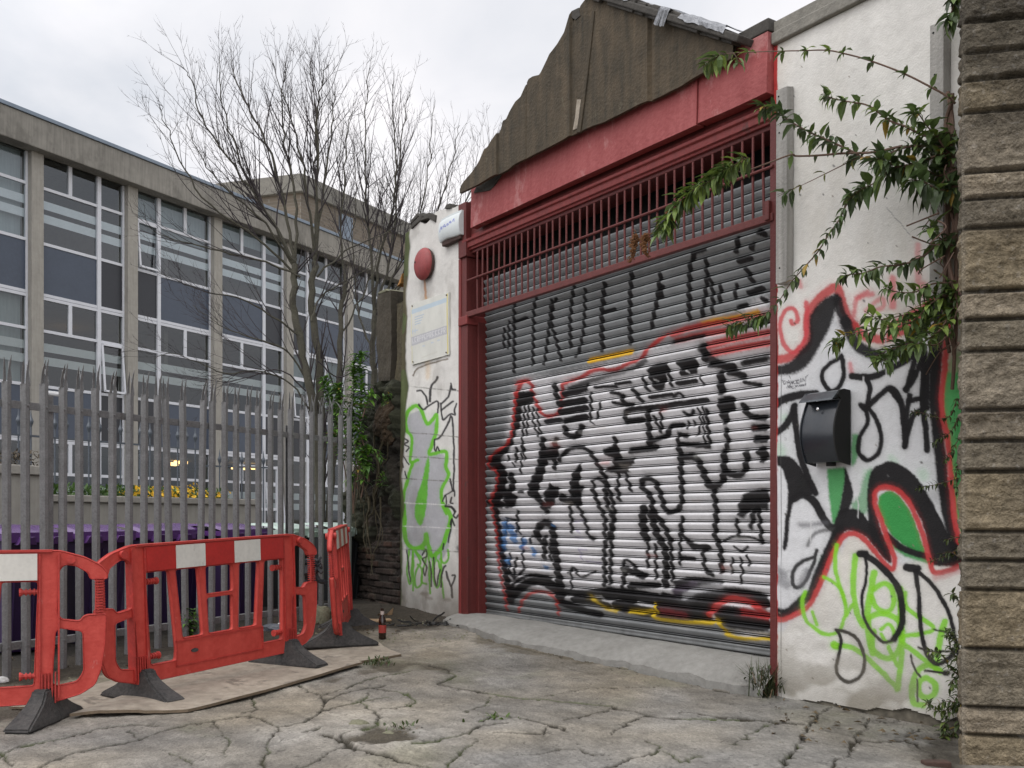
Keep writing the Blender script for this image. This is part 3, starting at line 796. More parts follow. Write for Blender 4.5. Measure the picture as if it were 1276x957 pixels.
# --- grille
gr = MB().box(.0, 3.93, -.03, .02, 3.19, 3.245).build('grille', M['redbar'], gar, .006)
mr = MB().tube([(.0, .012, 3.555), (2., .014, 3.553), (3.9, .012, 3.555)], .011, 8).build('cross_rail', M['redbar'], gr)
b0 = None
for k in range(39):
    s = 3.736 - k * .0958
    o = MB().tube([(0, 0, 0), (0, .002, .26), (0, 0, .57)], .0095, 8).build('bar', M['redbar'], gr) if b0 is None else b0.copy()
    if b0 is None: b0 = o
    else: link(o, gr)
    o.location = (s, -.004, 3.24)
    o.rotation_euler = (random.uniform(-.004, .004), random.uniform(-.012, .012), 0)
MB().box(.02, .06, -.01, .035, 3.2, 3.33).build('grille_bracket', M['redbar'], gr, .004)
# --- beam, cornice, fascia
mb = MB(); mb.box(.0, 4.0, -.26, -.035, 3.83, 4.36)
mb.build('lintel', M['shaded_red'], gar, .006)
mb = MB()
prof = [(-.06, 3.86), (-.012, 3.86), (-.008, 3.878), (.01, 3.885), (.014, 3.93), (.030, 3.94), (.034, 3.962), (-.03, 3.968), (-.04, 4.07), (-.06, 4.07)]
mb.prism(prof, lambda n, z: (.015, n, z), lambda n, z: (3.97, n, z))
mb.build('cornice', M['red'], gar, .003)


def board(s0, s1, z0, z1, n0, n1, name, m, amp=.012, dn=.02):
    ns_ = max(8, int((s1 - s0) / .03)); nz = max(6, int((z1 - z0) / .02))
    s = np.linspace(s0, s1, ns_); z = np.linspace(z0, z1, nz)
    S, Z = np.meshgrid(s, z)
    Nn = n1 + (fbm(S * 1.5, Z * 3, 3) - .5) * amp - ((Z - z0) / (z1 - z0)) * dn
    Zz = Z + (fbm(S * 1.1, 0 * S + s0, 2) - .5) * .03 * (Z < z0 + .05)
    g = [(s0, n0, z0), (s1, n0, z0), (s1, n0, z1), (s0, n0, z1)]
    X = np.concatenate([S[:1], S, S[-1:]]); N2 = np.concatenate([S[:1] * 0 + n0, Nn, S[:1] * 0 + n0]); Z2 = np.concatenate([Zz[:1], Zz, Z[-1:]])
    X = np.concatenate([X[:, :1], X, X[:, -1:]], 1); N2 = np.concatenate([N2[:, :1] * 0 + n0, N2, N2[:, :1] * 0 + n0], 1); Z2 = np.concatenate([Z2[:, :1], Z2, Z2[:, -1:]], 1)
    o = grid_obj(name, X, N2, Z2, m, gar, None, True)
    o.data.set_sharp_from_angle(angle=math.radians(40))
    return o


board(.655, GF.hit(586, 260, .08)[0], 4.03, 4.42, 0., .078, 'fascia_board', M['fascia'], .012, .008)
board(.008, .648, 4.045, 4.45, -.02, .068, 'fascia_board', M['fascia'], .018, .010)
MB().box(3.90, 4.045, -.1, .03, 3.8, 4.34).build('fascia_end', M['shaded_red'], gar, .005)
mb = MB(); mb.box(.0, .42, -.3, .06, 4.455, 4.54); mb.build('roof_edge', M['roof'], gar, .008)


# --- gable sheeting: a wavy thick sheet with lapped joints
def gable():
    out = [(738, -6), (731, 2), (726, 8), (716, 13), (715, 20), (719, 24), (716, 32), (708, 42), (700, 56), (690, 69), (687, 76), (679, 92), (677, 95), (669, 97), (664, 100), (654, 122), (648, 128), (640, 141), (636, 150), (632, 152), (629, 164), (622, 174), (615, 185), (611, 188), (606, 200), (602, 207), (596, 216), (590, 222), (583, 231), (580, 238)]
    apex = GF.hit(735, -4, .12); re = GF.hit(914, 52, .12)
    lo_ = sorted(GF.hit(u, v, .12) for u, v in out)
    le = lo_[-1]
    s = np.arange(re[0], le[0] + .001, .009)
    top = np.where(s < apex[0], re[1] + (apex[1] - re[1]) * (s - re[0]) / (apex[0] - re[0]), np.interp(s, [p[0] for p in lo_], [p[1] for p in lo_]))
    top = np.maximum(top, 4.40)
    bot = 4.345 + .02 * np.array([vnoise(np.array([a * 5.]), np.array([3.]))[0] for a in s]) - .012 * np.sin(s * 2)
    t = np.linspace(0, 1, 40)
    S = np.repeat(s[None], 40, 0); Z = bot[None] + (top - bot)[None] * t[:, None]
    lap = [1.66, 2.03, 2.62, 3.1]
    n = .125 + (fbm(S * 2, Z * 1.3, 3) - .5) * .02
    for i, l in enumerate([1.1, 2.03, 3.1]):
        n += .022 * (S > l)
    n += .0012 * np.sin(S * 38) - .012 * np.exp(-((S - 1.08) / .006) ** 2) - .01 * np.exp(-((S - 2.66) / .006) ** 2)
    front = n; back = n - .03
    X = np.concatenate([S, S[::-1]]); Nn = np.concatenate([front, back[::-1]]); Zz = np.concatenate([Z, Z[::-1]])
    X = np.concatenate([X, X[:1]]); Nn = np.concatenate([Nn, Nn[:1]]); Zz = np.concatenate([Zz, Zz[:1]])
    o = grid_obj('gable_sheet', X, Nn, Zz, M['gable'], gar, None, True)
    o.data.set_sharp_from_angle(angle=math.radians(45))
    # cover strip on the middle lap
    MB().prism([GF.hit(u, v, .14) for u, v in [(740, 14), (734, 60), (727, 120), (720, 166), (725, 165), (731, 120), (738, 60), (743, 14)]], lambda a, z: (a, .13, z), lambda a, z: (a, .158, z)).build('lap_strip', M['gable'], gar, .004)
    MB().prism([GF.hit(u, v, .15) for u, v in [(719, 124), (724, 124), (722, 140), (720, 160), (714, 162), (717, 145)]], lambda a, z: (a, .135, z), lambda a, z: (a, .152, z)).build('bare_wood_patch', M['ply'], gar)
    # left slope: lapped roof sheets, their ragged verge seen end-on
    mb = MB()
    inn = [(u + 10, min(v + 13, 233 + (600 - u) * .2)) for u, v in out]
    for i in range(len(out) - 1):
        q = [GF.hit(*out[i], .17), GF.hit(*out[i + 1], .17), GF.hit(*inn[i + 1], .17), GF.hit(*inn[i], .17)]
        y1 = .085 + random.uniform(-.008, .006)
        mb.prism(q, lambda a, z: (a, -3.5, z), lambda a, z, y1=y1: (a, y1, z))
    q = [GF.hit(u, v, .14) for u, v in [(714, 14), (722, 10), (724, 20), (718, 25), (713, 22)]]
    mb.prism(q, lambda a, z: (a, -.3, z), lambda a, z: (a, .15, z))
    rf = mb.build('roof', M['roof'], gar, 0)
    # right slope with crumpled lead flashing
    mb = MB()
    d = Vector((re[0] - apex[0], re[1] - apex[1])); L = d.length; d /= L
    nn = Vector((-d.y, d.x))
    if nn.y < 0: nn = -nn
    q = [Vector(apex) - d * .03, Vector(apex) + d * (L + .12), Vector(apex) + d * (L + .12) + nn * .05, Vector(apex) - d * .03 + nn * .05]
    mb.prism([(a.x, a.y) for a in q], lambda a, z: (a, -3.5, z), lambda a, z: (a, .20, z))
    mb.build('roof_slope', M['roof'], gar, .01)
    # broken tile edge and dull crumpled flashing along the right verge
    mb = MB()
    k = 16
    for i in range(k):
        a0 = L * i / k; a1 = L * (i + 1) / k + .015
        h = .055 + random.uniform(-.012, .022) + (.03 if i in (5, 8, 10) else 0)
        p0 = Vector(apex) + d * a0; p1 = Vector(apex) + d * a1
        q = [p0 - nn * .02, p1 - nn * .02, p1 + nn * (h + random.uniform(-.01, .01)), p0 + nn * h]
        y1 = .16 + random.uniform(-.015, .03)
        mb.prism([(a.x, a.y) for a in q], lambda a, z: (a, -.6, z), lambda a, z, y1=y1: (a, y1, z))
    mb.build('verge_tiles', M['roof'], gar, .008)
    for (f0, f1, dr) in [(.14, .34, .02), (.56, .63, .11), (.70, .98, .03)]:
        ln = np.linspace(f0, f1, 18)
        rows = []
        for j, (dn, dh) in enumerate([(-.05, .085), (.10, .082), (.185, .075), (.197, .06), (.20, .06 - dr)]):
            rows.append([(apex[0] + d.x * L * a + nn.x * dh, dn + .014 * random.random(), apex[1] + d.y * L * a + nn.y * (dh + (random.random() - .5) * .022)) for a in ln])
        R = np.array(rows)
        grid_obj('lead_flashing', R[..., 0], R[..., 1], R[..., 2], M['lead'], gar, None, False)


gable()
# body behind the front
mb = MB()
mb.box(-.25, 5.2, -3.6, -3.5, .0, 4.4); mb.box(4.05, 4.2, -3.5, -.3, .0, 4.4); mb.box(-.15, -.02, -3.5, -.3, 0, 4.4); mb.box(.0, 4.0, -3.5, -.26, 4.42, 4.5)
mb.build('rear_walls', M['bbrick'], gar)
MB().box(.03, 3.89, -3.4, -.42, 3.40, 4.2).build('dark_void_box', M['black'], gar)  # added black box darkens the void above the curtain, stops roof light


# --- white block pier with graffiti
def pier():
    s = np.arange(4.052, 5.50, .0075); t = np.linspace(0, 1, 560)
    top = 4.36 + .05 * (fbm(s * 4, s * 0, 3) - .5) + .04 * np.sin((s - 4.05) * 2.5)
    top = np.where((s > 4.55) & (s < 4.95), top - .06 * np.sin((s - 4.55) / .4 * PI), top)
    S = np.repeat(s[None], len(t), 0); Z = .02 + (top[None] - .02) * t[:, None]
    S = 4.052 + (S - 4.052) * (1 - .19 * np.clip(Z / 4.4, 0, 1) * sstep(4.6, 5.5, S))
    Xw = GF.o[0] + S * GF.a[0]; Yw = GF.o[1] + S * GF.a[1]
    U = CX + FPX * Xw / Yw; V = HY - FPX * (Z - CAMH) / Yw
    uv = np.stack([U.ravel(), V.ravel()], -1)
    sr = S.ravel(); zr = Z.ravel()
    n0 = fbm(sr * 3, zr * 3, 4); n1 = fbm(sr * 14, zr * 2, 3)
    base = np.array(WHITE)[None] * (.80 + .2 * n0 + .12 * n1)[:, None]
    p = Painter(uv, base, .8)
    P6 = dict(o=(490, 470), k=5.63); P7 = dict(o=(490, 630), k=5.98)
    p.stroke([(529, 348), (531, 372), (533, 385)], 2.2, (.5, .2, .05), 1, .7); p.stroke([(531, 372), (533, 470)], 4, (.55, .38, .2), 3, .4)
    p.stroke([(515, 468), (519, 460), (530, 455), (545, 451), (558, 447)], 1.6, (.12, .09, .06), 1, .8)
    p.poly([(120, 260), (200, 235), (215, 280), (240, 335), (295, 300), (290, 400), (270, 500), (255, 555), (350, 545), (375, 640), (385, 700), (340, 770), (335, 850), (370, 957), (405, 1040), (400, 1120), (370, 1230), (330, 1290), (270, 1290), (245, 1205), (215, 1245), (155, 1265), (105, 1230), (85, 1150), (78, 957), (80, 850), (100, 740), (150, 600), (130, 540), (125, 420), (95, 370), (100, 300)], (.40, .40, .42), 1.6, .95, **P6)
    p.poly([(245, 560), (250, 640), (240, 750), (235, 850), (215, 980), (190, 1040), (165, 1000), (155, 957), (165, 850), (205, 720), (230, 600)], (.12, .42, .03), 1.6, .95, **P6)
    G1 = (.14, .46, .03)
    for pts, w in [([(95, 380), (83, 310), (105, 240), (160, 200), (195, 225), (220, 290), (240, 325), (265, 310), (305, 265), (302, 380), (275, 470), (255, 540), (360, 520), (378, 545), (370, 630), (390, 690), (350, 760), (335, 810), (345, 890), (375, 957)], 23),
                   ([(95, 380), (130, 420), (130, 500), (122, 592), (172, 582)], 20), ([(140, 600), (100, 720), (75, 820), (65, 957)], 20)]:
        p.stroke(pts, w, G1, 1.1, .96, **P6)
    for pts, w in [([(365, -10), (430, 80), (405, 180), (375, 280), (330, 350), (290, 375), (265, 310), (245, 215), (240, 270), (200, 310), (150, 318), (100, 270), (85, 180), (80, 0)], 30),
                   ([(200, 310), (270, 350)], 24)]:
        p.stroke(pts, w, G1, 1.1, .96, **P7)
    for pts in [[(120, 330), (107, 440), (105, 520), (120, 580), (135, 560), (140, 440), (150, 340)], [(150, 345), (150, 632)], [(165, 345), (200, 420), (175, 480), (160, 560), (175, 610), (210, 580), (215, 480), (180, 440)],
                [(255, 360), (230, 450), (210, 560), (245, 585)], [(265, 370), (275, 655)], [(300, 370), (290, 470), (270, 560)], [(320, 380), (300, 500), (320, 610), (350, 560), (345, 440), (330, 410)], [(355, 350), (365, 560), (378, 690)], [(405, 330), (410, 395), (380, 430), (350, 400)], [(165, 330), (230, 420)]]:
        p.stroke(pts, 13, G1, .9, .93, **P7)
    BK = (.03, .028, .03)
    for pts, w in [([(165, 95), (200, 95), (230, 140), (240, 190)], 12), ([(310, 0), (300, 25), (265, 70), (255, 170)], 13), ([(180, 190), (210, 225), (250, 200), (310, 170), (312, 250)], 11), ([(405, 45), (412, 85), (432, 90)], 11),
                   ([(405, 60), (380, 140), (335, 190)], 12), ([(415, 170), (340, 232)], 12), ([(330, 185), (345, 270), (355, 300), (400, 258), (435, 265), (430, 230), (440, 188)], 11), ([(405, 270), (380, 340), (330, 420), (295, 440)], 12),
                   ([(292, 440), (290, 500), (300, 520), (310, 488), (325, 518)], 10), ([(412, 280), (425, 450), (425, 790), (403, 715)], 11), ([(360, 830), (425, 795), (430, 835)], 9), ([(345, 870), (370, 830), (372, 895)], 9), ([(410, 845), (400, 880), (415, 885)], 11), ([(365, 905), (400, 905), (437, 942)], 16),
                   ([(75, 430), (105, 450), (80, 470), (110, 490)], 9), ([(90, 520), (112, 500)], 10), ([(70, 555), (110, 612)], 8), ([(80, 660), (95, 710)], 9), ([(62, 600), (68, 630)], 10)]:
        p.stroke(pts, w, BK, .8, .9, **P6)
    for pts, w in [([(388, 5), (440, 20), (460, 50), (450, 72), (470, 92), (490, 68)], 13), ([(440, 100), (425, 180), (410, 272)], 11), ([(425, 140), (440, 105), (457, 152)], 11), ([(375, 285), (370, 325)], 12), ([(100, 335), (115, 450), (127, 565)], 9),
                   ([(215, 370), (240, 328), (252, 380), (215, 400), (250, 460), (240, 522), (225, 470)], 10), ([(270, 420), (285, 510), (285, 602)], 10), ([(300, 385), (320, 602), (347, 478)], 9), ([(357, 605), (370, 480), (390, 448)], 12), ([(395, 490), (415, 560), (432, 600), (462, 530), (440, 520)], 13), ([(432, 600), (436, 685)], 13)]:
        p.stroke(pts, w, BK, .8, .88, **P7)
    p.stroke([(488, 320), (500, 325)], 30, (.05, .05, .055), 4, .75, **P7); p.stroke([(510, 80), (512, 90)], 18, BK, 2, .85, **P7)
    for u, v in [(240, 650), (265, 685), (400, 700), (230, 660)]:
        p.stroke([(u - 15, v), (u + 15, v + 6)], 14, (.3, .27, .23), 3, .7, **P7)
    c = p.c
    # block joints (chipped paint lines)
    for v0 in (484, 541, 570, 598, 628, 657, 686):
        vv = uv[:, 1] + (uv[:, 0] - 535) * (.045 if v0 > 600 else .09 if v0 < 560 else .06) * -1
        d = np.abs(vv - v0 + (n0 - .5) * 1.5)
        a = (1 - sstep(.35, .9, d)) * np.clip(n1 * 1.9 - .35, 0, .8)
        c = c * (1 - a[:, None]) + (np.array((.75, .74, .72)) if v0 in (628, 657) else np.array((.16, .15, .13)))[None] * a[:, None]
    # grime near the ground, bare mossy edge on the left
    g = np.clip(1 - (zr - .12) / .75, 0, 1) ** 1.2 * (.15 + 1.1 * n0) + sstep(.55, .75, fbm(sr * 4 + 3, zr * 3, 4)) * .25
    g = np.clip(g, 0, .9)
    c = c * (1 - g[:, None]) + np.array((.13, .11, .085)) * g[:, None]
    lim = 5.34 - .215 * np.clip(zr / 4.4, 0, 1)
    e = sstep(-.03, .03, sr - lim + (n0 - .5) * .16)
    moss = np.array((.085, .075, .045)) * (.5 + n1)[:, None]; moss[:, 1] *= 1 + .35 * (n0 > .5)
    c = c * (1 - e[:, None]) + moss * e[:, None]
    e = sstep(4.10, 4.06, sr + (n0 - .5) * .05) * .9
    c = c * (1 - e[:, None]) + np.array((.1, .075, .06)) * e[:, None]
    Nn = (fbm(S * 5, Z * 5, 4) - .5) * .016 - .05 * sstep(5.3, 5.5, S)
    back = -.32
    X = np.concatenate([S, S[-1:]]); N2 = np.concatenate([Nn, Nn[-1:] * 0 + back]); Z2 = np.concatenate([Z, Z[-1:]]); C2 = np.concatenate([c.reshape(*S.shape, 3), c.reshape(*S.shape, 3)[-1:] * .3])
    X = np.concatenate([X[:, :1], X, X[:, -1:]], 1); N2 = np.concatenate([N2[:, :1] * 0 + back, N2, N2[:, :1] * 0 + back], 1); Z2 = np.concatenate([Z2[:, :1], Z2, Z2[:, -1:]], 1)
    C2 = np.concatenate([C2[:, :1], C2, C2[:, -1:] * .5], 1)
    pr = grid_obj('block_pier', X, N2, Z2, M['pier'], gar, C2)
    pr.data.set_sharp_from_angle(angle=math.radians(50))
    # broken slate on the pier top
    mb = MB()
    for (a, z, w, h, tl) in [(4.92, 4.40, .30, .05, -.2), (4.75, 4.40, .2, .05, .1), (4.6, 4.36, .18, .06, .5), (4.99, 4.44, .2, .035, -.25), (4.28, 4.39, .12, .04, .2)]:
        c_, s_ = math.cos(tl), math.sin(tl)
        q = [(-w / 2, -h / 2), (w / 2, -h / 2), (w / 2 - .03, h / 2), (-w / 2 + .02, h / 2 + .01)]
        mb.prism([(a + x * c_ - y * s_, z + x * s_ + y * c_) for x, y in q], lambda x, y: (x, -.3, y), lambda x, y: (x, .02, y))
    mb.build('broken_coping', M['roof'], pr, .006)


pier()

# ================================================================== WHITE WALL (right)
wal = frame_thing('white_wall', 'tall white rendered wall with red, black and green graffiti right of the shutter', 'wall', GF)


def white_wall():
    s = np.arange(-2.3, .0101, .0068); t = np.linspace(-.03, 4.36, 640)
    S, Z = np.meshgrid(s, t)
    Xw = GF.o[0] + S * GF.a[0]; Yw = GF.o[1] + S * GF.a[1]
    U = CX + FPX * Xw / Yw; V = HY - FPX * (Z - CAMH) / Yw
    uv = np.stack([U.ravel(), V.ravel()], -1)
    sr = S.ravel(); zr = Z.ravel()
    n0 = fbm(sr * 2, zr * 2, 4); n1 = fbm(sr * 10, zr * 1.2, 4); n2 = fbm(sr * 25, zr * 25, 3)
    base = np.array(WHITE)[None] * (.84 + .2 * n0 + .1 * n1)[:, None]
    st = sstep(.45, .75, fbm(sr * 2.2 + 7, zr * .8, 5))[:, None] * .38
    base = base * (1 - st) + np.array((.4, .36, .28)) * st
    p = Painter(uv, base, 1.)
    Z7 = dict(o=(940, 240), k=3.797); Z8 = dict(o=(940, 480), k=3.797); Z9 = dict(o=(940, 660), k=3.223)
    # silver fill
    p.poly([(962, 455), (985, 450), (1010, 420), (1030, 375), (1045, 368), (1058, 410), (1085, 435), (1120, 430), (1160, 400), (1172, 420), (1168, 500), (1178, 600), (1190, 665), (1180, 690), (1160, 690), (1110, 705), (1090, 680), (1065, 660), (1045, 690), (1020, 740), (990, 770), (962, 775), (950, 600)], (.60, .61, .63), 5, .85)
    # light green overspray
    for u, v, r in [(970, 560, 14), (1000, 600, 8), (978, 520, 6), (1150, 590, 10), (1112, 572, 7), (1080, 590, 8), (1025, 700, 7)]:
        p.stroke([(u, v), (u + 2, v + 3)], r, (.35, .55, .38), 6, .45)
    # green fills
    p.poly([(345, 400), (425, 395), (425, 470), (400, 600), (375, 660), (358, 560)], GREEN, 3, .9, **Z8)
    p.poly([(462, 235), (490, 240), (485, 330), (465, 380), (458, 330)], GREEN, 3, .8, **Z8)
    p.poly([(460, 560), (500, 520), (520, 440), (555, 400), (560, 470), (530, 600), (480, 600)], (.05, .26, .08), 5, .7, **Z8)
    p.poly([(590, 530), (640, 500), (700, 540), (750, 620), (780, 710), (805, 800), (740, 775), (670, 725), (620, 665), (590, 590)], GREEN, 2, .97, **Z8)
    p.stroke([(640, 735), (720, 795), (830, 830)], 26, GREEN, 3, .85, **Z8)
    p.poly([(640, 478), (690, 490), (720, 530), (680, 510)], GREEN, 2, .9, **Z8)
    p.poly([(905, 830), (1000, 800), (1000, 1600), (965, 1560), (945, 1450), (925, 1250), (900, 1080), (890, 960)], (.04, .3, .07), 4, .93, **Z7)
    p.poly([(910, 700), (1010, 690), (1010, 820), (905, 840)], (.42, .38, .27), 4, .6, **Z7)
    # red
    R2 = (.47, .05, .05)
    p.stroke([(60, 800), (90, 790), (160, 780), (230, 740), (255, 680), (250, 610), (275, 540), (330, 480), (385, 450), (410, 500), (440, 590), (475, 630)], 38, R2, 2.5, .88, **Z7)
    p.stroke([(470, 630), (520, 680), (560, 690), (620, 690), (720, 640), (800, 560), (870, 470), (960, 420)], 36, R2, 3, .85, **Z7)
    p.stroke([(650, 640), (760, 570)], 40, R2, 3, .8, **Z7)
    p.stroke([(245, 520), (250, 600), (237, 690), (190, 755), (140, 720), (122, 640), (140, 570), (175, 548), (200, 570), (205, 605), (180, 622), (175, 605)], 17, (.55, .07, .08), 1.8, .85, **Z7)
    for pts, w, a in [([(655, 405), (655, 540)], 26, .7), ([(535, 470), (485, 505), (468, 590)], 16, .7), ([(480, 500), (560, 480)], 16, .7), ([(530, 560), (600, 500), (610, 540), (560, 560)], 15, .6), ([(775, 250), (778, 420), (800, 480)], 22, .5), ([(800, 430), (840, 470)], 20, .5), ([(455, 810), (462, 850)], 16, .6), ([(215, 420), (220, 445)], 14, .6), ([(900, 400), (950, 460)], 60, .5)]:
        p.stroke(pts, w, PINK, 3, a, **Z7)
    # black outline
    p.poly([(50, 815), (120, 818), (180, 795), (225, 745), (262, 690), (262, 600), (300, 530), (380, 480), (402, 500), (375, 570), (350, 650), (310, 720), (270, 790), (210, 845), (140, 860), (50, 858)], BLACK, 3.5, .92, curve=True, **Z7)
    p.stroke([(395, 510), (410, 570), (440, 620)], 40, BLACK, 3, .9, **Z7)
    p.stroke([(430, 610), (450, 660), (500, 735), (600, 770), (700, 745), (760, 680), (820, 600), (880, 530), (950, 500)], 46, BLACK, 3, .92, **Z7)
    p.stroke([(890, 540), (870, 690), (856, 860), (850, 960), (860, 1060), (880, 1250), (905, 1450), (925, 1560), (955, 1680)], 50, BLACK, 2.5, .95, **Z7)
    p.stroke([(935, 580), (912, 700), (898, 850), (885, 960), (890, 1050), (910, 1150), (925, 1280), (938, 1430), (952, 1560), (970, 1660)], 24, R2, 1.6, .93, **Z7)
    # drops and letters
    p.stroke([(415, 775), (424, 850), (405, 915), (362, 936), (326, 895), (324, 850), (350, 815), (395, 788), (412, 770)], 19, BLACK, 1.2, .95, **Z7)
    for pts, w in [([(462, 868), (560, 872), (650, 832), (720, 790), (775, 735)], 30), ([(530, 880), (546, 920), (540, 975), (530, 1030)], 24), ([(535, 1015), (600, 955), (650, 925), (690, 980), (706, 1080), (715, 1200)], 26), ([(715, 1195), (730, 1120), (760, 1050), (815, 1020)], 26),
                   ([(770, 745), (742, 850), (722, 935)], 26), ([(715, 930), (752, 885), (805, 755)], 26), ([(805, 760), (800, 870), (795, 1000), (812, 1120), (818, 1220)], 26), ([(835, 770), (815, 880), (812, 1000)], 26), ([(735, 960), (725, 1010), (716, 1140)], 24), ([(640, 930), (690, 990)], 22), ([(735, 985), (815, 965)], 22)]:
        p.stroke(pts, w, BLACK, 1.3, .94, **Z7)
    for pts, w in [([(55, 135), (100, 90), (150, 62), (220, 45), (290, 42)], 36), ([(55, 240), (110, 220), (150, 185), (178, 140), (190, 100)], 29), ([(190, 98), (195, 180), (210, 280), (230, 370), (260, 450), (288, 510)], 29),
                   ([(190, 535), (230, 520), (280, 550), (320, 620), (360, 670), (410, 672)], 34), ([(500, 95), (530, 130), (535, 180), (500, 240), (490, 310), (518, 345), (552, 352), (590, 312), (600, 240), (575, 160), (540, 110), (500, 95)], 20),
                   ([(630, 710), (700, 770), (820, 812)], 28)]:
        p.stroke(pts, w, BLACK, 1.5, .94, **Z8)
    p.poly([(65, 340), (130, 335), (190, 350), (235, 420), (280, 500), (250, 522), (215, 520), (180, 560), (165, 640), (152, 765), (136, 772), (140, 700), (152, 600), (160, 520), (150, 450), (130, 395), (100, 372), (68, 382)], BLACK, 2, .95, **Z8)
    p.poly([(540, 650), (535, 500), (555, 410), (610, 370), (665, 365), (740, 410), (800, 480), (850, 570), (895, 660), (940, 740), (975, 770), (975, 850), (850, 850), (830, 800), (795, 650), (735, 550), (650, 490), (590, 490), (565, 540), (575, 600), (600, 690), (640, 790), (642, 845), (600, 790), (560, 740)], BLACK, 2, .96, **Z8)
    p.poly([(395, 600), (440, 585), (500, 595), (545, 650), (600, 700), (640, 780), (640, 840), (590, 790), (530, 720), (470, 690), (430, 690), (390, 725), (365, 690), (385, 640)], BLACK, 2.2, .96, **Z8)
    p.poly([(425, 390), (445, 430), (465, 500), (455, 570), (430, 605), (400, 605), (415, 530), (425, 450)], BLACK, 2.2, .93, **Z8)
    p.stroke([(215, 660), (280, 660), (340, 650)], 14, (.1, .1, .11), 4, .6, **Z8)
    p.stroke([(250, 760), (290, 700), (380, 680)], 12, (.06, .06, .06), 2.5, .7, **Z8)
    p.stroke([(400, 690), (345, 800), (300, 910), (270, 990), (240, 1010), (190, 1055), (130, 1085), (60, 1055)], 44, BLACK, 2.2, .95, **Z8)
    p.stroke([(40, 1055), (70, 1085), (125, 1112), (200, 1085), (265, 1035), (305, 960), (340, 880), (370, 800), (405, 738), (440, 705), (480, 705), (530, 740), (580, 800), (620, 850), (655, 872), (662, 820), (630, 730), (600, 640), (572, 560), (575, 505), (610, 485), (670, 495), (730, 550), (770, 630), (800, 720), (830, 830), (862, 890), (990, 850)], 22, R2, 1.6, .94, **Z8)
    p.stroke([(860, 910), (990, 870)], 26, (.5, .2, .2), 4, .4, **Z8)
    # lower left drop and grey smudges
    p.stroke([(250, 85), (240, 130), (215, 190), (185, 230), (158, 222), (155, 170), (190, 130), (245, 110)], 13, (.03, .03, .03), 1.4, .92, **Z9)
    for pts, w in [([(210, 170), (190, 220)], 24), ([(100, 200), (130, 220)], 30), ([(60, 140), (120, 180)], 20)]:
        p.stroke(pts, w, (.12, .12, .13), 5, .55, **Z9)
    # lime tag
    for pts, w in [([(330, 60), (325, 160), (350, 240), (368, 310), (355, 380), (330, 415), (280, 420), (235, 390), (205, 355), (195, 290), (205, 250)], 14), ([(235, 330), (252, 382)], 12), ([(280, 190), (340, 230), (365, 300)], 12),
                   ([(405, 105), (398, 230), (412, 330), (437, 388)], 21), ([(395, 300), (370, 345)], 14), ([(482, 172), (465, 260), (455, 370), (475, 495)], 25), ([(480, 240), (520, 215), (555, 240), (560, 300), (530, 330), (490, 310), (470, 270)], 20),
                   ([(440, 370), (490, 340), (550, 345), (590, 380), (590, 450), (560, 510), (510, 510), (470, 470), (480, 410)], 22), ([(510, 400), (540, 380), (560, 400), (560, 440), (530, 450), (510, 420)], 14), ([(585, 240), (590, 330), (585, 420)], 24),
                   ([(605, 255), (612, 310), (660, 350), (718, 388), (700, 412), (600, 428)], 17), ([(595, 425), (590, 520), (575, 640)], 22), ([(575, 640), (530, 590), (440, 505), (380, 470), (320, 465)], 19), ([(600, 460), (680, 520), (745, 572)], 19),
                   ([(765, 370), (745, 450), (735, 525)], 24), ([(745, 565), (700, 545), (655, 568), (635, 630), (640, 695), (680, 705)], 22), ([(690, 595), (725, 620), (722, 660), (685, 675), (660, 650), (665, 610), (690, 595)], 22), ([(540, 470), (572, 545)], 14), ([(320, 462), (330, 466)], 30)]:
        p.stroke(pts, w, LIME, 1.2, .9, **Z9)
    # long black drops
    for pts, w in [([(425, 97), (445, 97)], 30), ([(445, 105), (452, 180), (434, 260), (440, 350), (470, 410), (520, 452), (560, 440)], 11), ([(560, 440), (590, 390), (595, 300), (570, 220), (510, 150), (440, 98)], 24),
                   ([(612, 152), (655, 155)], 30), ([(645, 165), (662, 260), (665, 350), (680, 450), (700, 510), (740, 540), (790, 510), (805, 490)], 17), ([(650, 165), (710, 215), (760, 290), (790, 360), (805, 430), (822, 500)], 16),
                   ([(330, 405), (347, 440), (335, 520), (330, 570), (350, 600), (387, 612), (430, 580), (442, 520), (420, 450), (380, 415), (328, 403)], 13), ([(660, 475), (700, 487), (790, 490)], 8), ([(685, 568), (730, 572), (775, 575)], 9),
                   ([(630, 505), (640, 550), (668, 592)], 7), ([(655, 600), (655, 690)], 6), ([(765, 575), (775, 575)], 20), ([(720, 400), (770, 410)], 5)]:
        p.stroke(pts, w, BLACK, 1.1, .93, **Z9)
    # small pen writing:  DANCE JN / ABE SMACN
    M8 = dict(o=(940, 440), k=5.98)
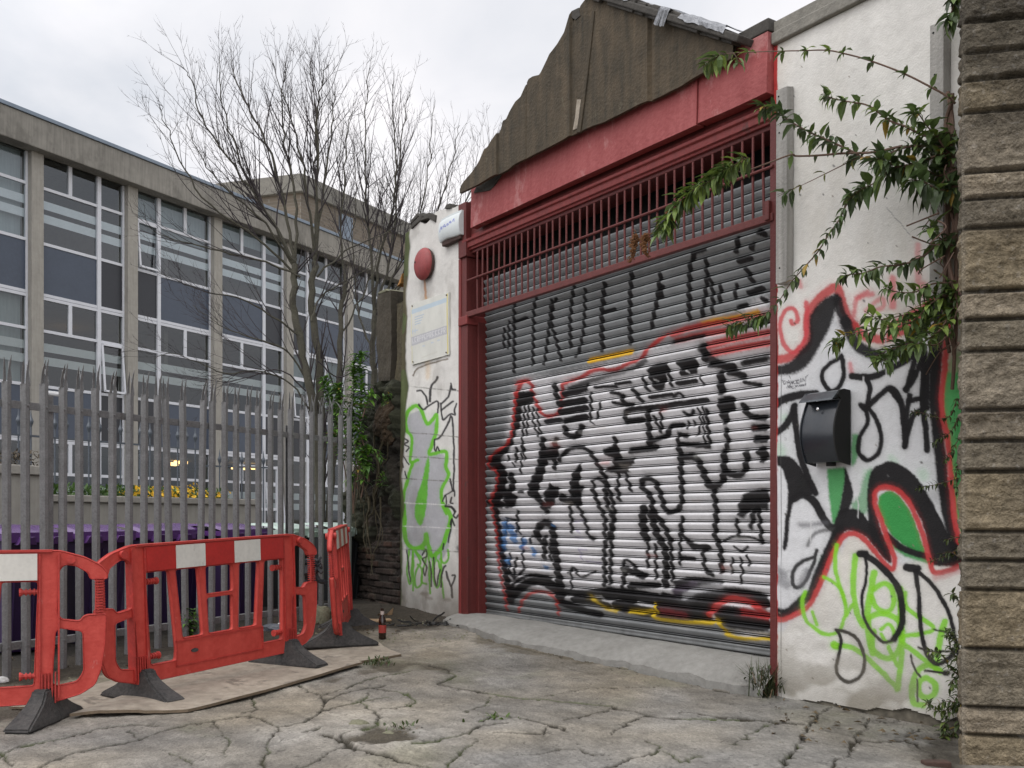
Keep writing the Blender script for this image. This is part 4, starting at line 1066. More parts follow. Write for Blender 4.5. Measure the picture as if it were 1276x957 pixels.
    for pts in [[(210, 208), (222, 235)], [(210, 205), (240, 215), (222, 236)], [(243, 235), (255, 205), (266, 232)], [(247, 222), (262, 220)], [(270, 232), (272, 205), (285, 228), (288, 200)], [(305, 200), (292, 210), (296, 226), (308, 220)], [(330, 196), (312, 200), (314, 222), (332, 218)], [(313, 210), (328, 207)],
                [(345, 190), (346, 212), (338, 212)], [(358, 212), (360, 188), (376, 208), (380, 180)], [(380, 182), (396, 162)], [(258, 168), (268, 190)],
                [(240, 262), (248, 244), (256, 262)], [(260, 242), (262, 264), (274, 258), (262, 252), (273, 246), (260, 242)], [(290, 240), (278, 244), (280, 262), (292, 258)], [(312, 238), (302, 242), (312, 250), (302, 256)], [(318, 252), (320, 236), (328, 248), (336, 232), (338, 248)], [(342, 248), (348, 232), (354, 246)], [(366, 230), (358, 236), (360, 244), (368, 242)], [(372, 242), (373, 228), (380, 240), (382, 226)]]:
        p.stroke(pts, 4.5, (.05, .05, .06), .5, .85, curve=False, **M8)
    for pts in [[(225, 640), (235, 632), (240, 650), (226, 652)]]:
        p.stroke(pts, 3, (.3, .3, .3), .5, .7, **M8)
    # paint runs and spots
    for u, v, l in [(1069, 605, 40), (1064, 600, 25), (1010, 645, 30), (1104, 418, 60), (1076, 470, 30)]:
        p.stroke([(u, v), (u + .3, v + l)], 1.2, (.6, .6, .6), .8, .7)
    for _ in range(60):
        u = random.uniform(970, 1190); v = random.uniform(40, 860)
        p.stroke([(u, v), (u + 1, v + 1)], random.uniform(.8, 2.2), random.choice([(.06, .06, .05), (.2, .17, .13), (.1, .1, .1)]), .7, .8)
    p.stroke([(1105, 258), (1140, 300)], .7, (.2, .2, .2), .4, .7)
    c = p.c
    # red painted edge beside the shutter
    e = 1 - sstep(.0, .006, -(sr + .0245 + (n2 - .5) * .012))
    lowg = sstep(1.75, 1.55, zr) * sstep(.9, 1.2, zr) * (.4 + .5 * n1)
    redc = np.array((.36, .04, .038)) * (.75 + .5 * n1)[:, None]
    redc = redc * (1 - lowg[:, None]) + np.array((.42, .36, .38)) * lowg[:, None]
    c = c * (1 - e[:, None]) + redc * e[:, None]
    crk = np.abs(sr + .055 + (n1 - .5) * .012); a = (1 - sstep(.001, .004, crk)) * (zr < 2.2) * .7
    c = c * (1 - a[:, None]) + .06 * a[:, None]
    # foot of the wall: dirt, then broken render showing rough concrete
    g = np.clip(1 - (zr - .05) / .45, 0, 1) ** 1.5 * (.05 + .8 * n0)
    g = np.clip(g + .5 * sstep(.5, .7, fbm(sr * 3 + 11, zr * 5, 4)) * np.clip(1 - zr / .9, 0, 1), 0, .85)
    c = c * (1 - g[:, None]) + np.array((.2, .18, .14)) * g[:, None]
    edge = .0 + .05 * fbm(s * 5, s * 0 + 3, 4) + .09 * sstep(-.55, -1.2, s) * vnoise(s * 9, s * 0 + 8) - .05 * sstep(-.35, 0, s)
    E = np.repeat(edge[None], len(t), 0)
    bro = (Z < E)
    b_ = bro.ravel()
    c[b_] = np.array((.12, .108, .085)) * (.3 + 1.3 * n2[b_])[:, None]
    Nn = (fbm(S * 3, Z * 3, 4) - .5) * .014 + (fbm(S * 22, Z * 22, 2) - .5) * .003 - .03 * bro * (1 - .8 * fbm(S * 9, Z * 12, 3))
    back = -.3
    C = c.reshape(*S.shape, 3)
    X = np.concatenate([S[:1], S, S[-1:]]); N2 = np.concatenate([Nn[:1] * 0 + back, Nn, Nn[:1] * 0 + back]); Z2 = np.concatenate([Z[:1], Z, Z[-1:]]); C2 = np.concatenate([C[:1], C, C[-1:]])
    X = np.concatenate([X[:, :1], X, X[:, -1:]], 1); N2 = np.concatenate([N2[:, :1] * 0 + back, N2, N2[:, :1] * 0 + back], 1); Z2 = np.concatenate([Z2[:, :1], Z2, Z2[:, -1:]], 1); C2 = np.concatenate([C2[:, :1], C2, C2[:, -1:]], 1)
    o = grid_obj('rendered_face', X, N2, Z2, M['render'], wal, C2)
    o.data.set_sharp_from_angle(angle=math.radians(50))


white_wall()
MB().box(-2.3, .0, -.32, .035, 4.362, 4.44).build('coping', M['coping'], wal, .008)
MB().box(-2.3, .0, -.32, .012, 4.44, 4.52).build('coping', M['coping'], wal, .008)

for (sa, sb, z0, z1, lab) in [(-.075, -.165, 2.74, 4.03, 'short grey timber batten on the white wall close to the shutter'), (-1.19, -1.275, 2.45, 4.0, 'grey timber batten on the white wall beside the stone pier')]:
    b = thing('timber_batten', lab, 'batten', (GF.o[0], GF.o[1], 0), GF.ang, 'timber battens on the white wall')
    mb = MB(); mb.hexa([(sb, .008, z0), (sa, .008, z0), (sa, .075, z0), (sb, .075, z0)], [(sb - .004, .008, z1), (sa - .004, .008, z1), (sa - .004, .075, z1 - .01), (sb - .004, .075, z1 - .015)])
    mb.build('board', M['timber'], b, .004)
    mb = MB()
    for z in (z0 + .1, z0 + .6, z1 - .3, z1 - .06):
        mb.lathe([(.006, 0), (.006, .005)], ((sa + sb) / 2 + random.uniform(-.02, .02), .073, z), 8, 'y')
    mb.build('nail_heads', M['black'], b)

# ------------------------------------------------------------------ mailbox
mbx = frame_thing('mailbox', 'dark curved steel mailbox fixed to the graffitied white wall', 'mailbox', GF)


def mailbox():
    s0, s1 = -.355, -.60
    zb, zt = 1.545, 1.93
    prof = []
    for i in range(15):
        t = i / 14
        prof.append((.085 + .075 * math.sin(PI * min(1, (t * .86 + .10))), zb + (zt - zb) * t))
    body = [(.012, zb)] + prof + [(.012, zt)]
    mb = MB(); mb.prism(body, lambda n, z: (s1, n, z), lambda n, z: (s0, n, z))
    mb.build('body', M['mail'], mbx, .003, True)
    # side cheeks rise above and round off to the lid
    side = [(.010, zb - .02)] + [(n + .008, z) for n, z in prof] + [(.135, 1.955), (.115, 1.985), (.07, 1.995), (.010, 1.99)]
    MB().prism(side, lambda n, z: (s1 - .014, n, z), lambda n, z: (s1 - .001, n, z)).build('side_panel', M['black'], mbx, .003)  # right cheek takes the black material, its shade put into the colour
    MB().prism(side, lambda n, z: (s0 + .001, n, z), lambda n, z: (s0 + .010, n, z)).build('side_panel', M['mail'], mbx, .003)
    lid = [(.012, 1.985), (.07, 1.992), (.115, 1.98), (.142, 1.952), (.166, 1.932), (.168, 1.922), (.15, 1.935), (.10, 1.945), (.012, 1.945)]
    MB().prism(lid, lambda n, z: (s1 + .002, n, z), lambda n, z: (s0 + .014, n, z)).build('lid', M['maillid'], mbx, .002, True)
    MB().lathe([(.011, 0), (.011, .006), (.005, .009)], ((s0 + s1) / 2 + .0, .150, 1.875), 16, 'y').build('lock', M['chrome'], mbx)
    MB().lathe([(.03, 0), (.03, .03)], ((s0 + s1) / 2 - .02, .05, zb - .022), 12, 'z').build('newspaper_bracket', M['black'], mbx)


mailbox()

# ------------------------------------------------------------------ bell, alarm box, sign on the pier
c = GF.hit(528, 329, .05)
bl = frame_thing('alarm_bell', 'round weathered red alarm bell on the white pier', 'bell', GF)
MB().lathe([(.155, .002), (.165, .02), (.16, .035)], (c[0] - .012, .012, c[1]), 32, 'y').build('backplate', M['belldark'], bl)
prof = [(.17, .035)] + [(.17 * math.cos(a), .04 + .075 * math.sin(a)) for a in np.linspace(0, PI / 2 - .05, 10)]
MB().lathe(prof, (c[0], 0.01, c[1]), 40, 'y').build('dome', M['bell'], bl, 0, True)
MB().lathe([(.012, .0), (.012, .012), (.006, .016)], (c[0] + .06, .112, c[1] + .02), 10, 'y').build('screw', M['belldark'], bl)

ab = frame_thing('alarm_box', 'white plastic alarm siren box with blue scribble at top of the pier', 'alarm box', GF)


def alarm_box():
    a = GF.hit(547, 272, .08); b = GF.hit(572.5, 262, .08); zt = .5 * (a[1] + b[1]); zb = GF.hit(560, 297, .08)[1]
    s0, s1 = b[0], a[0]
    S, T = np.meshgrid(np.linspace(0, 1, 60), np.linspace(0, 1, 60))
    X = s0 + (s1 - s0) * S
    bot = zb + .035 * np.sin(S * PI * 1.0) * (S - .3)
    Z = bot + (zt - bot) * T
    Nn = .055 + .035 * np.sin(np.clip(T * 1.1, 0, 1) * PI) ** .5 * 1 + .012 * np.sin(S * PI)
    C = np.ones((60, 60, 3)) * np.array((.62, .66, .66))
    uv = np.stack([S.ravel() * 100, T.ravel() * 100], -1)
    p = Painter(uv, C.reshape(-1, 3), .5)
    for pts in [[(90, 40), (85, 60), (78, 45)], [(84, 50), (76, 58)], [(72, 48), (66, 62), (60, 50), (70, 55)], [(58, 48), (50, 60), (48, 50)], [(44, 52), (38, 66), (32, 56), (40, 60)], [(28, 60), (22, 70), (20, 58)]]:
        p.stroke(pts, 3, (.1, .13, .45), .8, .85)
    C = p.c.reshape(60, 60, 3)
    X = np.concatenate([X[:1], X, X[-1:]]); N2 = np.concatenate([Nn[:1] * 0 + .004, Nn, Nn[:1] * 0 + .004]); Z2 = np.concatenate([Z[:1], Z, Z[-1:]]); C = np.concatenate([C[:1], C, C[-1:]])
    X = np.concatenate([X[:, :1], X, X[:, -1:]], 1); N2 = np.concatenate([N2[:, :1] * 0 + .004, N2, N2[:, :1] * 0 + .004], 1); Z2 = np.concatenate([Z2[:, :1], Z2, Z2[:, -1:]], 1); C = np.concatenate([C[:, :1], C, C[:, -1:]], 1)
    o = grid_obj('casing', X, N2, Z2, M['alarm'], ab, C); o.data.set_sharp_from_angle(angle=math.radians(40))
    MB().box(s0 + .02, s1 - .02, .004, .06, zb - .04, zb + .02).build('base', M['belldark'], ab, .01)
    MB().lathe([(.008, 0), (.008, .004)], (s0 + .03, .07, zt - .06), 10, 'y').build('screw', M['belldark'], ab)


alarm_box()

sg = frame_thing('sign_board', 'faded cream sign board with pale blue bar on the white pier', 'sign', GF)


def sign():
    tl = GF.hit(512.5, 379, .02); tr = GF.hit(559, 364, .02); brr = GF.hit(558.5, 442, .02); bll = GF.hit(513.5, 454.5, .02)
    S, T = np.meshgrid(np.linspace(0, 1, 170), np.linspace(0, 1, 170))   # S left to right, T top to bottom
    X = tl[0] + (tr[0] - tl[0]) * S
    Z = (tl[1] + (tr[1] - tl[1]) * S) * (1 - T) + (bll[1] + (brr[1] - bll[1]) * S) * T
    uv = np.stack([S.ravel() * 100, T.ravel() * 100], -1)
    base = np.ones((S.size, 3)) * np.array((.6, .6, .55)) * (.9 + .2 * fbm(uv[:, 0] / 12, uv[:, 1] / 30, 3))[:, None]
    p = Painter(uv, base, .4)
    p.stroke([(97.5, 3), (97.5, 97)], 2.5, (.6, .5, .1), .6, .8); p.stroke([(2, 3), (2, 97)], 1.5, (.6, .53, .2), .8, .5)
    p.poly([(2, 10), (96, 8), (96, 15), (2, 17)], (.42, .52, .6), .6, .85, curve=False)
    for k in range(4):
        p.stroke([(12, 24 + k * 4), (36 - k * 3, 23.5 + k * 4)], 1.6, (.38, .46, .55), .5, .8)
    p.stroke([(5, 43), (5, 49)], 2, (.42, .5, .6), .5, .7); p.stroke([(12, 43), (12, 49)], 2, (.42, .5, .6), .5, .7); p.stroke([(5, 46), (20, 46)], 1.6, (.42, .5, .6), .5, .7)
    p.poly([(1, 55), (96, 53), (96, 66), (1, 69)], (.4, .4, .44), .8, .85, curve=False)
    x = 4
    while x < 92:      # pale worn capitals on the grey band, too faded to read
        w = random.uniform(4, 6.5); k = random.random(); y0 = 57.5 - x * .02; y1 = 65.5 - x * .025
        p.stroke([(x, y0), (x, y1)], 1.7, (.62, .62, .62), .5, .8)
        if k < .5: p.stroke([(x, y0), (x + w - 1.5, y0), (x + w - 1.5, (y0 + y1) / 2), (x, (y0 + y1) / 2)], 1.4, (.62, .62, .62), .5, .8, curve=False)
        if k > .3: p.stroke([(x, (y0 + y1) / 2), (x + w - 1.5, y1)], 1.4, (.62, .62, .62), .5, .8)
        if k > .6: p.stroke([(x, y0), (x + w - 1.5, y0)], 1.4, (.62, .62, .62), .5, .8)
        x += w + 1.6
    for a in (32, 55, 72):
        p.stroke([(a, 76 - a * .05), (a + 5, 76 - a * .05)], 2, (.42, .5, .62), .6, .6)
    p.stroke([(30, 93), (70, 90)], 2, (.5, .48, .42), .8, .4)
    C = p.c.reshape(*S.shape, 3)
    N_ = S * 0 + .022 + .004 * np.sin(T * 5)
    X = np.concatenate([X[:1], X, X[-1:]]); N2 = np.concatenate([N_[:1] * 0 + .004, N_, N_[:1] * 0 + .004]); Z2 = np.concatenate([Z[:1], Z, Z[-1:]]); C = np.concatenate([C[:1], C, C[-1:]])
    X = np.concatenate([X[:, :1], X, X[:, -1:]], 1); N2 = np.concatenate([N2[:, :1] * 0 + .004, N2, N2[:, :1] * 0 + .004], 1); Z2 = np.concatenate([Z2[:, :1], Z2, Z2[:, -1:]], 1); C = np.concatenate([C[:, :1], C, C[:, -1:]], 1)
    o = grid_obj('sign_panel', X, N2, Z2, M['sign'], sg, C); o.data.set_sharp_from_angle(angle=math.radians(40))
    mb = MB()
    for a, b in ((tl, .02), (tr, .02), (brr, .02), (bll, .02)):
        cx_ = .5 * (tl[0] + tr[0]); cz_ = .5 * (tl[1] + bll[1])
        mb.lathe([(.008, 0), (.008, .006)], (a[0] + (cx_ - a[0]) * .08, .024, a[1] + (cz_ - a[1]) * .08), 8, 'y')
    mb.build('screws', M['belldark'], sg)


sign()

# ================================================================== RAMP
def ramp():
    s = np.arange(.0, 4.08, .02)
    fn = np.interp(s, [0, .3, .9, 1.6, 2.3, 2.9, 3.5, 4.1], [.12, .16, .17, .20, .33, .38, .26, .2]) + (fbm(s * 4, s * 0, 4) - .5) * .05
    fn = fn + .05 * (vnoise(s * 9, s * 0 + 2) - .5)
    wy = GF.o[1] + s * GF.a[1] + fn * GF.b[1]
    g = gz(wy)
    lip = np.interp(s, [0, .5, 1.6, 2.2, 3, 4.1], [.05, .05, .045, .055, .06, .03]) * (.6 + .8 * fbm(s * 6, s * 0 + 5, 3))
    t = np.linspace(0, 1, 24)
    top = np.stack([s, s * 0 - .26, s * 0 + .232], 1)
    rows = [np.stack([s, s * 0 - .26, s * 0 - .05], 1)]
    e = np.stack([s, fn, g + lip + .01], 1)
    for k in t:
        r = top * (1 - k) + e * k
        r[:, 2] += .03 * np.sin(k * PI) + (fbm(s * 3, s * 0 + k * 3, 3) - .5) * .02 - .012 * (k > .93)
        rows.append(r)
    for k in (.3, .7, 1.):
        r = e.copy(); r[:, 2] = (g + lip) * (1 - k) + (g - .06) * k; r[:, 1] += .02 * (fbm(s * 12, s * 0 + k, 3) - .4); rows.append(r)
    R = np.array(rows)
    o = grid_obj('ramp', R[..., 0], R[..., 1], R[..., 2], M['ramp'], None, None)
    o.location = (GF.o[0], GF.o[1], 0); o.rotation_euler = (0, 0, GF.ang)
    o.data.set_sharp_from_angle(angle=math.radians(35))
    tag(o, kind='structure')


ramp()

# ================================================================== STONE PIER (right edge)
def stone_pier():
    o3 = (2.185, 4.88); ang = math.atan2(-.2009, .9796)
    th = thing('stone_pier', 'tall pier of rock-faced grey and ochre stone courses at the right edge', 'pier', (o3[0], o3[1], 0), ang)
    fr = Frame(o3, ang)
    vs = [69, 103, 143, 217, 250, 287, 365, 400, 439, 512, 550, 588, 662, 698, 734, 807, 880, 914, 990]
    zj = [CAMH + (HY - v) / FPX * 4.88 for v in vs][::-1]
    G1 = (.19, .162, .122); G2 = (.138, .118, .087); Yl = (.178, .145, .096); G3 = (.215, .18, .132); DK = (.065, .056, .043)
    cols = [G2, Yl, G1, G3, G2, Yl, G3, G2, G1, G3, G2, Yl, G2, G2, Yl, G2, G3, Yl, DK]   # downwards, from the joint at 69
    zj = [-.2] + zj
    course = [G1] + [c for c in cols[:18]][::-1]
    while zj[-1] < 4.6:
        course.append(random.choice([DK, G2, DK])); zj.append(zj[-1] + random.choice([.15, .29, .29]))
    zj = np.array(zj)
    # direction of the hidden return face, in local axes
    rx = .8268 * math.cos(-ang) - .5625 * math.sin(-ang); ry = .8268 * math.sin(-ang) + .5625 * math.cos(-ang)
    q = np.concatenate([np.arange(-.75, -.02, .02), np.arange(-.02, .55, .006), np.arange(.56, 2.2, .04)])
    z = np.arange(-.1, 4.6, .0068)
    Q, Z = np.meshgrid(q, z)
    ci = np.clip(np.searchsorted(zj, Z + (fbm(Q * 3, Z * 0, 2) - .5) * .015) - 1, 0, len(course) - 1)
    dz = np.minimum(Z - zj[ci], zj[np.minimum(ci + 1, len(zj) - 1)] - Z)
    off = (ci * 0.377) % 1.0
    ql = np.where(Q > 0, Q, Q + 10)
    vj = np.abs(((ql + off) % 1.05) - .03); vj = np.where((Q > .6), vj, 9)
    d = np.minimum(dz, vj)
    n = fbm(Q * 5 + ci * 7.7, Z * 9, 5); n2 = fbm(Q * 26 + ci * 3, Z * 40, 3); n3 = fbm(Q * 3, Z * 3, 3)
    prot = (.034 * sstep(.004, .018, d)) * (.25 + .75 * sstep(.0, .05, np.abs(Q))) + (n - .5) * .045 * sstep(0, .05, d) + (n2 - .5) * .016 - .012 * (1 - np.abs(2 * fbm(Q * 4, Z * 22 + ci, 3) - 1)) * sstep(0, .03, d)
    low = 1 - sstep(0, .08, Z - zj[ci])
    prot = prot + .012 * low * sstep(.003, .02, d) * vnoise(Q * 7, ci * 3.1)
    arr = np.array(course)[ci]
    c = arr * (.62 + .5 * n + .35 * n2)[..., None]
    c = c * np.where(d < .008, .28, 1.)[..., None]
    rim = sstep(.05, .0, Q) * sstep(-.02, .0, Q) * .25
    c = c * (1 - rim[..., None]) + np.array((.3, .28, .24)) * rim[..., None]
    dark = sstep(2.9, 3.6, Z + (n3 - .5) * .8) * .7
    c = c * (1 - dark[..., None]) + np.array((.062, .054, .041)) * (.5 + n2)[..., None] * dark[..., None]
    soot = sstep(.5, .72, n3)[..., None] * .35
    c = c * (1 - soot) + np.array((.07, .06, .048)) * soot
    c *= (.72 + .56 * fbm(Q * 60, Z * 70, 2))[..., None]
    c += (sstep(.74, .82, fbm(Q * 45 + 3, Z * 55, 2)) * .05)[..., None]
    r = .035                                               # soft arris
    X = np.where(Q >= 0, Q, Q * -rx); Y = np.where(Q >= 0, 0., -Q * ry)
    nx = np.where(Q >= r, 0., np.where(Q <= -r, -ry, 0)); ny = np.where(Q >= r, -1., np.where(Q <= -r, rx, -1))
    w = np.clip((Q + r) / (2 * r), 0, 1)
    nx = (1 - w) * -ry; ny = (1 - w) * rx + w * -1
    pr = prot * np.where(np.abs(Q) < .05, .55 + .45 * np.abs(Q) / .05, 1)
    X = X + nx * pr + .02 * (1 - np.abs(2 * w - 1)); Y = Y + ny * pr
    b = grid_obj('stone_courses', X, Y, Z, M['stone'], th, c)
    MB().hexa([(.02, .02, -.1), (2.1, .02, -.1), (2.1, .75, -.1), (.62, .75 * .85, -.1)], [(.02, .02, 4.58), (2.1, .02, 4.58), (2.1, .75, 4.58), (.62, .75 * .85, 4.58)]).build('core', M['moss'], th)


stone_pier()

# ================================================================== OLD BRICK WALL (stub by the fence)
def brick_stub():
    th = frame_thing('brick_wall_stub', 'dark crumbling old brick wall end overgrown with roots beside the white pier', 'wall', GF)
    s = np.arange(5.36, 6.75, .011); t = np.arange(.05, 2.75, .011)
    S, Z = np.meshgrid(s, t)
    cr = Z / .078; row = np.floor(cr); fr_ = cr - row
    cs = S / .225 + .5 * (row % 2); br = np.floor(cs); fs = cs - br
    d = np.minimum(np.minimum(fr_, 1 - fr_) * .078, np.minimum(fs, 1 - fs) * .225)
    n0 = fbm(S * 3, Z * 3, 4); n1 = fbm(S * 14, Z * 14, 4)
    hb = np.modf(np.abs(np.sin(row * 12.9 + br * 78.2) * 43758.5))[0]
    lower = (1 - sstep(.75, 1.35, Z + (n0 - .5) * 1.1)) * (1 - .85 * sstep(.52, .62, fbm(S * 2.5 + 30, Z * 2.5, 3)))
    bump = (sstep(.0, .012, d) * .03 + (hb - .5) * .035) * lower + (1 - lower) * ((n0 - .4) * .34 + (n1 - .5) * .14)
    gone = sstep(.55, .75, fbm(S * 4 + 9, Z * 4, 3)) * .07
    Nn = -.02 + bump - gone + (n1 - .5) * .02
    colb = np.array((.05, .032, .024)) * (.5 + .9 * hb)[..., None]
    colb = np.where((hb > .86)[..., None], np.array((.10, .048, .03)), colb)
    mort = np.array((.055, .047, .036))
    m = (1 - sstep(.003, .012, d))[..., None]
    c = colb * (1 - m) + mort * m
    earth = np.array((.032, .026, .018)) * (.4 + 1.2 * n1)[..., None]
    earth[..., 1] *= 1 + .3 * (n0 > .55)
    c = c * lower[..., None] + earth * (1 - lower)[..., None]
    c *= (.30 + .6 * n0)[..., None]
    top = 2.75 - 1.1 * sstep(6.05, 6.75, S) + .3 * (fbm(S * 6, S * 0, 3) - .5)
    over = np.clip(Z - top, 0, 9)
    Nn = Nn - np.minimum(over * 3, .35); Z2 = np.where(over > 0, top + over * .05, Z)
    lf = S[:, -1:] * 1.
    X = np.concatenate([S[:, :1], S, lf], 1); N2 = np.concatenate([Nn[:, :1] * 0 - .4, Nn, Nn[:, -1:] * 0 - .4], 1); Zz = np.concatenate([Z2[:, :1], Z2, Z2[:, -1:]], 1); C = np.concatenate([c[:, :1], c, c[:, -1:]], 1)
    grid_obj('brickwork', X, N2, Zz, M['brick'], th, C)
    # stone posts on top
    a = GF.hit(475, 366, -.05)[0]; b = GF.hit(491.5, 366, -.05)[0]
    def post(s0, s1, z0, z1, m, nm, n1_):
        S, Z = np.meshgrid(np.linspace(s0, s1, 26), np.linspace(z0, z1, 110))
        N_ = n1_ + (fbm(S * 5, Z * 3, 4) - .5) * .07
        S2 = S + (fbm(Z * 3, Z * 0 + s0, 3) - .5) * .05 * np.sign(S - (s0 + s1) / 2)
        bk = -.4
        X = np.concatenate([S2, S2[-1:]]); N3 = np.concatenate([N_, N_[-1:] * 0 + bk]); Z3 = np.concatenate([Z, Z[-1:]])
        X = np.concatenate([X[:, :1], X, X[:, -1:]], 1); N3 = np.concatenate([N3[:, :1] * 0 + bk, N3, N3[:, :1] * 0 + bk], 1); Z3 = np.concatenate([Z3[:, :1], Z3, Z3[:, -1:]], 1)
        o = grid_obj(nm, X, N3, Z3, m, th, None); o.data.set_sharp_from_angle(angle=math.radians(50))
    post(b, a, 2.2, 3.78, M['stubpost'], 'render_slab', .0)
    post(5.34, b - .05, 2.0, 3.62, M['moss'], 'mossy_quoin', -.04)
    MB().prism([(b + .04, 3.78), (a - .02, 3.785), (a - .05, 3.81), (b + .1, 3.815)], lambda x, z: (x, -.3, z), lambda x, z: (x, .01, z)).build('pale_cap', M['lime'], th, .006)
    mb = MB()
    for i in range(5):
        x = 5.33 + i * .035; z = 3.72 + i * .045
        mb.box(x, x + .05, -.3, -.02 + random.uniform(-.03, .03), z - .05, z + .03)
    # broken orange tile fragments at the top corner
    mb2 = MB().hexa([(5.38, -.15, 3.82), (5.46, -.15, 3.80), (5.46, -.02, 3.80), (5.38, -.02, 3.82)], [(5.34, -.15, 3.93), (5.38, -.15, 3.88), (5.38, -.02, 3.88), (5.34, -.02, 3.93)])
    mb2.build('broken_tile', M['tile'], th, .006)
    # burl of root and earth
    bm = bmesh.new(); bmesh.ops.create_icosphere(bm, subdivisions=5, radius=1.)
    for v in bm.verts:
        p = v.co.copy()
        k = 1 + .5 * (float(fbm(np.array([p.x * 2 + 5 + p.z]), np.array([p.y * 2 + p.z * 1.7]), 4)[0]) - .5) + .25 * (float(fbm(np.array([p.x * 7 + 5]), np.array([p.z * 7 + p.y * 3]), 3)[0]) - .5)
        v.co = Vector((p.x * .24 * k, p.y * .16 * k, p.z * .25 * k))
    me = bpy.data.meshes.new('root_burl'); bm.to_mesh(me); bm.free(); me.materials.append(M['burl'])
    bx = GF.hit(479, 527, .05)
    o = bpy.data.objects.new('root_burl', me); link(o, th); o.location = (bx[0], -.02, bx[1])
    mb = MB()
    for k in range(16):
        x0 = random.uniform(5.45, 6.5); z0 = random.uniform(1.3, 2.6)
        P = [(x0, .05 + random.random() * .05, z0)]
        for j in range(7):
            l = P[-1]
            P.append((l[0] + random.uniform(-.08, .08), max(.0, l[1] + random.uniform(-.03, .035)), l[2] - random.uniform(.05, .18)))
        mb.tube(crom(P, n=3), np.linspace(random.uniform(.008, .02), .003, 3 * (len(P) - 1) + 1), 5)
    mb.build('hanging_roots', M['moss'], th)


M['stubpost'] = mat('weathered_render', (.05, .042, .03), .95, .35, 5, .5, 30, streak=.5)
M['tile'] = mat('broken_orange_tile', (.4, .2, .06), .9, .4, 15, .2, 50)
M['burl'] = mat('root_burl', (.018, .013, .009), .95, .5, 9, .9, 25, col2=(.085, .055, .03))
brick_stub()

# ================================================================== PALISADE FENCE
fen = frame_thing('palisade_fence', 'grey galvanised steel palisade fence with split pointed pales', 'fence', FF)


def palisade():
    def pale(bend):
        mb = MB()
        px = [-.037, -.029, -.013, .013, .029, .037]; py = [.012, .0, -.014, -.014, .0, .012]
        zs = np.linspace(.03, 2.16, 8)
        th = .004
        rows = []
        for z in list(zs):
            rows.append([(x, y, z) for x, y in zip(px, py)] + [(x, y + th, z) for x, y in zip(px[::-1], py[::-1])])
        n = 12
        vs = [p for r in rows for p in r]
        fs = [(i * n + k, i * n + (k + 1) % n, (i + 1) * n + (k + 1) % n, (i + 1) * n + k) for i in range(len(rows) - 1) for k in range(n)]
        fs += [tuple(range(n))]
        mb.add(vs, fs)
        # three splayed points
        for (x0, x1, y, sx, sy, h) in [(-.036, -.010, .0, -.016, -.06 * bend, .18), (-.012, .012, -.014, .0, -.03, .20), (.010, .036, .0, .035 * bend, .11 * bend, .17)]:
            P = []
            for k in range(6):
                t = k / 5
                w = (x1 - x0) / 2 * (1 - t) ** .5
                cx_ = (x0 + x1) / 2 + sx * t * t * 1.5; cy = y + sy * t * t; z = 2.15 + h * t
                P.append((cx_ - w, cx_ + w, cy, z))
            vv = []
            for a, b, cy, z in P: vv += [(a, cy, z), (b, cy, z), (b, cy + th, z), (a, cy + th, z)]
            ff = []
            for i in range(5):
                for k in range(4): ff.append((i * 4 + k, i * 4 + (k + 1) % 4, i * 4 + 4 + (k + 1) % 4, i * 4 + 4 + k))
            ff += [(0, 3, 2, 1), (20, 21, 22, 23)]
            mb.add(vv, ff)
        return mb
    protos = [pale(.8).build('pale', M['galv'], fen), pale(1.25).build('pale', M['galv'], fen), pale(.45).build('pale', M['galv'], fen)]
    k = 0
    for i in range(-8, 27):
        t = .062 + i * .1545
        if k < 3: o = protos[k]
        else:
            o = random.choice(protos).copy(); link(o, fen)
        k += 1
        wy = float(gz(FF.o[1] + t * FF.a[1]))
        lean = random.uniform(-.006, .006)
        if 9 < i < 13: lean = random.choice([-.03, .028, -.02])
        o.location = (t, 0, wy * .75 + random.uniform(-.015, .012))
        o.rotation_euler = (random.uniform(-.006, .006), lean, random.uniform(-.06, .06))
    for z in (2.02, .27):
        mb = MB(); mb.box(-1.4, 4.12, .018, .024, z - .028, z + .028); mb.box(-1.4, 4.12, .024, .07, z + .022, z + .028)
        mb.build('rail', M['galv'], fen, .002)
    for t in (-.9, .43, 3.18):
        mb = MB(); mb.box(t - .03, t + .03, .03, .037, 0, 2.12); mb.box(t - .03, t + .03, .083, .09, 0, 2.12); mb.box(t - .004, t + .004, .037, .083, 0, 2.12)
        mb.build('post', M['galv'], fen, .002)
    mb = MB()
    for i in range(-8, 27):
        for z in (2.02, .27):
            mb.lathe([(.009, -.02), (.009, -.012), (.005, -.010)], (.062 + i * .1545, 0, z), 6, 'y')
    mb.build('bolt_heads', M['galv'], fen)


palisade()

# ================================================================== BARRIERS
def curve_sheet(name, outer, holes, th, bev, m, parent):
    cu = bpy.data.curves.new(name, 'CURVE'); cu.dimensions = '2D'; cu.fill_mode = 'BOTH'
    cu.extrude = th / 2; cu.bevel_depth = bev; cu.bevel_resolution = 1; cu.offset = -bev
    for P in [outer] + holes:
        sp = cu.splines.new('POLY'); sp.points.add(len(P) - 1)
        for i, (x, y) in enumerate(P): sp.points[i].co = (x, y, 0, 1)
        sp.use_cyclic_u = True
    to = bpy.data.objects.new(name, cu); COL.objects.link(to)
    dg = bpy.context.evaluated_depsgraph_get()
    me = bpy.data.meshes.new_from_object(to.evaluated_get(dg))
    bpy.data.objects.remove(to)
    me.transform(Matrix.Rotation(PI / 2, 4, 'X'))
    me.materials.clear(); me.materials.append(m)
    me.name = name
    return link(bpy.data.objects.new(name, me), parent)


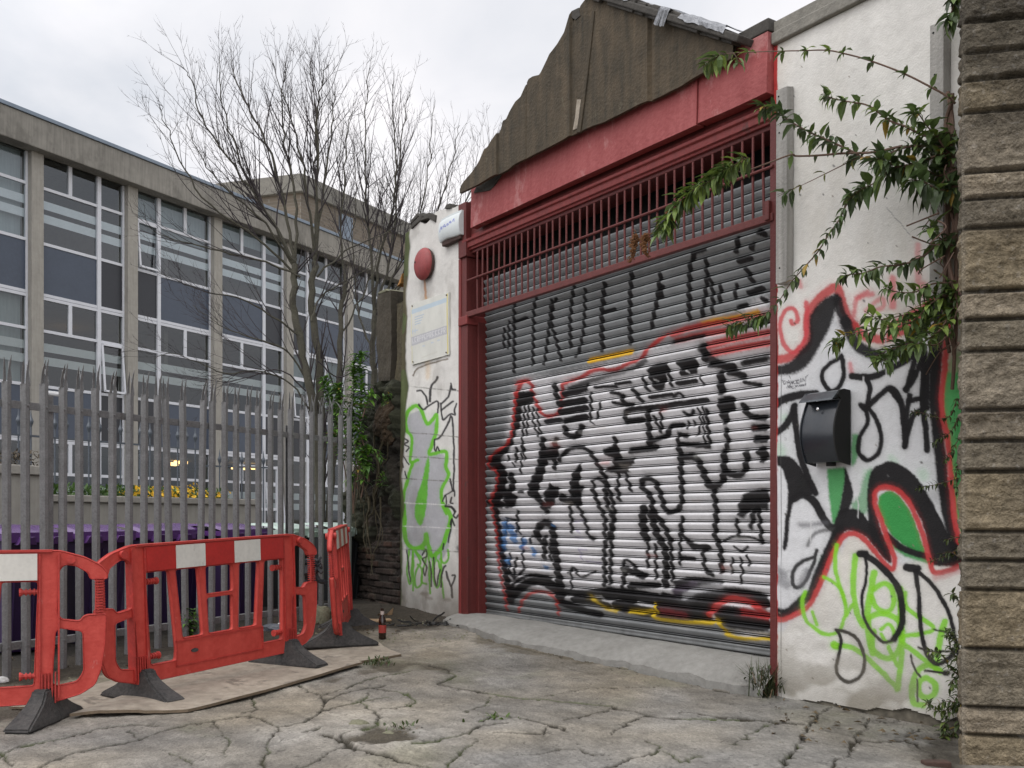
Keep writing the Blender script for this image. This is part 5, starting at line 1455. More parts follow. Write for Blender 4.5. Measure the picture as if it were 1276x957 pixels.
def rr(P, r=.02, n=4):
    """round the corners of a polygon"""
    out = []
    N_ = len(P)
    for i in range(N_):
        a = Vector(P[i - 1]); b = Vector(P[i]); c = Vector(P[(i + 1) % N_])
        d1 = (a - b); d2 = (c - b); k = min(r, d1.length * .45, d2.length * .45)
        p = b + d1.normalized() * k; q = b + d2.normalized() * k
        for j in range(n + 1):
            t = j / n
            out.append(tuple(p * (1 - t) ** 2 + b * 2 * t * (1 - t) + q * t * t))
    return out


def make_barrier(name, label, o, ang, tilt=0., z0=0., foot_turn=(0, 0), foot_z=(0, 0), white_ends=0, group='red and white plastic pedestrian barriers', lean=0.):
    th = thing('plastic_barrier', label, 'barrier', (o[0], o[1], z0), ang, group)
    th.rotation_euler = (lean, tilt, ang)
    L = [(-.725, 1.012), (-.86, .985), (-.955, .93), (-.995, .87), (-.995, .845), (-.9, .845), (-.89, .90), (-.80, .945)]
    # end loops open towards the outside: upper hook and lower bow
    left = [(-.63, 1.015), (-.74, 1.015), (-.875, .975), (-.965, .925), (-1., .88), (-1., .845), (-.905, .845), (-.895, .885), (-.82, .93), (-.765, .935),
            (-.735, .90), (-.725, .65), (-.745, .61), (-.85, .595), (-.875, .63), (-.995, .635), (-.985, .45), (-.965, .31), (-.93, .215), (-.85, .165), (-.72, .132), (-.60, .125)]
    right = [(-x, y) for x, y in left[::-1]]
    outer = rr(left + right, .022)
    hl = rr([(-.865, .536), (-.735, .562), (-.716, .535), (-.698, .24), (-.715, .218), (-.835, .238), (-.87, .295)], .022)
    hr = [(-x, y) for x, y in hl[::-1]]
    h1 = rr([(-.622, .835), (-.425, .835), (-.385, .26), (-.41, .235), (-.60, .235)], .03)
    h1 = rr([(-.626, .838), (-.432, .838), (-.384, .30), (-.394, .228), (-.604, .228)], .022)
    h2 = rr([(-.385, .838), (-.184, .838), (-.158, .368), (-.340, .368)], .025)
    h3 = rr([(-.128, .838), (.128, .838), (.126, .644), (-.126, .644)], .024)
    h4 = rr([(-.122, .622), (.122, .622), (.114, .368), (-.114, .368)], .024)
    mir = lambda P: [(-x, y) for x, y in P[::-1]]
    body = curve_sheet('barrier_frame', outer, [hl, hr, h1, mir(h1), h2, mir(h2), h3, h4], .020, .005, M['plastic'], th)
    mb = MB()
    # lips round the edge make the moulded flange
    def lip(P, w=.004):
        Q = [Vector((x, 0, z)) for x, z in P] + [Vector((P[0][0], 0, P[0][1]))]
        mb_l = []
        for y in (-.016, .016):
            mb.tube([(p.x, y, p.z) for p in Q], w, 4, False)
    lip(outer, .0045)
    for h in (h1, mir(h1), h2, mir(h2), h3, h4, hl, hr): lip(h, .003)
    mb.box(-.70, .70, -.034, .034, 1.008, 1.022); mb.box(-.628, .628, -.026, .026, .842, 1.004)
    for sx in (-1, 1):
        mb.box(sx * .735 - .005, sx * .735 + .005, -.033, .033, .15, 1.0); mb.box(sx * .634 - .004, sx * .634 + .004, -.028, .028, .15, 1.0)
        for k in range(5):
            x = sx * (.645 + k * .018); mb.box(x - .004, x + .004, -.036, .036, .125, .30)
        mb.lathe([(.026, -.045), (.026, .045)], (sx * .80, 0, .965), 16, 'y')
    body2 = mb.build('moulded_flange', M['plastic_dirty'], body, 0)
    # hinge combs
    for sx in (-1, 1):
        mb = MB()
        mb.tube([(sx * .965, 0, .62), (sx * .968, 0, .86)], .010, 8); mb.tube([(sx * .935, -.01, .62), (sx * .938, -.01, .86)], .006, 6)
        for k in range(14):
            z = .635 + k * .0165; mb.box(sx * .955 - .022, sx * .955 + .022, -.02, .02, z - .0035, z + .0035)
        mb.build('hinge_comb', M['plastic_dirty'], th)
    # locking pegs
    for sx in (-1, 1):
        for z in (.775, .285):
            mb = MB(); mb.tube([(sx * .62, 0, z), (sx * .53, 0, z)], .014, 8)
            for k in range(4): mb.lathe([(.021, -.004), (.021, .004)], (sx * (.605 - k * .022), 0, z), 10, 'x')
            mb.lathe([(.025, -.005), (.025, .005)], (sx * .53, 0, z), 10, 'x')
            mb.build('locking_peg', M['plastic_dirty'], th)
    # reflective boards
    xs = [-.622, -.386, -.132, .132, .386, .622]
    for i in range(5):
        for y0, y1 in ((-.030, -.0262), (.0262, .030)):
            q = MB().box(xs[i] + .001, xs[i + 1] - .001, y0, y1, .845, 1.000).build('reflective_panel', M['wpanel'] if (i + white_ends) % 2 else M['rpanel'], th)
            q['label'] = 'scuffed white panel' if (i + white_ends) % 2 else 'red panel'
    mb = MB(); mb.box(-.40, .40, -.022, -.013, .350, .360); mb.box(-.40, .40, -.022, -.013, .185, .193); mb.box(-.40, -.392, -.022, -.013, .19, .36); mb.box(.392, .40, -.022, -.013, .19, .36)
    mb.build('bottom_board_trim', M['plastic_dirty'], body)
    pt = MB().lathe([(.03, -.0075), (.03, .0)], (0, 0, 0), 16, 'y').build('worn_patch', M['rubber'], body)
    pt.location = (-.24, -.0135, .275); pt.scale = (1., 1., .45)
    for i, sx in enumerate((-1, 1)):
        mb = MB()
        lo = [(-.07, -.40, .0), (.07, -.40, .0), (.07, .40, .0), (-.07, .40, .0)]
        S, T = np.meshgrid(np.linspace(0, 1, 14), np.linspace(0, 1, 14))
        prof = [(.325, 0.), (.33, .02), (.30, .04), (.215, .08), (.13, .13), (.09, .17), (.08, .20)]
        wid = [.078, .078, .074, .062, .052, .045, .043]
        for j in range(len(prof) - 1):
            (a, za), (b, zb) = prof[j], prof[j + 1]; wa, wb = wid[j], wid[j + 1]
            mb.add([(-wa, -a, za), (wa, -a, za), (wa, a, za), (-wa, a, za), (-wb, -b, zb), (wb, -b, zb), (wb, b, zb), (-wb, b, zb)], [(0, 1, 5, 4), (1, 2, 6, 5), (2, 3, 7, 6), (3, 0, 4, 7)])
        wb, b, zb = wid[-1], prof[-1][0], prof[-1][1]
        mb.add([(-wb, -b, zb), (wb, -b, zb), (wb, b, zb), (-wb, b, zb)], [(0, 1, 2, 3)])
        mb.add([(-.078, -.325, 0), (.078, -.325, 0), (.078, .325, 0), (-.078, .325, 0)], [(3, 2, 1, 0)])
        f = mb.build('rubber_foot', M['rubber'], th)
        bm = bmesh.new(); bm.from_mesh(f.data); bmesh.ops.remove_doubles(bm, verts=bm.verts, dist=.0005)
        bmesh.ops.bevel(bm, geom=[e for e in bm.edges if e.calc_face_angle(0) > .4], offset=.012, segments=2, affect='EDGES', clamp_overlap=True)
        bm.to_mesh(f.data); bm.free()
        f.location = (sx * .665, 0, foot_z[i] - z0 + sx * .665 * math.sin(tilt)); f.rotation_euler = (-lean, -tilt, foot_turn[i])
    return th


B2 = Frame((-2.363, 6.5), math.atan2(.8575, .5144))
mid = (B2.o[0] + .605 * B2.a[0], B2.o[1] + .605 * B2.a[1])
make_barrier('plastic_barrier', 'red plastic barrier with two white panels, middle one, standing across the plywood sheet', mid, B2.ang, -.036, .03, (.0, .1), (.022, .075))
a1 = math.atan2(.40, .916); p1 = (-2.735 - .665 * math.cos(a1), 5.84 - .665 * math.sin(a1))
make_barrier('plastic_barrier', 'red plastic barrier cut off by the left edge of the photo, foot on bare concrete', p1, a1, .0, -.01, (0., -.45), (.0, .0), 1)
a3 = math.atan2(1.0, -.095); p3 = (-1.455 + .665 * math.cos(a3), 8.4 + .665 * math.sin(a3))
make_barrier('plastic_barrier', 'red plastic barrier seen end-on beside the old brick wall', p3, a3, -.02, .10, (.25, .2), (.115, .11), 1, lean=-.06)
# black tape knot at the hinge
tk = rayp(388, 710, 7.9)
tp = thing('black_rag', 'black tape knotted round the hinge of the middle barrier', 'tape', tk)
mb = MB()
for k in range(14):
    a = Vector((random.uniform(-.04, .04), random.uniform(-.04, .04), random.uniform(-.06, .06))); b = a + Vector((random.uniform(-.06, .09), random.uniform(-.05, .05), random.uniform(-.05, .04))); c_ = b + Vector((random.uniform(-.05, .05), random.uniform(-.05, .05), random.uniform(-.05, .03)))
    mb.tube(crom([a, b, c_], n=4), random.uniform(.012, .024), 5)
mb.build('tape_knot', M['tape'], tp, 0, True)

# ------------------------------------------------------------------ plywood sheets
def sheet(name, label, pts, th, lift, tone=1.):
    P = [gp(u, v, lift) for u, v in pts]
    c = sum(P, Vector()) / len(P)
    t = thing(name, label, 'board', c, 0., 'weathered plywood sheets on the ground')
    # subdivided polygon: fan grid with slight warp
    n = 36
    Q = [p - c for p in P]
    S, T = np.meshgrid(np.linspace(0, 1, n), np.linspace(0, 1, n))
    q = [np.array(v) for v in Q]
    def bil(S, T): return q[0][:, None, None] * (1 - S) * (1 - T) + q[1][:, None, None] * S * (1 - T) + q[2][:, None, None] * S * T + q[3][:, None, None] * (1 - S) * T
    R = bil(S, T)
    w = .035
    rag = (fbm(R[0] * 9, R[1] * 9, 3) - .5)
    edge = np.minimum(np.minimum(S, 1 - S), np.minimum(T, 1 - T))
    R[0] += rag * .03 * (edge < .02); R[1] += rag * .05 * (edge < .02)
    Z = R[2] + .012 * np.sin(S * 5) * np.sin(T * 3 + 1) + .01 * (fbm(R[0] * 2, R[1] * 2, 2) - .5)
    o = grid_obj('plywood_face', R[0], R[1], Z + th, M['ply'], t, None, True)
    ring = [(0, j) for j in range(n)] + [(i, n - 1) for i in range(1, n)] + [(n - 1, j) for j in range(n - 2, -1, -1)] + [(i, 0) for i in range(n - 2, 0, -1)]
    vs = []; 
    for (i, j) in ring: vs += [(R[0][i, j], R[1][i, j], Z[i, j] + th), (R[0][i, j], R[1][i, j], Z[i, j])]
    m_ = len(ring)
    fs = [(2 * k, 2 * ((k + 1) % m_), 2 * ((k + 1) % m_) + 1, 2 * k + 1) for k in range(m_)]
    MB().add(vs, fs).build('plywood_edge', M['plyedge'], t)


sheet('plywood_sheet', 'large pale weathered plywood sheet under the middle barrier', [(87, 893), (233, 886), (452, 829), (330, 806)], .018, .018)
sheet('plywood_sheet', 'plywood sheet reaching out towards the beer bottle, its corner broken', [(330, 849), (499, 816), (470, 803), (320, 812)], .018, .012)
sheet('plywood_sheet', 'plywood sheet tip poking out at left beneath the barrier foot', [(8, 884), (110, 893), (200, 858), (140, 850)], .016, .004)

# ------------------------------------------------------------------ bottle and litter
bp_ = gp(476.5, 796.5, 0.0)
bt = thing('beer_bottle', 'brown glass beer bottle standing on the concrete near the white pier', 'bottle', bp_ + Vector((0, 0, .004)))
MB().lathe([(.03, 0), (.034, .006), (.034, .15), (.031, .175), (.018, .21), (.0145, .225), (.014, .262), (.0155, .264), (.0155, .274), (.012, .276)], (0, 0, 0), 24).build('glass_body', M['bottle'], bt, 0, True)
MB().lathe([(.0165, .218), (.0155, .25)], (0, 0, 0), 20).build('neck_label', M['label'], bt)
MB().lathe([(.0346, .055), (.0346, .125)], (0, 0, 0), 24).build('body_label', M['labelr'], bt)


def lump(name, label, cat, u, v, size, m, seed, off=0., flat=1.):
    p = gp(u, v, off)
    t = thing(name, label, cat, p)
    bm = bmesh.new(); bmesh.ops.create_icosphere(bm, subdivisions=3, radius=1.)
    for vt in bm.verts:
        q = vt.co
        k = .75 + .6 * float(fbm(np.array([q.x * 1.7 + seed + q.z]), np.array([q.y * 1.7 + q.z * .8 + seed]), 3)[0])
        vt.co = Vector((q.x * size[0] * k, q.y * size[1] * k, max(q.z, -.4) * size[2] * k + size[2] * .3))
    me = bpy.data.meshes.new(name); bm.to_mesh(me); bm.free(); me.materials.append(m)
    link(bpy.data.objects.new('surface', me), t)
    return t


lump('lichen_rock', 'pale green lichened rock at the fence foot behind the barriers', 'rock', 400, 777, (.10, .08, .14), M['lime'], 3.)
lump('crumpled_bag', 'crumpled grey bag on the soil behind the middle barrier', 'litter', 340, 786, (.12, .08, .05), M['litter'], 5.)
lump('paper_cup', 'white crumpled paper cup beside the grey bag', 'litter', 349, 785, (.035, .04, .05), M['white'], 9.)
lump('paper_scrap', 'white and blue paper scrap on the soil at the far left', 'litter', 3, 851, (.045, .04, .035), M['white'], 12.)
for i, (u, v, s_) in enumerate([(178, 888 - 75, .02), (290, 800, .025), (446, 905, .06), (484, 916, .035), (160, 806, .02), (700, 800, .015)]):
    lump('loose_stone', ['small stone on the soil behind the middle barrier at left', 'small stone on the soil behind the middle barrier near its right post', 'grey stone lying in the dirt-filled hole of the concrete', 'small flat stone beside the dirt-filled hole of the concrete', 'pebble at the fence foot left of the weed', 'pebble lodged at the foot of the ramp'][i], 'stone', u, v, (s_, s_ * .8, s_ * .5), M['lime'] if i > 1 else M['ramp'], 20. + i)


def cardboard():
    c = gp(486, 769); t = thing('cardboard_piece', 'torn brown cardboard leaning at the foot of the old brick wall', 'cardboard', c)
    pts = [(462, 772), (473, 764), (482, 765), (490, 757), (488, 768), (480, 773), (468, 775)]
    P = [rayp(u, v, c.y + .02 * i) - c for i, (u, v) in enumerate(pts)]
    mb = MB(); n = len(P)
    mb.add([tuple(p) for p in P] + [(p.x, p.y + .03, p.z - .012) for p in P], [tuple(range(n)), tuple(range(n, 2 * n))[::-1]] + [(i, (i + 1) % n, n + (i + 1) % n, n + i) for i in range(n)])
    mb.build('torn_sheet', M['card'], t)
    c = gp(471, 775); t = thing('cardboard_piece', 'flat torn cardboard on the soil behind the beer bottle', 'cardboard', c)
    mb = MB(); mb.prism([(-.13, -.1), (.02, -.14), (.14, -.03), (.1, .09), (.0, .06), (-.1, .11)], lambda x, y: (x, y, .012), lambda x, y: (x, y, .022 + .03 * (x + .1))); mb.build('torn_sheet', M['card'], t)


cardboard()
c = gp(538, 779); t = thing('burnt_debris', 'black burnt cable debris heaped at the foot of the white pier', 'debris', c)
mb = MB()
for k in range(24):
    x = random.gauss(0, .17); y = random.gauss(0, .07)
    P = [Vector((x, y, random.uniform(0, .05)))]
    d = Vector((random.uniform(-1, 1), random.uniform(-1, 1), random.uniform(-.3, .2))).normalized()
    for j in range(4):
        d = (d + Vector((random.uniform(-1, 1), random.uniform(-1, 1), random.uniform(-.7, .5))) * .6).normalized(); q = P[-1] + d * random.uniform(.02, .05); q.z = max(q.z, .008); P.append(q)
    mb.tube(crom(P, n=3), random.uniform(.004, .013), 5)
for k in range(14):
    x = random.gauss(0, .16); y = random.gauss(0, .06); s_ = random.uniform(.015, .04)
    mb.lathe([(s_, 0), (s_ * .9, s_ * .6), (s_ * .3, s_)], (x, y, 0), 5)
mb.build('charred_heap', M['char'], t)
mb = MB()
c = gp(1165, 951); t = thing('brick_fragment', 'red brick fragment lying at the foot of the stone pier', 'brick', c)
MB().box(-.06, .07, -.03, .03, -.03, .012).build('brick_body', mat('red_brick_bit', (.06, .032, .024), .9, .3, 15, .3, 50), t, .006)
mb = MB()
for k in range(300):
    u = random.choice([random.uniform(-20, 470), random.uniform(470, 600)]); v = random.uniform(775, 860) if u < 300 else random.uniform(772, 800)
    s_ = random.uniform(.004, .016); p = gp(u, v)
    mb.hexa([(p.x - s_, p.y - s_, p.z - .003), (p.x + s_ * .8, p.y - s_, p.z - .003), (p.x + s_, p.y + s_, p.z - .003), (p.x - s_, p.y + s_ * .6, p.z - .003)], [(p.x - s_ * .5, p.y - s_ * .6, p.z + s_ * .7), (p.x + s_ * .5, p.y - s_ * .4, p.z + s_ * .9), (p.x + s_ * .4, p.y + s_ * .5, p.z + s_ * .6), (p.x - s_ * .6, p.y + s_ * .3, p.z + s_)])
ml = MB()
for k in range(260):
    u = random.choice([random.uniform(-20, 300), random.uniform(380, 500), random.uniform(960, 1190)]); v = random.uniform(800, 862) if u < 300 else (random.uniform(772, 792) if u < 600 else random.uniform(872, 930))
    p = gp(u, v); g = random.uniform(.4, 1.2); a_ = random.uniform(0, 6.3); s_ = random.uniform(.012, .03)
    dx, dy = math.cos(a_) * s_, math.sin(a_) * s_
    ml.add([(p.x - dx, p.y - dy, p.z + .012), (p.x + dy * .4, p.y - dx * .4, p.z + .02 + random.random() * .012), (p.x + dx, p.y + dy, p.z + .013), (p.x - dy * .4, p.y + dx * .4, p.z + .02)], [(0, 1, 2, 3)], (.12 * g, .085 * g, .045 * g))
tag(ml.build('fallen_leaves', M['leaf']), 'dry brown fallen leaves scattered over the soil and wall foot', 'leaves', kind='stuff')
tag(mb.build('grit', M['lime']), 'small grit and crumbs scattered on the soil by the fence', 'grit', kind='stuff')

# ================================================================== WHEELIE BINS
def make_bin(label, body_m, lid_m, group):
    t = thing('wheelie_bin', label, 'bin', (0, 0, 0), 0, group)
    # front faces -y
    def ring(z, w, d0, d1): return [(-w, d0, z), (w, d0, z), (w, d1, z), (-w, d1, z)]
    mb = MB()
    mb.hexa(ring(.06, .22, -.22, .20), ring(.96, .275, -.33, .24))
    for x in (-.18, -.09, 0, .09, .18):
        mb.hexa([(x - .012, -.236, .12), (x + .012, -.236, .12), (x + .012, -.2, .12), (x - .012, -.2, .12)], [(x * 1.1 - .012, -.335, .88), (x * 1.1 + .012, -.335, .88), (x * 1.1 + .012, -.28, .88), (x * 1.1 - .012, -.28, .88)])
    mb.build('body', body_m, t, .012)
    MB().hexa(ring(.95, .29, -.355, .27), ring(1.005, .295, -.365, .275)).build('rim', body_m, t, .008)
    mb = MB()
    n = 8
    rows = []
    for i in range(n + 1):
        u = i / n; y = -.385 + u * .67
        h = 1.008 + .075 * math.sin(min(1, u * 1.15 + .06) * PI * .62) + .012 * u
        rows.append([(-.305, y, h - .02), (-.25, y, h), (0, y, h + .008), (.25, y, h), (.305, y, h - .02)])
    R = np.array(rows)
    vs = R.reshape(-1, 3).tolist(); m_ = 5
    fs = [(i * m_ + k, i * m_ + k + 1, (i + 1) * m_ + k + 1, (i + 1) * m_ + k) for i in range(n) for k in range(4)]
    mb.add(vs, fs)
    mb.box(-.305, .305, -.388, -.37, .955, 1.035); mb.box(-.308, -.292, -.385, .29, .97, 1.02); mb.box(.292, .308, -.385, .29, .97, 1.02)
    lid = mb.build('lid', lid_m, t, .0)
    mb = MB()
    for x in (-.15, .15):
        mb = MB()
        mb.hexa([(x - .09, -.42, .935), (x + .09, -.42, .935), (x + .09, -.36, .935), (x - .09, -.36, .935)], [(x - .06, -.445, 1.0), (x + .06, -.445, 1.0), (x + .06, -.37, 1.0), (x - .06, -.37, 1.0)])
        mb.build('lid_grip', lid_m, lid, .006)
    MB().tube([(-.24, .30, .98), (-.24, .36, 1.02), (.24, .36, 1.02), (.24, .30, .98)], .016, 8).build('handle', body_m, t)
    for sx in (-1, 1):
        MB().lathe([(.04, -.03), (.1, -.028), (.1, .028), (.04, .03)], (sx * .25, .2, .1), 20, 'x').build('wheel', M['wheel'], t)
    return t


bp0 = make_bin('purple wheelie bin behind the fence at the far left edge', M['bin_purple'], M['lid_purple'], 'wheelie bins behind the palisade fence')
bd0 = make_bin('dark wheelie bin with mint lid behind the fence, just right of the last purple bin', M['bin_dark'], M['lid_mint'], 'wheelie bins behind the palisade fence')
spots = [(20, 0), (104, 0), (182, 0), (281, 0), (347, 1), (414, 1), (226, 0)]
labs = ['purple wheelie bin behind the fence at the far left edge', 'purple wheelie bin behind the fence above the gap between the left and middle barriers',
        'purple wheelie bin behind the fence below the yellow flowers', 'purple wheelie bin next to the mint-lidded bins behind the fence', 'dark wheelie bin with mint lid behind the fence, next to the last purple bin',
        'dark wheelie bin with mint lid behind the fence nearest the old brick wall', 'purple wheelie bin pushed behind its neighbours below the right end of the flowers']
first = [True, True]
for (u, k), lb in zip(spots, labs):
    p = (bp0, bd0)[k]
    o = p if first[k] else copy_tree(p)
    first[k] = False
    n = -1.0 if u != 222 else -1.25
    # position on a line one metre behind the fence
    nb = 1.0 if u != 226 else 1.45
    fr2 = Frame((FF.o[0] + FF.b[0] * nb, FF.o[1] + FF.b[1] * nb), FF.ang)
    t = fr2.hit(u, 640)[0]
    X = fr2.o[0] + t * FF.a[0]; Y = fr2.o[1] + t * FF.a[1]
    o.location = (X, Y, .045); o.rotation_euler = (0, 0, FF.ang - .12 + random.uniform(-.05, .05))
    o.scale = (.9, 1, 1)
    o['label'] = lb

# ================================================================== PLANTER, HEDGE, FLOWERS, RAILINGS
PF = Frame((-5.1, 11.5), FF.ang)
pl = frame_thing('planter_wall', 'low grey concrete planter wall beyond the wheelie bins', 'planter', PF)
MB().box(-.4, 3.1, 0, .25, .0, 1.38).build('wall_face', M['conc'], pl, .01)
MB().box(-.42, 3.12, -.04, .29, 1.38, 1.46).build('coping', M['conc'], pl, .01)
MB().box(-.3, 3.0, .25, 1.2, .0, 1.44).build('soil_bed', M['soil'], pl)
pl2 = frame_thing('planter_wall', 'taller grey concrete planter wall with dry hedge at the far left', 'planter', PF)
MB().box(-3.5, -.52, -.3, -.05, .0, 1.72).build('wall_face', M['conc'], pl2, .01)
MB().box(-3.5, -.5, -.34, -.02, 1.66, 1.76).build('coping', M['conc'], pl2, .01)
MB().box(-1.35, -1.33, -.302, -.28, .1, 1.66).build('joint', M['black'], pl2)


def leaf_mesh(mb, p, d, up, L, w, col, fold=.25, droop=.2):
    """one pointed leaf: two halves folded on the midrib, tip drooping"""
    d = d.normalized(); s = d.cross(up)
    s = s.normalized() if s.length > 1e-4 else d.orthogonal().normalized()
    n = s.cross(d)
    a = p; m1 = p + d * L * .32 - n * droop * L * .06; m2 = p + d * L * .66 - n * droop * L * .3; t = p + d * L * .97 - n * droop * L * .75
    l1 = m1 - s * w * .5 + n * fold * w * .5; r1 = m1 + s * w * .5 + n * fold * w * .5
    l2 = m2 - s * w * .38 + n * fold * w * .38; r2 = m2 + s * w * .38 + n * fold * w * .38
    mb.add([a, l1, m1, r1, l2, m2, r2, t], [(0, 2, 1), (0, 3, 2), (1, 2, 5, 4), (2, 3, 6, 5), (4, 5, 7), (5, 6, 7)], col)


def rv(s=1.):
    return Vector((random.gauss(0, s), random.gauss(0, s), random.gauss(0, s)))


hd = frame_thing('dry_hedge', 'dry brown hedge trimmed low on the taller planter wall', 'hedge', PF)
mb = MB()
for k in range(2600):
    x = random.uniform(-3.5, -.5); y = random.uniform(-.3, .5); z = 1.74 + random.random() ** .7 * .2 * (.7 + .5 * float(vnoise(np.array([x * 3]), np.array([y * 3]))[0]))
    g = random.uniform(.5, 1.3)
    leaf_mesh(mb, Vector((x, y, z)), rv(), Vector((0, 0, 1)), .05, .025, (.10 * g, .08 * g, .055 * g))
mb.build('foliage', M['hedge'], hd)
fb = frame_thing('flowering_plants', 'yellow flowers and green leaves growing along the planter', 'flowers', PF)
mb = MB(); mf = MB()
for k in range(1500):
    x = random.uniform(.1, 2.7); y = random.uniform(.1, .6); z = 1.44 + random.random() * .13
    g = random.uniform(.6, 1.3)
    leaf_mesh(mb, Vector((x, y, z)), rv() + Vector((0, 0, .8)), Vector((0, 0, 1)), .08, .03, (.07 * g, .14 * g, .03 * g))
for k in range(330):
    x = random.choice([random.uniform(.85, 2.55), random.gauss(1.4, .25), random.gauss(2.0, .2)]); y = random.uniform(-.05, .5); z = 1.46 + abs(random.gauss(.05, .06))
    r = random.uniform(.018, .034); c0 = Vector((x, y, z)); n = (rv(.4) + Vector((0, -.8, .6))).normalized(); s_ = n.orthogonal().normalized(); w_ = n.cross(s_)
    vs = [c0] + [c0 + (s_ * math.cos(a) + w_ * math.sin(a)) * r * (1 if j % 2 else .5) + n * .008 for j, a in enumerate(np.linspace(0, 2 * PI, 12, endpoint=False))]
    mf.add(vs, [(0, j + 1, (j + 1) % 12 + 1) for j in range(12)])
mb.build('leaves', M['leaf'], fb); mf.build('yellow_flowers', M['yellow'], fb)

RF = Frame((-5.1 + FF.b[0] * .8, 11.5 + FF.b[1] * .8), FF.ang)


def railing(name, label, x0, x1, z0, z1, fr, pitch, lowrails):
    t = frame_thing(name, label, 'railing', fr, 'spear-topped iron railings of the school')
    for z in lowrails:
        MB().box(x0, x1, -.012, .012, z - .012, z + .012).build('rail', M['rail'], t)
    p0 = None
    n = int((x1 - x0) / pitch)
    for i in range(n + 1):
        if p0 is None:
            mb = MB(); mb.tube([(0, 0, z0), (0, 0, z1)], .011, 6)
            mb.lathe([(.009, z1 - .02), (.03, z1 + .04), (.032, z1 + .06), (.012, z1 + .11), (.002, z1 + .2)], (0, 0, 0), 6)
            p0 = mb.build('picket', M['rail'], t); p = p0
        else:
            p = p0.copy(); link(p, t)
        p.location = (x0 + i * pitch, 0, 0)
    return t


railing('iron_railing', 'blue-grey spear-topped iron railing standing on the planter', -1.9, 2.9, 1.42, 2.30, RF, .165, (1.62, 2.18))
SFR = Frame((RF.o[0] + 2.9 * RF.a[0], RF.o[1] + 2.9 * RF.a[1]), math.atan2(.55, .83))
railing('iron_railing', 'short blue-grey stair railing beyond the right end of the planter', 0., .95, .9, 2.0, SFR, .11, (1.1, 1.95))
MB_ = frame_thing('street_post', 'short grey steel post standing in front of the railing', 'post', RF)
MB().box(-1.05, -1.0, -.1, -.05, .4, 2.12).build('post_shaft', M['galv'], MB_, .004)

# ================================================================== SCHOOL BUILDING
sch = frame_thing('school_building', 'long grey concrete school block with white framed windows and blue panels', 'building', SF)
colt = [-5.85, -2.95, 0., 2.75, 5.75, 8.8, 11.85, 14.9, 17.9]
Zr = [(9.80, 6.43), (6.43, 3.06), (3.06, -.31)]       # top and bottom of each storey
gl = glass_mat('window_glass', (.64, .68, .69), .10); gl2 = glass_mat('window_glass_dark', (.55, .58, .57), .08)
for t in colt:
    MB().box(t - .16, t + .16, -.16, .22, -.4, 9.72).build('concrete_column', M['conc'], sch, .012)
MB().box(-7, 19, -.42, .3, 9.715, 10.41).build('roof_fascia', M['fascia_conc'], sch, .02)
MB().box(-7, 19, -.46, .32, 10.41, 10.50).build('roof_flashing', M['bluegrey'], sch, .008)
MB().box(-7, 19, .3, 9., 9.82, 10.3).build('roof_slab', M['conc'], sch)
for i in range(len(colt) - 1):
    a = colt[i] + .165; b = colt[i + 1] - .165
    wide_left = (i % 2 == 0)
    if i == 0 or i == 1: wide_left = (i % 2 == 0)
    w = b - a
    mx = a + w * (.68 if wide_left else .30)
    W0, W1 = (a, mx) if wide_left else (mx, b)
    N0, N1 = (mx, b) if wide_left else (a, mx)
    for si, (zt, zb) in enumerate(Zr):
        z_tr = zt - .82; z_mn = zt - 2.13
        mb = MB()
        fw = .035
        mb.box(a, a + fw * 1.4, -.03, .05, zb, zt); mb.box(b - fw * 1.4, b, -.03, .05, zb, zt); mb.box(mx - .055, mx + .055, -.04, .05, zb, zt)
        for z in (zt - .05, z_tr, z_mn, zb + .03):
            for (p, q) in ((a + fw * 1.4, mx - .055), (mx + .055, b - fw * 1.4)):
                mb.box(p, q, -.02, .045, z - fw, z + fw)
        wm = (W0 + W1) / 2
        mb.box(wm - .05, wm + .05, -.02, .045, z_tr + fw, zt - .05 - fw)
        fr_ = mb.build('window_frame', M['wframe'], sch, 0)
        g = MB(); g.add([(a + .05, .014, z_mn), (b - .05, .014, z_mn), (b - .05, .014, zt - .05), (a + .05, .014, zt - .05)], [(0, 1, 2, 3)])
        if (i, si) in ((1, 0), (1, 1), (3, 0), (5, 1), (4, 0)):
            zc = (z_mn + .03) if i == 1 else zt - random.uniform(.5, 1.1)
            MB().box(a + .06, b - .06, .16, .17, zc, zt - .06).build('window_blind', M['blind'], fr_)
        go = g.build('window_glass', gl if si == 0 else gl2, fr_)
        mb = MB()
        lift = .0 if random.random() < .6 else random.choice([-.05, .06])
        for dz in (.66, .98):
            mb.box(W0 + .06, W1 - .06, .024, .03, z_mn + dz - .15, z_mn + dz + .05); mb.box(N0 + .06, N1 - .06, .024, .03, z_mn + dz - .15 + lift, z_mn + dz + .05 + lift)
        mb.build('window_film', M['strip'], fr_)
        s1 = MB().box(W0 + .045, W1 - .04, .0, .03, zb + .065, z_mn - fw).build('spandrel_panel', M['bluepanel'], fr_)
        s2 = MB().box(N0 + .045, N1 - .04, .0, .03, zb + .065, z_mn - fw).build('spandrel_panel', M['darkpanel'], fr_)
        s2['label'] = 'narrow charcoal panel'
        # a top-hung sash ajar here and there
        if (i + si) % 3 == 0:
            mb = MB()
            for (p, q, r, s_) in ((N0 + .07, N1 - .05, z_mn + .04, z_mn + .09), (N0 + .07, N1 - .05, z_tr - .09, z_tr - .04), (N0 + .06, N0 + .11, z_mn + .04, z_tr - .04), (N1 - .1, N1 - .05, z_mn + .04, z_tr - .04)):
                mb.box(p, q, -.03, .0, r - z_tr, s_ - z_tr)
            sa = mb.build('open_sash', M['wframe'], fr_); sa.location = (0, -.02, z_tr); sa.rotation_euler = (-.09, 0, 0)
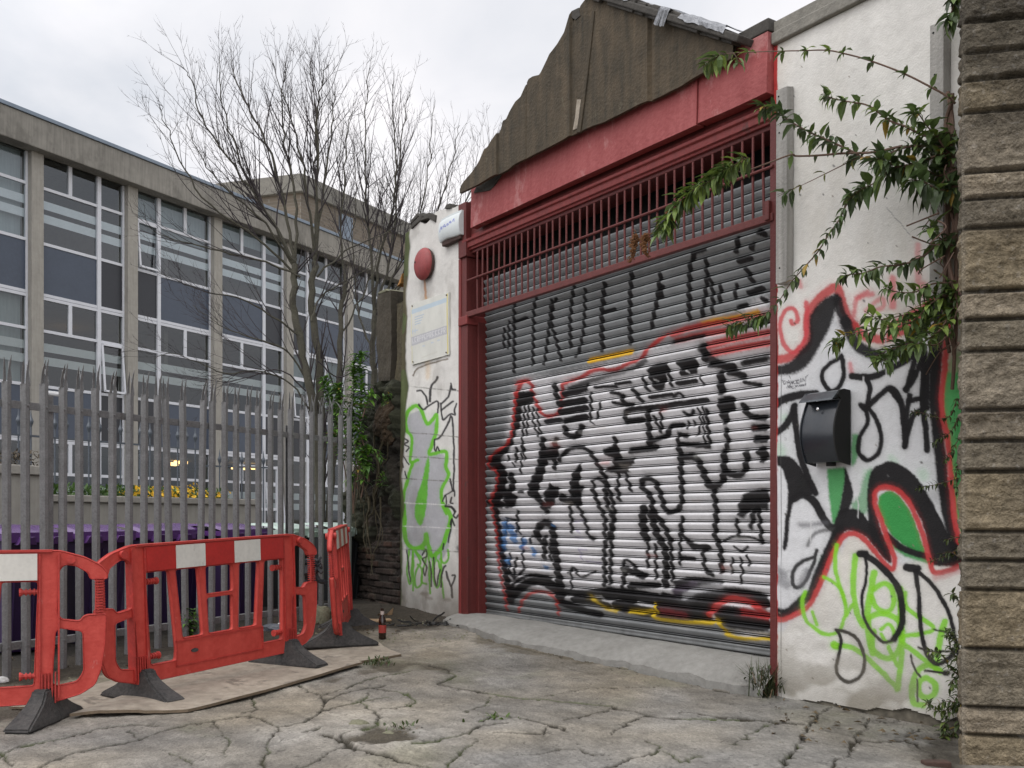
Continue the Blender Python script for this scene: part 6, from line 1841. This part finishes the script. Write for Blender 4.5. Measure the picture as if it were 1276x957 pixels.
# floors, back wall, lamps
for zt, zb in Zr:
    MB().box(-6.5, 19, .3, 8.6, zb - .12, zb + .12).build('floor_slab', M['inside'], sch)
MB().box(-6.5, 19, 8.6, 8.8, -.4, 9.8).build('inner_wall', M['inside'], sch)
MB().box(-7.1, -6.5, .0, 8.8, -.4, 9.7).build('end_wall', M['bbrick'], sch); MB().box(19, 19.5, .0, 8.8, -.4, 9.7).build('end_wall', M['bbrick'], sch)
for t in (4.2, 10.2):
    MB().box(t, t + .12, .3, 8.6, -.3, 9.75).build('inner_wall', M['inside'], sch)
mb = None
for (u, v, dep, w) in [(85, 437, 2.2, .35), (215, 578, 2.5, .5), (228, 576, 2.5, .4), (303, 583, 1.5, .7), (320, 583, 1.5, .5), (425, 583, 1.5, .8)]:
    fr2 = Frame((SF.o[0] + SF.b[0] * dep, SF.o[1] + SF.b[1] * dep), SF.ang)
    x, z = fr2.hit(u, v)
    MB().box(x - w / 2, x + w / 2, dep, dep + .18, z - .05, z + .05).build('ceiling_lamp', M['warm'], sch, .01)
MB().tube([(-.14 + .35, -.2, 4.13), (.28 + .1, -.42, 4.1)], .06, 10).build('security_camera', M['camw'], sch)
# white door frames at ground level, seen past the bins
mb = MB()
fr2 = Frame((SF.o[0] - SF.b[0] * .3, SF.o[1] - SF.b[1] * .3), SF.ang)
x0 = fr2.hit(296, 600)[0]; x1 = fr2.hit(345, 600)[0]
for x in (x0, (x0 + x1) / 2, x1): mb.box(x - .04, x + .04, -.34, -.28, -.3, 2.75)
for z in (.6, 1.45, 2.7): mb.box(x0, x1, -.335, -.285, z - .04, z + .04)
mb.build('entrance_frame', M['wframe'], sch)

# rooftop block behind
k = 34.6 / 30.
BF = Frame((-6.36 * k, 30. * k), SF.ang)
rb = frame_thing('rooftop_block', 'brown brick rooftop block with flat concrete parapet behind the trees', 'building', BF)
zt = CAMH + 427 / FPX * 30 * k
MB().prism([(0, 0), (6.6, 0), (6.6, 9), (-1.63, 9)], lambda x, y: (x, y, 9.5), lambda x, y: (x, y, zt - .62)).build('brick_walls', M['bbrick'], rb)
MB().prism([(-.15, -.15), (6.75, -.15), (6.75, 9.2), (-1.82, 9.2)], lambda x, y: (x, y, zt - .62), lambda x, y: (x, y, zt)).build('parapet', M['coping'], rb, .02)
MB().box(2.1, 2.9, -.03, .1, 10.8, zt - .75).build('louvre', M['bluegrey'], rb)


# ================================================================== TREES
def tree(name, label, base, limbs, seed, m=M['bark'], density=1.):
    rs = random.Random(seed)
    root = thing(name, label, 'tree', base, 0, 'bare trees behind the fence')
    tk = MB(); tw = MB()
    count = [0]

    def shoot(p, d, L, r, lvl):
        n = max(4, int(L / .11))
        P = [p.copy()]; dd = d.normalized()
        for i in range(n):
            g = Vector((rs.gauss(0, 1), rs.gauss(0, 1), rs.gauss(0, 1))) * .06
            dd = (dd + g + Vector((0, 0, .055 if lvl < 3 else .04))).normalized()
            P.append(P[-1] + dd * (L / n))
        R = [r * (1 - .82 * (i / n)) for i in range(n + 1)]
        (tk if r > .016 else tw).tube(P, R, 6 if r > .016 else (4 if r > .006 else 3), False)
        count[0] += 1
        if lvl >= 3 or count[0] > 9000: return
        kids = int((L / (.15 if lvl < 2 else .13)) * density)
        for k in range(kids):
            t = rs.uniform(.22, .97); i = min(n - 1, int(t * n))
            q = P[i].lerp(P[i + 1], t * n - i)
            ax = (P[i + 1] - P[i]).normalized(); o = ax.orthogonal().normalized(); o.rotate(Quaternion(ax, rs.uniform(0, 2 * PI)))
            ang = rs.uniform(.4, .85)
            nd = ax * math.cos(ang) + o * math.sin(ang)
            shoot(q, nd, L * rs.uniform(.22, .48) * (1.1 - .5 * t), max(.0022, R[i] * rs.uniform(.35, .55)), lvl + 1)

    for pts, d0, d1, r0, r1, kid in limbs:
        n = len(pts)
        pts = [(u, v if v > 330 else v + (330 - v) * .13) for u, v in pts]
        P = [rayp(u, v, d0 + (d1 - d0) * i / (n - 1)) - base for i, (u, v) in enumerate(pts)]
        P = [Vector(p) for p in crom(P, n=5)]
        m_ = len(P)
        for i in range(1, m_): P[i] += Vector((rs.gauss(0, .012), rs.gauss(0, .012), 0))
        R = [(r0 + (r1 - r0) * i / (m_ - 1)) * .78 for i in range(m_)]
        (tk if r0 > .014 else tw).tube(P, R, 8 if r0 > .03 else 5, True)
        Lt = sum((P[i + 1] - P[i]).length for i in range(m_ - 1))
        kids = int(Lt * kid * 1.7 * density)
        for k in range(kids):
            t = rs.uniform(.18, .98); i = min(m_ - 2, int(t * (m_ - 1)))
            q = P[i].lerp(P[i + 1], t * (m_ - 1) - i)
            ax = (P[i + 1] - P[i]).normalized(); o = ax.orthogonal().normalized(); o.rotate(Quaternion(ax, rs.uniform(0, 2 * PI)))
            ang = rs.uniform(.25, .65)
            nd = ax * math.cos(ang) + o * math.sin(ang) + Vector((0, 0, .15))
            shoot(q, nd, rs.uniform(.45, 1.45) * (1.2 - .8 * t), max(.003, min(R[i] * .55, .013)), 1)
    tk.build('trunk', m, root, 0, True)
    tw.build('twigs', M['twig'], root)
    return root


bA = gp(400, 700); bA = Vector((rayp(402, 645, 12.6).x, 12.6, .05))
D = 12.6
tree('bare_tree', 'large bare many-stemmed tree behind the fence, fanning over the school roof', bA, [
    ([(402, 765), (398, 640), (395, 560), (386, 480), (374, 425), (367, 380), (366, 330)], D, D, .085, .05, 2.2),
    ([(402, 760), (401, 620), (400, 540), (396, 440), (388, 375), (392, 325)], D, D + .2, .08, .05, 2.2),
    ([(404, 760), (412, 620), (418, 540), (424, 470), (425, 400), (430, 350)], D, D + .4, .06, .035, 2.5),
    # fan from the left head
    ([(366, 330), (350, 290), (318, 230), (285, 180), (252, 120), (238, 66), (225, 43)], D, D - .9, .028, .004, 5.5),
    ([(366, 330), (345, 280), (312, 215), (290, 150), (276, 90), (274, 31)], D, D - .4, .028, .004, 5.5),
    ([(366, 325), (355, 250), (338, 170), (312, 110), (296, 70), (286, 35)], D, D + .5, .03, .004, 5.5),
    ([(367, 330), (370, 250), (357, 170), (352, 110), (357, 38)], D, D + .2, .03, .004, 6),
    ([(367, 340), (320, 290), (262, 245), (225, 180), (207, 130), (200, 100)], D, D - 1.2, .022, .003, 4.5),
    ([(366, 332), (330, 270), (285, 225), (252, 180), (232, 122)], D, D - .6, .022, .003, 5),
    ([(374, 345), (330, 325), (280, 312), (240, 300), (205, 290), (180, 270)], D, D - .8, .02, .003, 4.2),
    ([(376, 420), (340, 395), (300, 372), (262, 365), (225, 352), (196, 338)], D, D - 1., .018, .003, 4.2),
    ([(386, 480), (360, 440), (328, 425), (296, 415), (268, 402), (240, 380)], D, D - .9, .018, .003, 4),
    ([(392, 520), (362, 478), (320, 462), (285, 466), (255, 455), (215, 440), (190, 448)], D, D - 1.1, .016, .003, 3.6),
    ([(393, 500), (350, 462), (310, 470), (280, 476), (245, 470)], D, D - .5, .014, .003, 3.6),
    # fan from the right head
    ([(392, 325), (393, 250), (394, 170), (392, 100), (387, 38)], D + .2, D + .4, .03, .004, 6),
    ([(392, 325), (385, 240), (372, 160), (356, 100), (340, 41)], D + .2, D - .3, .028, .004, 5.5),
    ([(392, 330), (400, 250), (410, 170), (414, 110), (418, 73)], D + .2, D + .9, .028, .004, 5.5),
    ([(393, 325), (396, 240), (395, 130), (400, 75), (408, 43)], D + .2, D - .6, .025, .004, 5.5),
    ([(430, 350), (425, 270), (430, 190), (432, 140), (440, 110)], D + .4, D + 1., .022, .004, 5.5),
    ([(395, 345), (430, 310), (470, 290), (500, 272)], D + .2, D + .8, .02, .004, 4.5),
    ([(425, 420), (450, 370), (470, 320), (480, 250), (484, 200)], D + .4, D + 1.2, .018, .003, 5),
    ([(388, 400), (400, 370), (440, 345), (470, 330)], D, D + .5, .018, .004, 4),
    ([(396, 450), (420, 470), (440, 462), (462, 440), (472, 420)], D, D + .5, .014, .003, 4),
], 3, density=1.0)
bB = Vector((rayp(462, 645, 13.6).x, 13.6, .05))
E_ = 13.6
tree('bare_tree', 'smaller bare tree rising behind the old brick wall, right of the large one', bB, [
    ([(462, 745), (463, 600), (466, 500), (465, 440), (466, 385)], E_, E_, .075, .045, 2.5),
    ([(466, 385), (462, 310), (458, 250), (455, 190), (456, 110), (460, 48)], E_, E_ + .3, .03, .004, 6),
    ([(466, 385), (472, 320), (488, 260), (494, 190), (490, 130), (488, 73)], E_, E_ - .5, .028, .004, 6),
    ([(466, 390), (484, 330), (492, 270), (498, 180), (505, 120), (511, 81)], E_, E_ + .6, .028, .004, 6),
    ([(466, 400), (490, 345), (512, 300), (528, 240), (536, 160), (541, 95)], E_, E_ + .3, .024, .004, 6),
    ([(466, 410), (500, 350), (530, 300), (552, 230), (566, 170), (572, 130)], E_, E_ - .3, .022, .004, 5.5),
    ([(480, 380), (530, 320), (565, 270), (590, 215), (606, 175), (612, 150)], E_, E_ + .5, .018, .003, 5.5),
    ([(465, 440), (445, 380), (440, 300), (444, 220), (440, 150)], E_, E_ + .9, .02, .004, 5.5),
    ([(480, 390), (520, 345), (560, 300), (598, 260), (620, 230)], E_, E_ + .8, .014, .003, 5),
], 8, density=.95)


# ================================================================== GREEN PLANTS
def leafy_stem(mbS, mbL, P, r, dens, L, hue, rs, inner=0., upb=0., clump=1, young=.3, droop=.3):
    P = [Vector(p) for p in crom(P, n=6)]
    n = len(P)
    mbS.tube(P, [r * (1 - .7 * i / n) for i in range(n)], 5)
    tot = sum((P[i + 1] - P[i]).length for i in range(n - 1))
    k = max(1, int(tot * dens * .8))
    for j in range(k):
        t = inner + (1 - inner) * (j + rs.random() * .6) / k
        i = min(n - 2, int(t * (n - 1))); p = P[i].lerp(P[i + 1], min(1, t * (n - 1) - i))
        ax = (P[i + 1] - P[i]).normalized(); o0 = ax.orthogonal().normalized(); ph = rs.uniform(0, 2 * PI)
        nl = 2 * clump + rs.choice([0, 1, 2, 2])
        for c in range(nl):
            o = o0.copy(); o.rotate(Quaternion(ax, ph + 2 * PI * c / nl + rs.uniform(-.4, .4)))
            d = (o + ax * rs.uniform(.1, 1.0) + Vector((0, 0, upb + rs.uniform(-droop, .4))))
            g = rs.uniform(.5, 1.5); y = 1. if rs.random() > young else 1.6
            col = (hue[0] * g * y, hue[1] * g * (1 + (y - 1) * .8), hue[2] * g)
            if rs.random() < .02: col = (.3, .2, .03)
            ll = L * rs.choice([.35, .6, .8, .95, 1.05, 1.25]) * rs.uniform(.8, 1.1)
            leaf_mesh(mbL, p, d, Vector((0, 0, 1)), ll, ll * rs.uniform(.32, .46), col, .3, rs.uniform(.3, 1.))


def wp(u, v, n):
    x, z = GF.hit(u, v, n)
    return Vector((x, n, z))


rs = random.Random(5)
bud = frame_thing('buddleia_bush', 'straggling green buddleia growing out of the wall beside the stone pier', 'plant', GF)
S = MB(); Lf = MB()
DG = (.062, .10, .034); LG = (.10, .155, .046)


def Z6(pts, oy=0, k=3.797): return [(940 + x / k, oy + y / k) for x, y in pts]


RT = (1188, 200)
def stem(pts, n0, n1, r, dens, L, hue, clump=1, **kw):
    m_ = len(pts)
    leafy_stem(S, Lf, [wp(u, v, n0 + (n1 - n0) * i / (m_ - 1)) for i, (u, v) in enumerate(pts)], r, dens, L, hue, rs, clump=clump, **kw)


# long bare shoot across the top
stem(Z6([(950, 490), (920, 460), (830, 410), (700, 345), (540, 285), (430, 255), (340, 238), (220, 240), (90, 243), (-90, 250), (-160, 262), (-200, 275)]), .12, .5, .007, 9, .075, LG, 2, droop=.4)
stem([(897, 68), (890, 74), (883, 78), (878, 82)], .5, .5, .004, 60, .10, LG, 2)
stem([(914, 66), (918, 72), (920, 80)], .48, .48, .003, 40, .09, LG, 1)
stem(Z6([(950, 610), (880, 640), (800, 640), (720, 600), (640, 570), (540, 500), (440, 480), (370, 465), (335, 450)]), .1, .35, .009, 34, .085, LG, 2)
stem(Z6([(950, 640), (900, 690), (800, 690), (700, 700), (560, 760), (450, 710), (340, 660), (250, 620), (150, 560), (90, 505), (35, 510)]), .1, .4, .010, 34, .09, DG, 2)
stem(Z6([(950, 720), (850, 740), (700, 790), (640, 770), (580, 750)]), .1, .42, .008, 42, .11, DG, 2)
stem(Z6([(960, 800), (880, 830), (800, 800), (740, 780), (650, 800), (560, 870), (500, 900), (440, 950)]), .1, .4, .008, 34, .12, DG, 2, droop=1.)
stem(Z6([(960, 760), (900, 700), (860, 640), (820, 600), (770, 530), (750, 540)]), .1, .35, .007, 34, .10, LG, 2)
stem(Z6([(960, 880), (880, 900), (800, 860), (740, 850)]), .1, .4, .007, 44, .13, DG, 2, droop=1.1)
# twig reaching over the grille, with dry seed heads
tip = [(985, 193), (955, 204), (925, 214), (905, 210), (884, 226), (860, 240), (838, 265), (826, 290)]
stem(Z6([(700, 690), (560, 720), (420, 725), (300, 735), (200, 738)]) + tip, .2, .55, .008, 3.5, .07, LG, 1)
stem(tip[3:], .52, .55, .005, 70, .115, LG, 2, young=.45)
stem([(932, 196), (915, 205), (905, 212)], .5, .5, .004, 50, .11, LG, 2, young=.5)
stem(Z6([(500, 740), (400, 790), (300, 840), (215, 880), (110, 920)]), .2, .4, .004, 9, .075, (.11, .12, .03), 1, droop=1.)
stem(Z6([(200, 885), (150, 910), (110, 930)]), .35, .4, .003, 24, .10, DG, 1, droop=1.2)
# long shoot falling to the shutter edge
stem([(1080, 225)] + Z6([(490, 0), (440, 50), (400, 130), (350, 200), (300, 280), (230, 360), (170, 430), (110, 520), (40, 580), (-60, 630), (-150, 640)], 240), .25, .5, .006, 26, .065, DG, 2, droop=.9)
stem([(955, 392), (930, 398), (905, 405)], .45, .5, .004, 45, .09, DG, 1, droop=1.3)
# middle and lower bunches
stem(Z6([(960, 200), (880, 235), (800, 300), (700, 340), (600, 350), (520, 380), (470, 385), (405, 395)], 240), .1, .42, .008, 36, .09, DG, 2, droop=.8)
stem(Z6([(960, 260), (900, 230), (850, 190), (830, 150)], 240), .1, .3, .006, 34, .10, DG, 2)
for pts in [[(960, 430), (850, 430), (760, 470), (680, 470), (610, 450)], [(960, 480), (880, 500), (780, 560), (700, 580), (600, 600), (520, 560)], [(960, 500), (850, 560), (740, 640), (620, 640), (500, 660), (400, 690), (370, 720)],
            [(960, 540), (860, 610), (760, 700), (650, 740), (560, 780)], [(960, 470), (840, 520), (760, 600), (640, 640)], [(960, 520), (900, 620), (830, 690), (760, 720)], [(760, 700), (680, 760), (600, 800)]]:
    stem(Z6(pts, 240), .1, .45, .006, 34, .085, LG, 2, young=.35)
stem(Z6([(955, 400), (950, 470), (960, 550), (930, 640), (905, 720)], 240), .1, .2, .007, 10, .06, DG, 1)
stem([(1192, -10), (1188, 8), (1183, 22), (1182, 28)], .1, .2, .006, 40, .09, DG, 2, droop=1.)
for k in range(7):
    P = []
    for v in range(120, 560, 40):
        P.append(wp(1183 + random.uniform(-7, 9), v + random.uniform(-8, 8), .06 + .06 * random.random()))
    S.tube(crom(P[k % 3:][: 6 + k % 4], n=4), random.uniform(.005, .013), 6)
for k in range(26):
    u = random.uniform(1165, 1190); v = random.uniform(170, 440)
    a = wp(u, v, random.uniform(.08, .3)); b = a + Vector((random.uniform(-.02, .2), random.uniform(-.08, .08), random.uniform(-.16, .16)))
    S.tube(crom([a, a.lerp(b, .5) + rv(.02), b], n=4), random.uniform(.002, .005), 4)
S.build('stems', M['stem'], bud); Lf.build('leaves', M['leaf'], bud)
mb = MB()
for (u, v) in [(790, 305), (796, 300), (802, 304), (808, 300)]:
    p = wp(u, v, .55); P = [p]
    for j in range(6): P.append(P[-1] + Vector((random.uniform(-.02, .03), random.uniform(-.02, .02), -.03 + .012 * (j < 2) * 4)))
    P = [Vector(q) for q in crom(P, n=4)]
    mb.tube(P, .006, 4)
    for q in P:
        for k in range(6):
            a = q + rv(.010); mb.lathe([(.001, -.006), (.006, 0), (.001, .006)], tuple(a), 5)
mb.tube([Vector(q) for q in crom([wp(826, 290, .55), wp(815, 290, .55), wp(800, 296, .55), wp(788, 302, .55)], n=4)], .004, 4)
mb.build('dry_seed_heads', M['dry'], bud)

# ivy and weeds low on the stone pier's corner
S = MB(); Lf = MB()
iv = frame_thing('creeping_ivy', 'small-leaved ivy creeping between the white wall and the stone pier', 'plant', GF)
for pts in [[(960, 60), (920, 150), (850, 150), (790, 130), (740, 125)], [(965, 150), (930, 220), (880, 250), (840, 280)], [(970, 250), (940, 300), (920, 340), (900, 350)], [(970, 350), (955, 420), (960, 520)], [(970, 440), (860, 470), (800, 480), (775, 490)],
            [(975, 720), (930, 725), (905, 735)], [(975, 770), (900, 810), (830, 832)], [(975, 820), (930, 790), (880, 800)]]:
    leafy_stem(S, Lf, [wp(u, v, .03 + .02 * i) for i, (u, v) in enumerate(Z6(pts, 480))], .003, 60, .032, (.04, .06, .018), rs, clump=2)
S.build('stems', M['stem'], iv); Lf.build('leaves', M['leaf'], iv)
S = MB(); Lf = MB()
wd = frame_thing('weed_clump', 'leafy green weeds growing at the foot of the stone pier', 'plant', GF)
for pts in [[(840, 600), (790, 560), (750, 500), (700, 490)], [(840, 560), (810, 450), (770, 420)], [(840, 700), (780, 690), (740, 700)], [(830, 640), (790, 720), (760, 800), (770, 860)], [(830, 760), (800, 820), (800, 880)], [(830, 700), (740, 730), (690, 690)], [(840, 620), (800, 600), (790, 640)], [(825, 850), (780, 830), (750, 780)], [(830, 300), (810, 270), (795, 255)], [(830, 540), (790, 480), (780, 400)]]:
    leafy_stem(S, Lf, [wp(u, v, .05 + .05 * i) for i, (u, v) in enumerate(Z6(pts, 660, 3.223))], .003, 70, .045, (.06, .09, .025), rs, clump=2)
S.build('stems', M['stem'], wd); Lf.build('leaves', M['leaf'], wd)


def tuft(name, label, u, v, n, hgt, hue, spread, mixbrown=.3):
    p = gp(u, v); t = thing(name, label, 'plant', p)
    mb = MB()
    for k in range(n):
        b = Vector((random.gauss(0, spread), random.gauss(0, spread), 0)); d = Vector((random.gauss(0, .5), random.gauss(0, .5), 1.)).normalized()
        g = random.uniform(.5, 1.4); c = tuple(h * g for h in hue) if random.random() > mixbrown else (.16 * g, .11 * g, .06 * g)
        L = hgt * random.uniform(.4, 1.1); s_ = Vector((-d.y, d.x, .0)).normalized() * .004
        m1 = b + d * L * .5; e = b + d * L + Vector((d.x, d.y, -.4)) * L * .35
        mb.add([b - s_, b + s_, m1 + s_ * .8, m1 - s_ * .8, e], [(0, 1, 2, 3), (3, 2, 4)], c)
    for k in range(n // 3):
        b = Vector((random.gauss(0, spread), random.gauss(0, spread), random.random() * hgt * .6)); g = random.uniform(.6, 1.3)
        leaf_mesh(mb, b, rv() + Vector((0, 0, .6)), Vector((0, 0, 1)), .045, .016, tuple(h * g for h in hue))
    mb.build('blades', M['leaf'], t)


tuft('grass_tuft', 'dark scruffy weed tuft at the corner of the ramp and white wall', 956, 866, 260, .30, (.05, .065, .025), .045)
tuft('grass_tuft', 'tiny weed tuft in the dirt-filled hole of the concrete', 500, 912, 60, .05, (.07, .1, .03), .06, .4)
tuft('grass_tuft', 'low weeds under the broken corner of the plywood', 468, 828, 60, .07, (.05, .08, .02), .05, .2)
tuft('grass_tuft', 'moss and grass strip growing in a crack in the middle of the yard', 615, 897, 70, .03, (.08, .13, .025), .07, .1)
# weed behind the middle barrier
S = MB(); Lf = MB()
b = gp(238, 803); t = thing('leafy_weed', 'small bright green weed at the fence foot behind the middle barrier', 'plant', b)
for k in range(5):
    e = Vector((random.uniform(-.08, .08), random.uniform(-.05, .05), random.uniform(.18, .32)))
    leafy_stem(S, Lf, [Vector((0, 0, 0)), e * .5 + rv(.01), e], .003, 60, .06, (.06, .14, .025), rs, clump=2)
S.build('stems', M['stem'], t); Lf.build('leaves', M['leaf'], t)
# bright saplings by the brick wall
S = MB(); Lf = MB()
bs = Vector((rayp(430, 640, 11.0).x, 11.0, .2)); t = thing('green_shrub', 'bright green leafy shrub between the fence end and the old brick wall', 'plant', bs)
BG = (.07, .155, .03)
for pts, d in [([(440, 640), (446, 560), (450, 500), (449, 440)], 11.1), ([(440, 640), (438, 560), (440, 500), (441, 450)], 11.2), ([(436, 620), (425, 560), (416, 510), (404, 470)], 11.3), ([(440, 620), (430, 540), (424, 500), (420, 480)], 11.1),
               ([(450, 620), (456, 580), (452, 560)], 10.9), ([(446, 610), (440, 590), (434, 600)], 10.9), ([(460, 600), (458, 570), (464, 560)], 10.9), ([(455, 560), (448, 540), (436, 530)], 11.), ([(452, 520), (458, 500), (466, 490)], 10.95), ([(445, 600), (450, 575), (460, 585)], 10.85), ([(432, 560), (418, 540), (410, 545)], 11.2)]:
    leafy_stem(S, Lf, [rayp(u, v, d) - bs for u, v in pts], .008, 30, .10, BG, rs, inner=.25, clump=3, young=.5)
for pts in [[(470, 565), (476, 575)], [(476, 606), (474, 596), (480, 592)], [(482, 504), (478, 496), (486, 490)]]:
    leafy_stem(S, Lf, [rayp(u, v, 10.9) - bs for u, v in pts], .003, 50, .07, BG, rs, clump=2)
S.build('stems', M['stem'], t); Lf.build('leaves', M['leaf'], t)

# ================================================================== SKY AND LIGHT
SUN = Vector((-.34, -.40, .85)).normalized()
w = bpy.data.worlds.new('World'); SC.world = w; w.use_nodes = True
nt = w.node_tree; N = nt.nodes; L = nt.links
bg = N['Background']
sky = N.new('ShaderNodeTexSky'); sky.sky_type = 'NISHITA'; sky.sun_disc = False
sky.sun_elevation = math.asin(SUN.z); sky.sun_rotation = math.atan2(SUN.x, SUN.y)
sky.air_density = 1.; sky.dust_density = 3.
tc = N.new('ShaderNodeTexCoord')
mp = N.new('ShaderNodeMapping'); mp.inputs['Scale'].default_value = (1.3, 1.3, 3.2)
L.new(tc.outputs['Generated'], mp.inputs['Vector'])
nz = N.new('ShaderNodeTexNoise'); nz.inputs['Scale'].default_value = 1.7; nz.inputs['Detail'].default_value = 7; nz.inputs['Roughness'].default_value = .5; nz.inputs['Distortion'].default_value = .4
L.new(mp.outputs[0], nz.inputs['Vector'])
cr = N.new('ShaderNodeValToRGB')
cr.color_ramp.elements[0].position = .36; cr.color_ramp.elements[0].color = (6.9, 7.2, 7.75, 1)
cr.color_ramp.elements[1].position = .62; cr.color_ramp.elements[1].color = (10.6, 10.3, 10.4, 1)
L.new(nz.outputs['Fac'], cr.inputs['Fac'])
# an overcast sky is brighter overhead and round the hidden sun
sep = N.new('ShaderNodeSeparateXYZ'); L.new(tc.outputs['Generated'], sep.inputs[0])
dot = N.new('ShaderNodeVectorMath'); dot.operation = 'DOT_PRODUCT'; L.new(tc.outputs['Generated'], dot.inputs[0]); dot.inputs[1].default_value = tuple(SUN)
mr = N.new('ShaderNodeMapRange'); mr.inputs['From Min'].default_value = .1; mr.inputs['From Max'].default_value = 1.; mr.inputs['To Min'].default_value = 1.; mr.inputs['To Max'].default_value = 2.0
L.new(dot.outputs['Value'], mr.inputs['Value'])
vm = N.new('ShaderNodeVectorMath'); vm.operation = 'SCALE'; L.new(cr.outputs[0], vm.inputs[0]); L.new(mr.outputs[0], vm.inputs['Scale'])
mx = N.new('ShaderNodeMix'); mx.data_type = 'RGBA'; mx.inputs['Factor'].default_value = .9
L.new(sky.outputs[0], mx.inputs['A']); L.new(vm.outputs[0], mx.inputs['B'])
L.new(mx.outputs['Result'], bg.inputs['Color'])
bg.inputs['Strength'].default_value = .105
sd = bpy.data.lights.new('sun', 'SUN'); sd.energy = .85; sd.angle = math.radians(35); sd.color = (1., .97, .92)
so = bpy.data.objects.new('sun', sd); COL.objects.link(so)
so.rotation_euler = SUN.to_track_quat('Z', 'Y').to_euler()
so.location = SUN * 40
SC.view_settings.view_transform = 'Standard'; SC.view_settings.look = 'None'; SC.view_settings.gamma = 1.
SC.view_settings.use_curve_mapping = False
SC.view_settings.exposure = .06
SC.cycles.max_bounces = 6; SC.cycles.diffuse_bounces = 3; SC.cycles.glossy_bounces = 3; SC.cycles.transparent_max_bounces = 12
SC.cycles.use_denoising = True
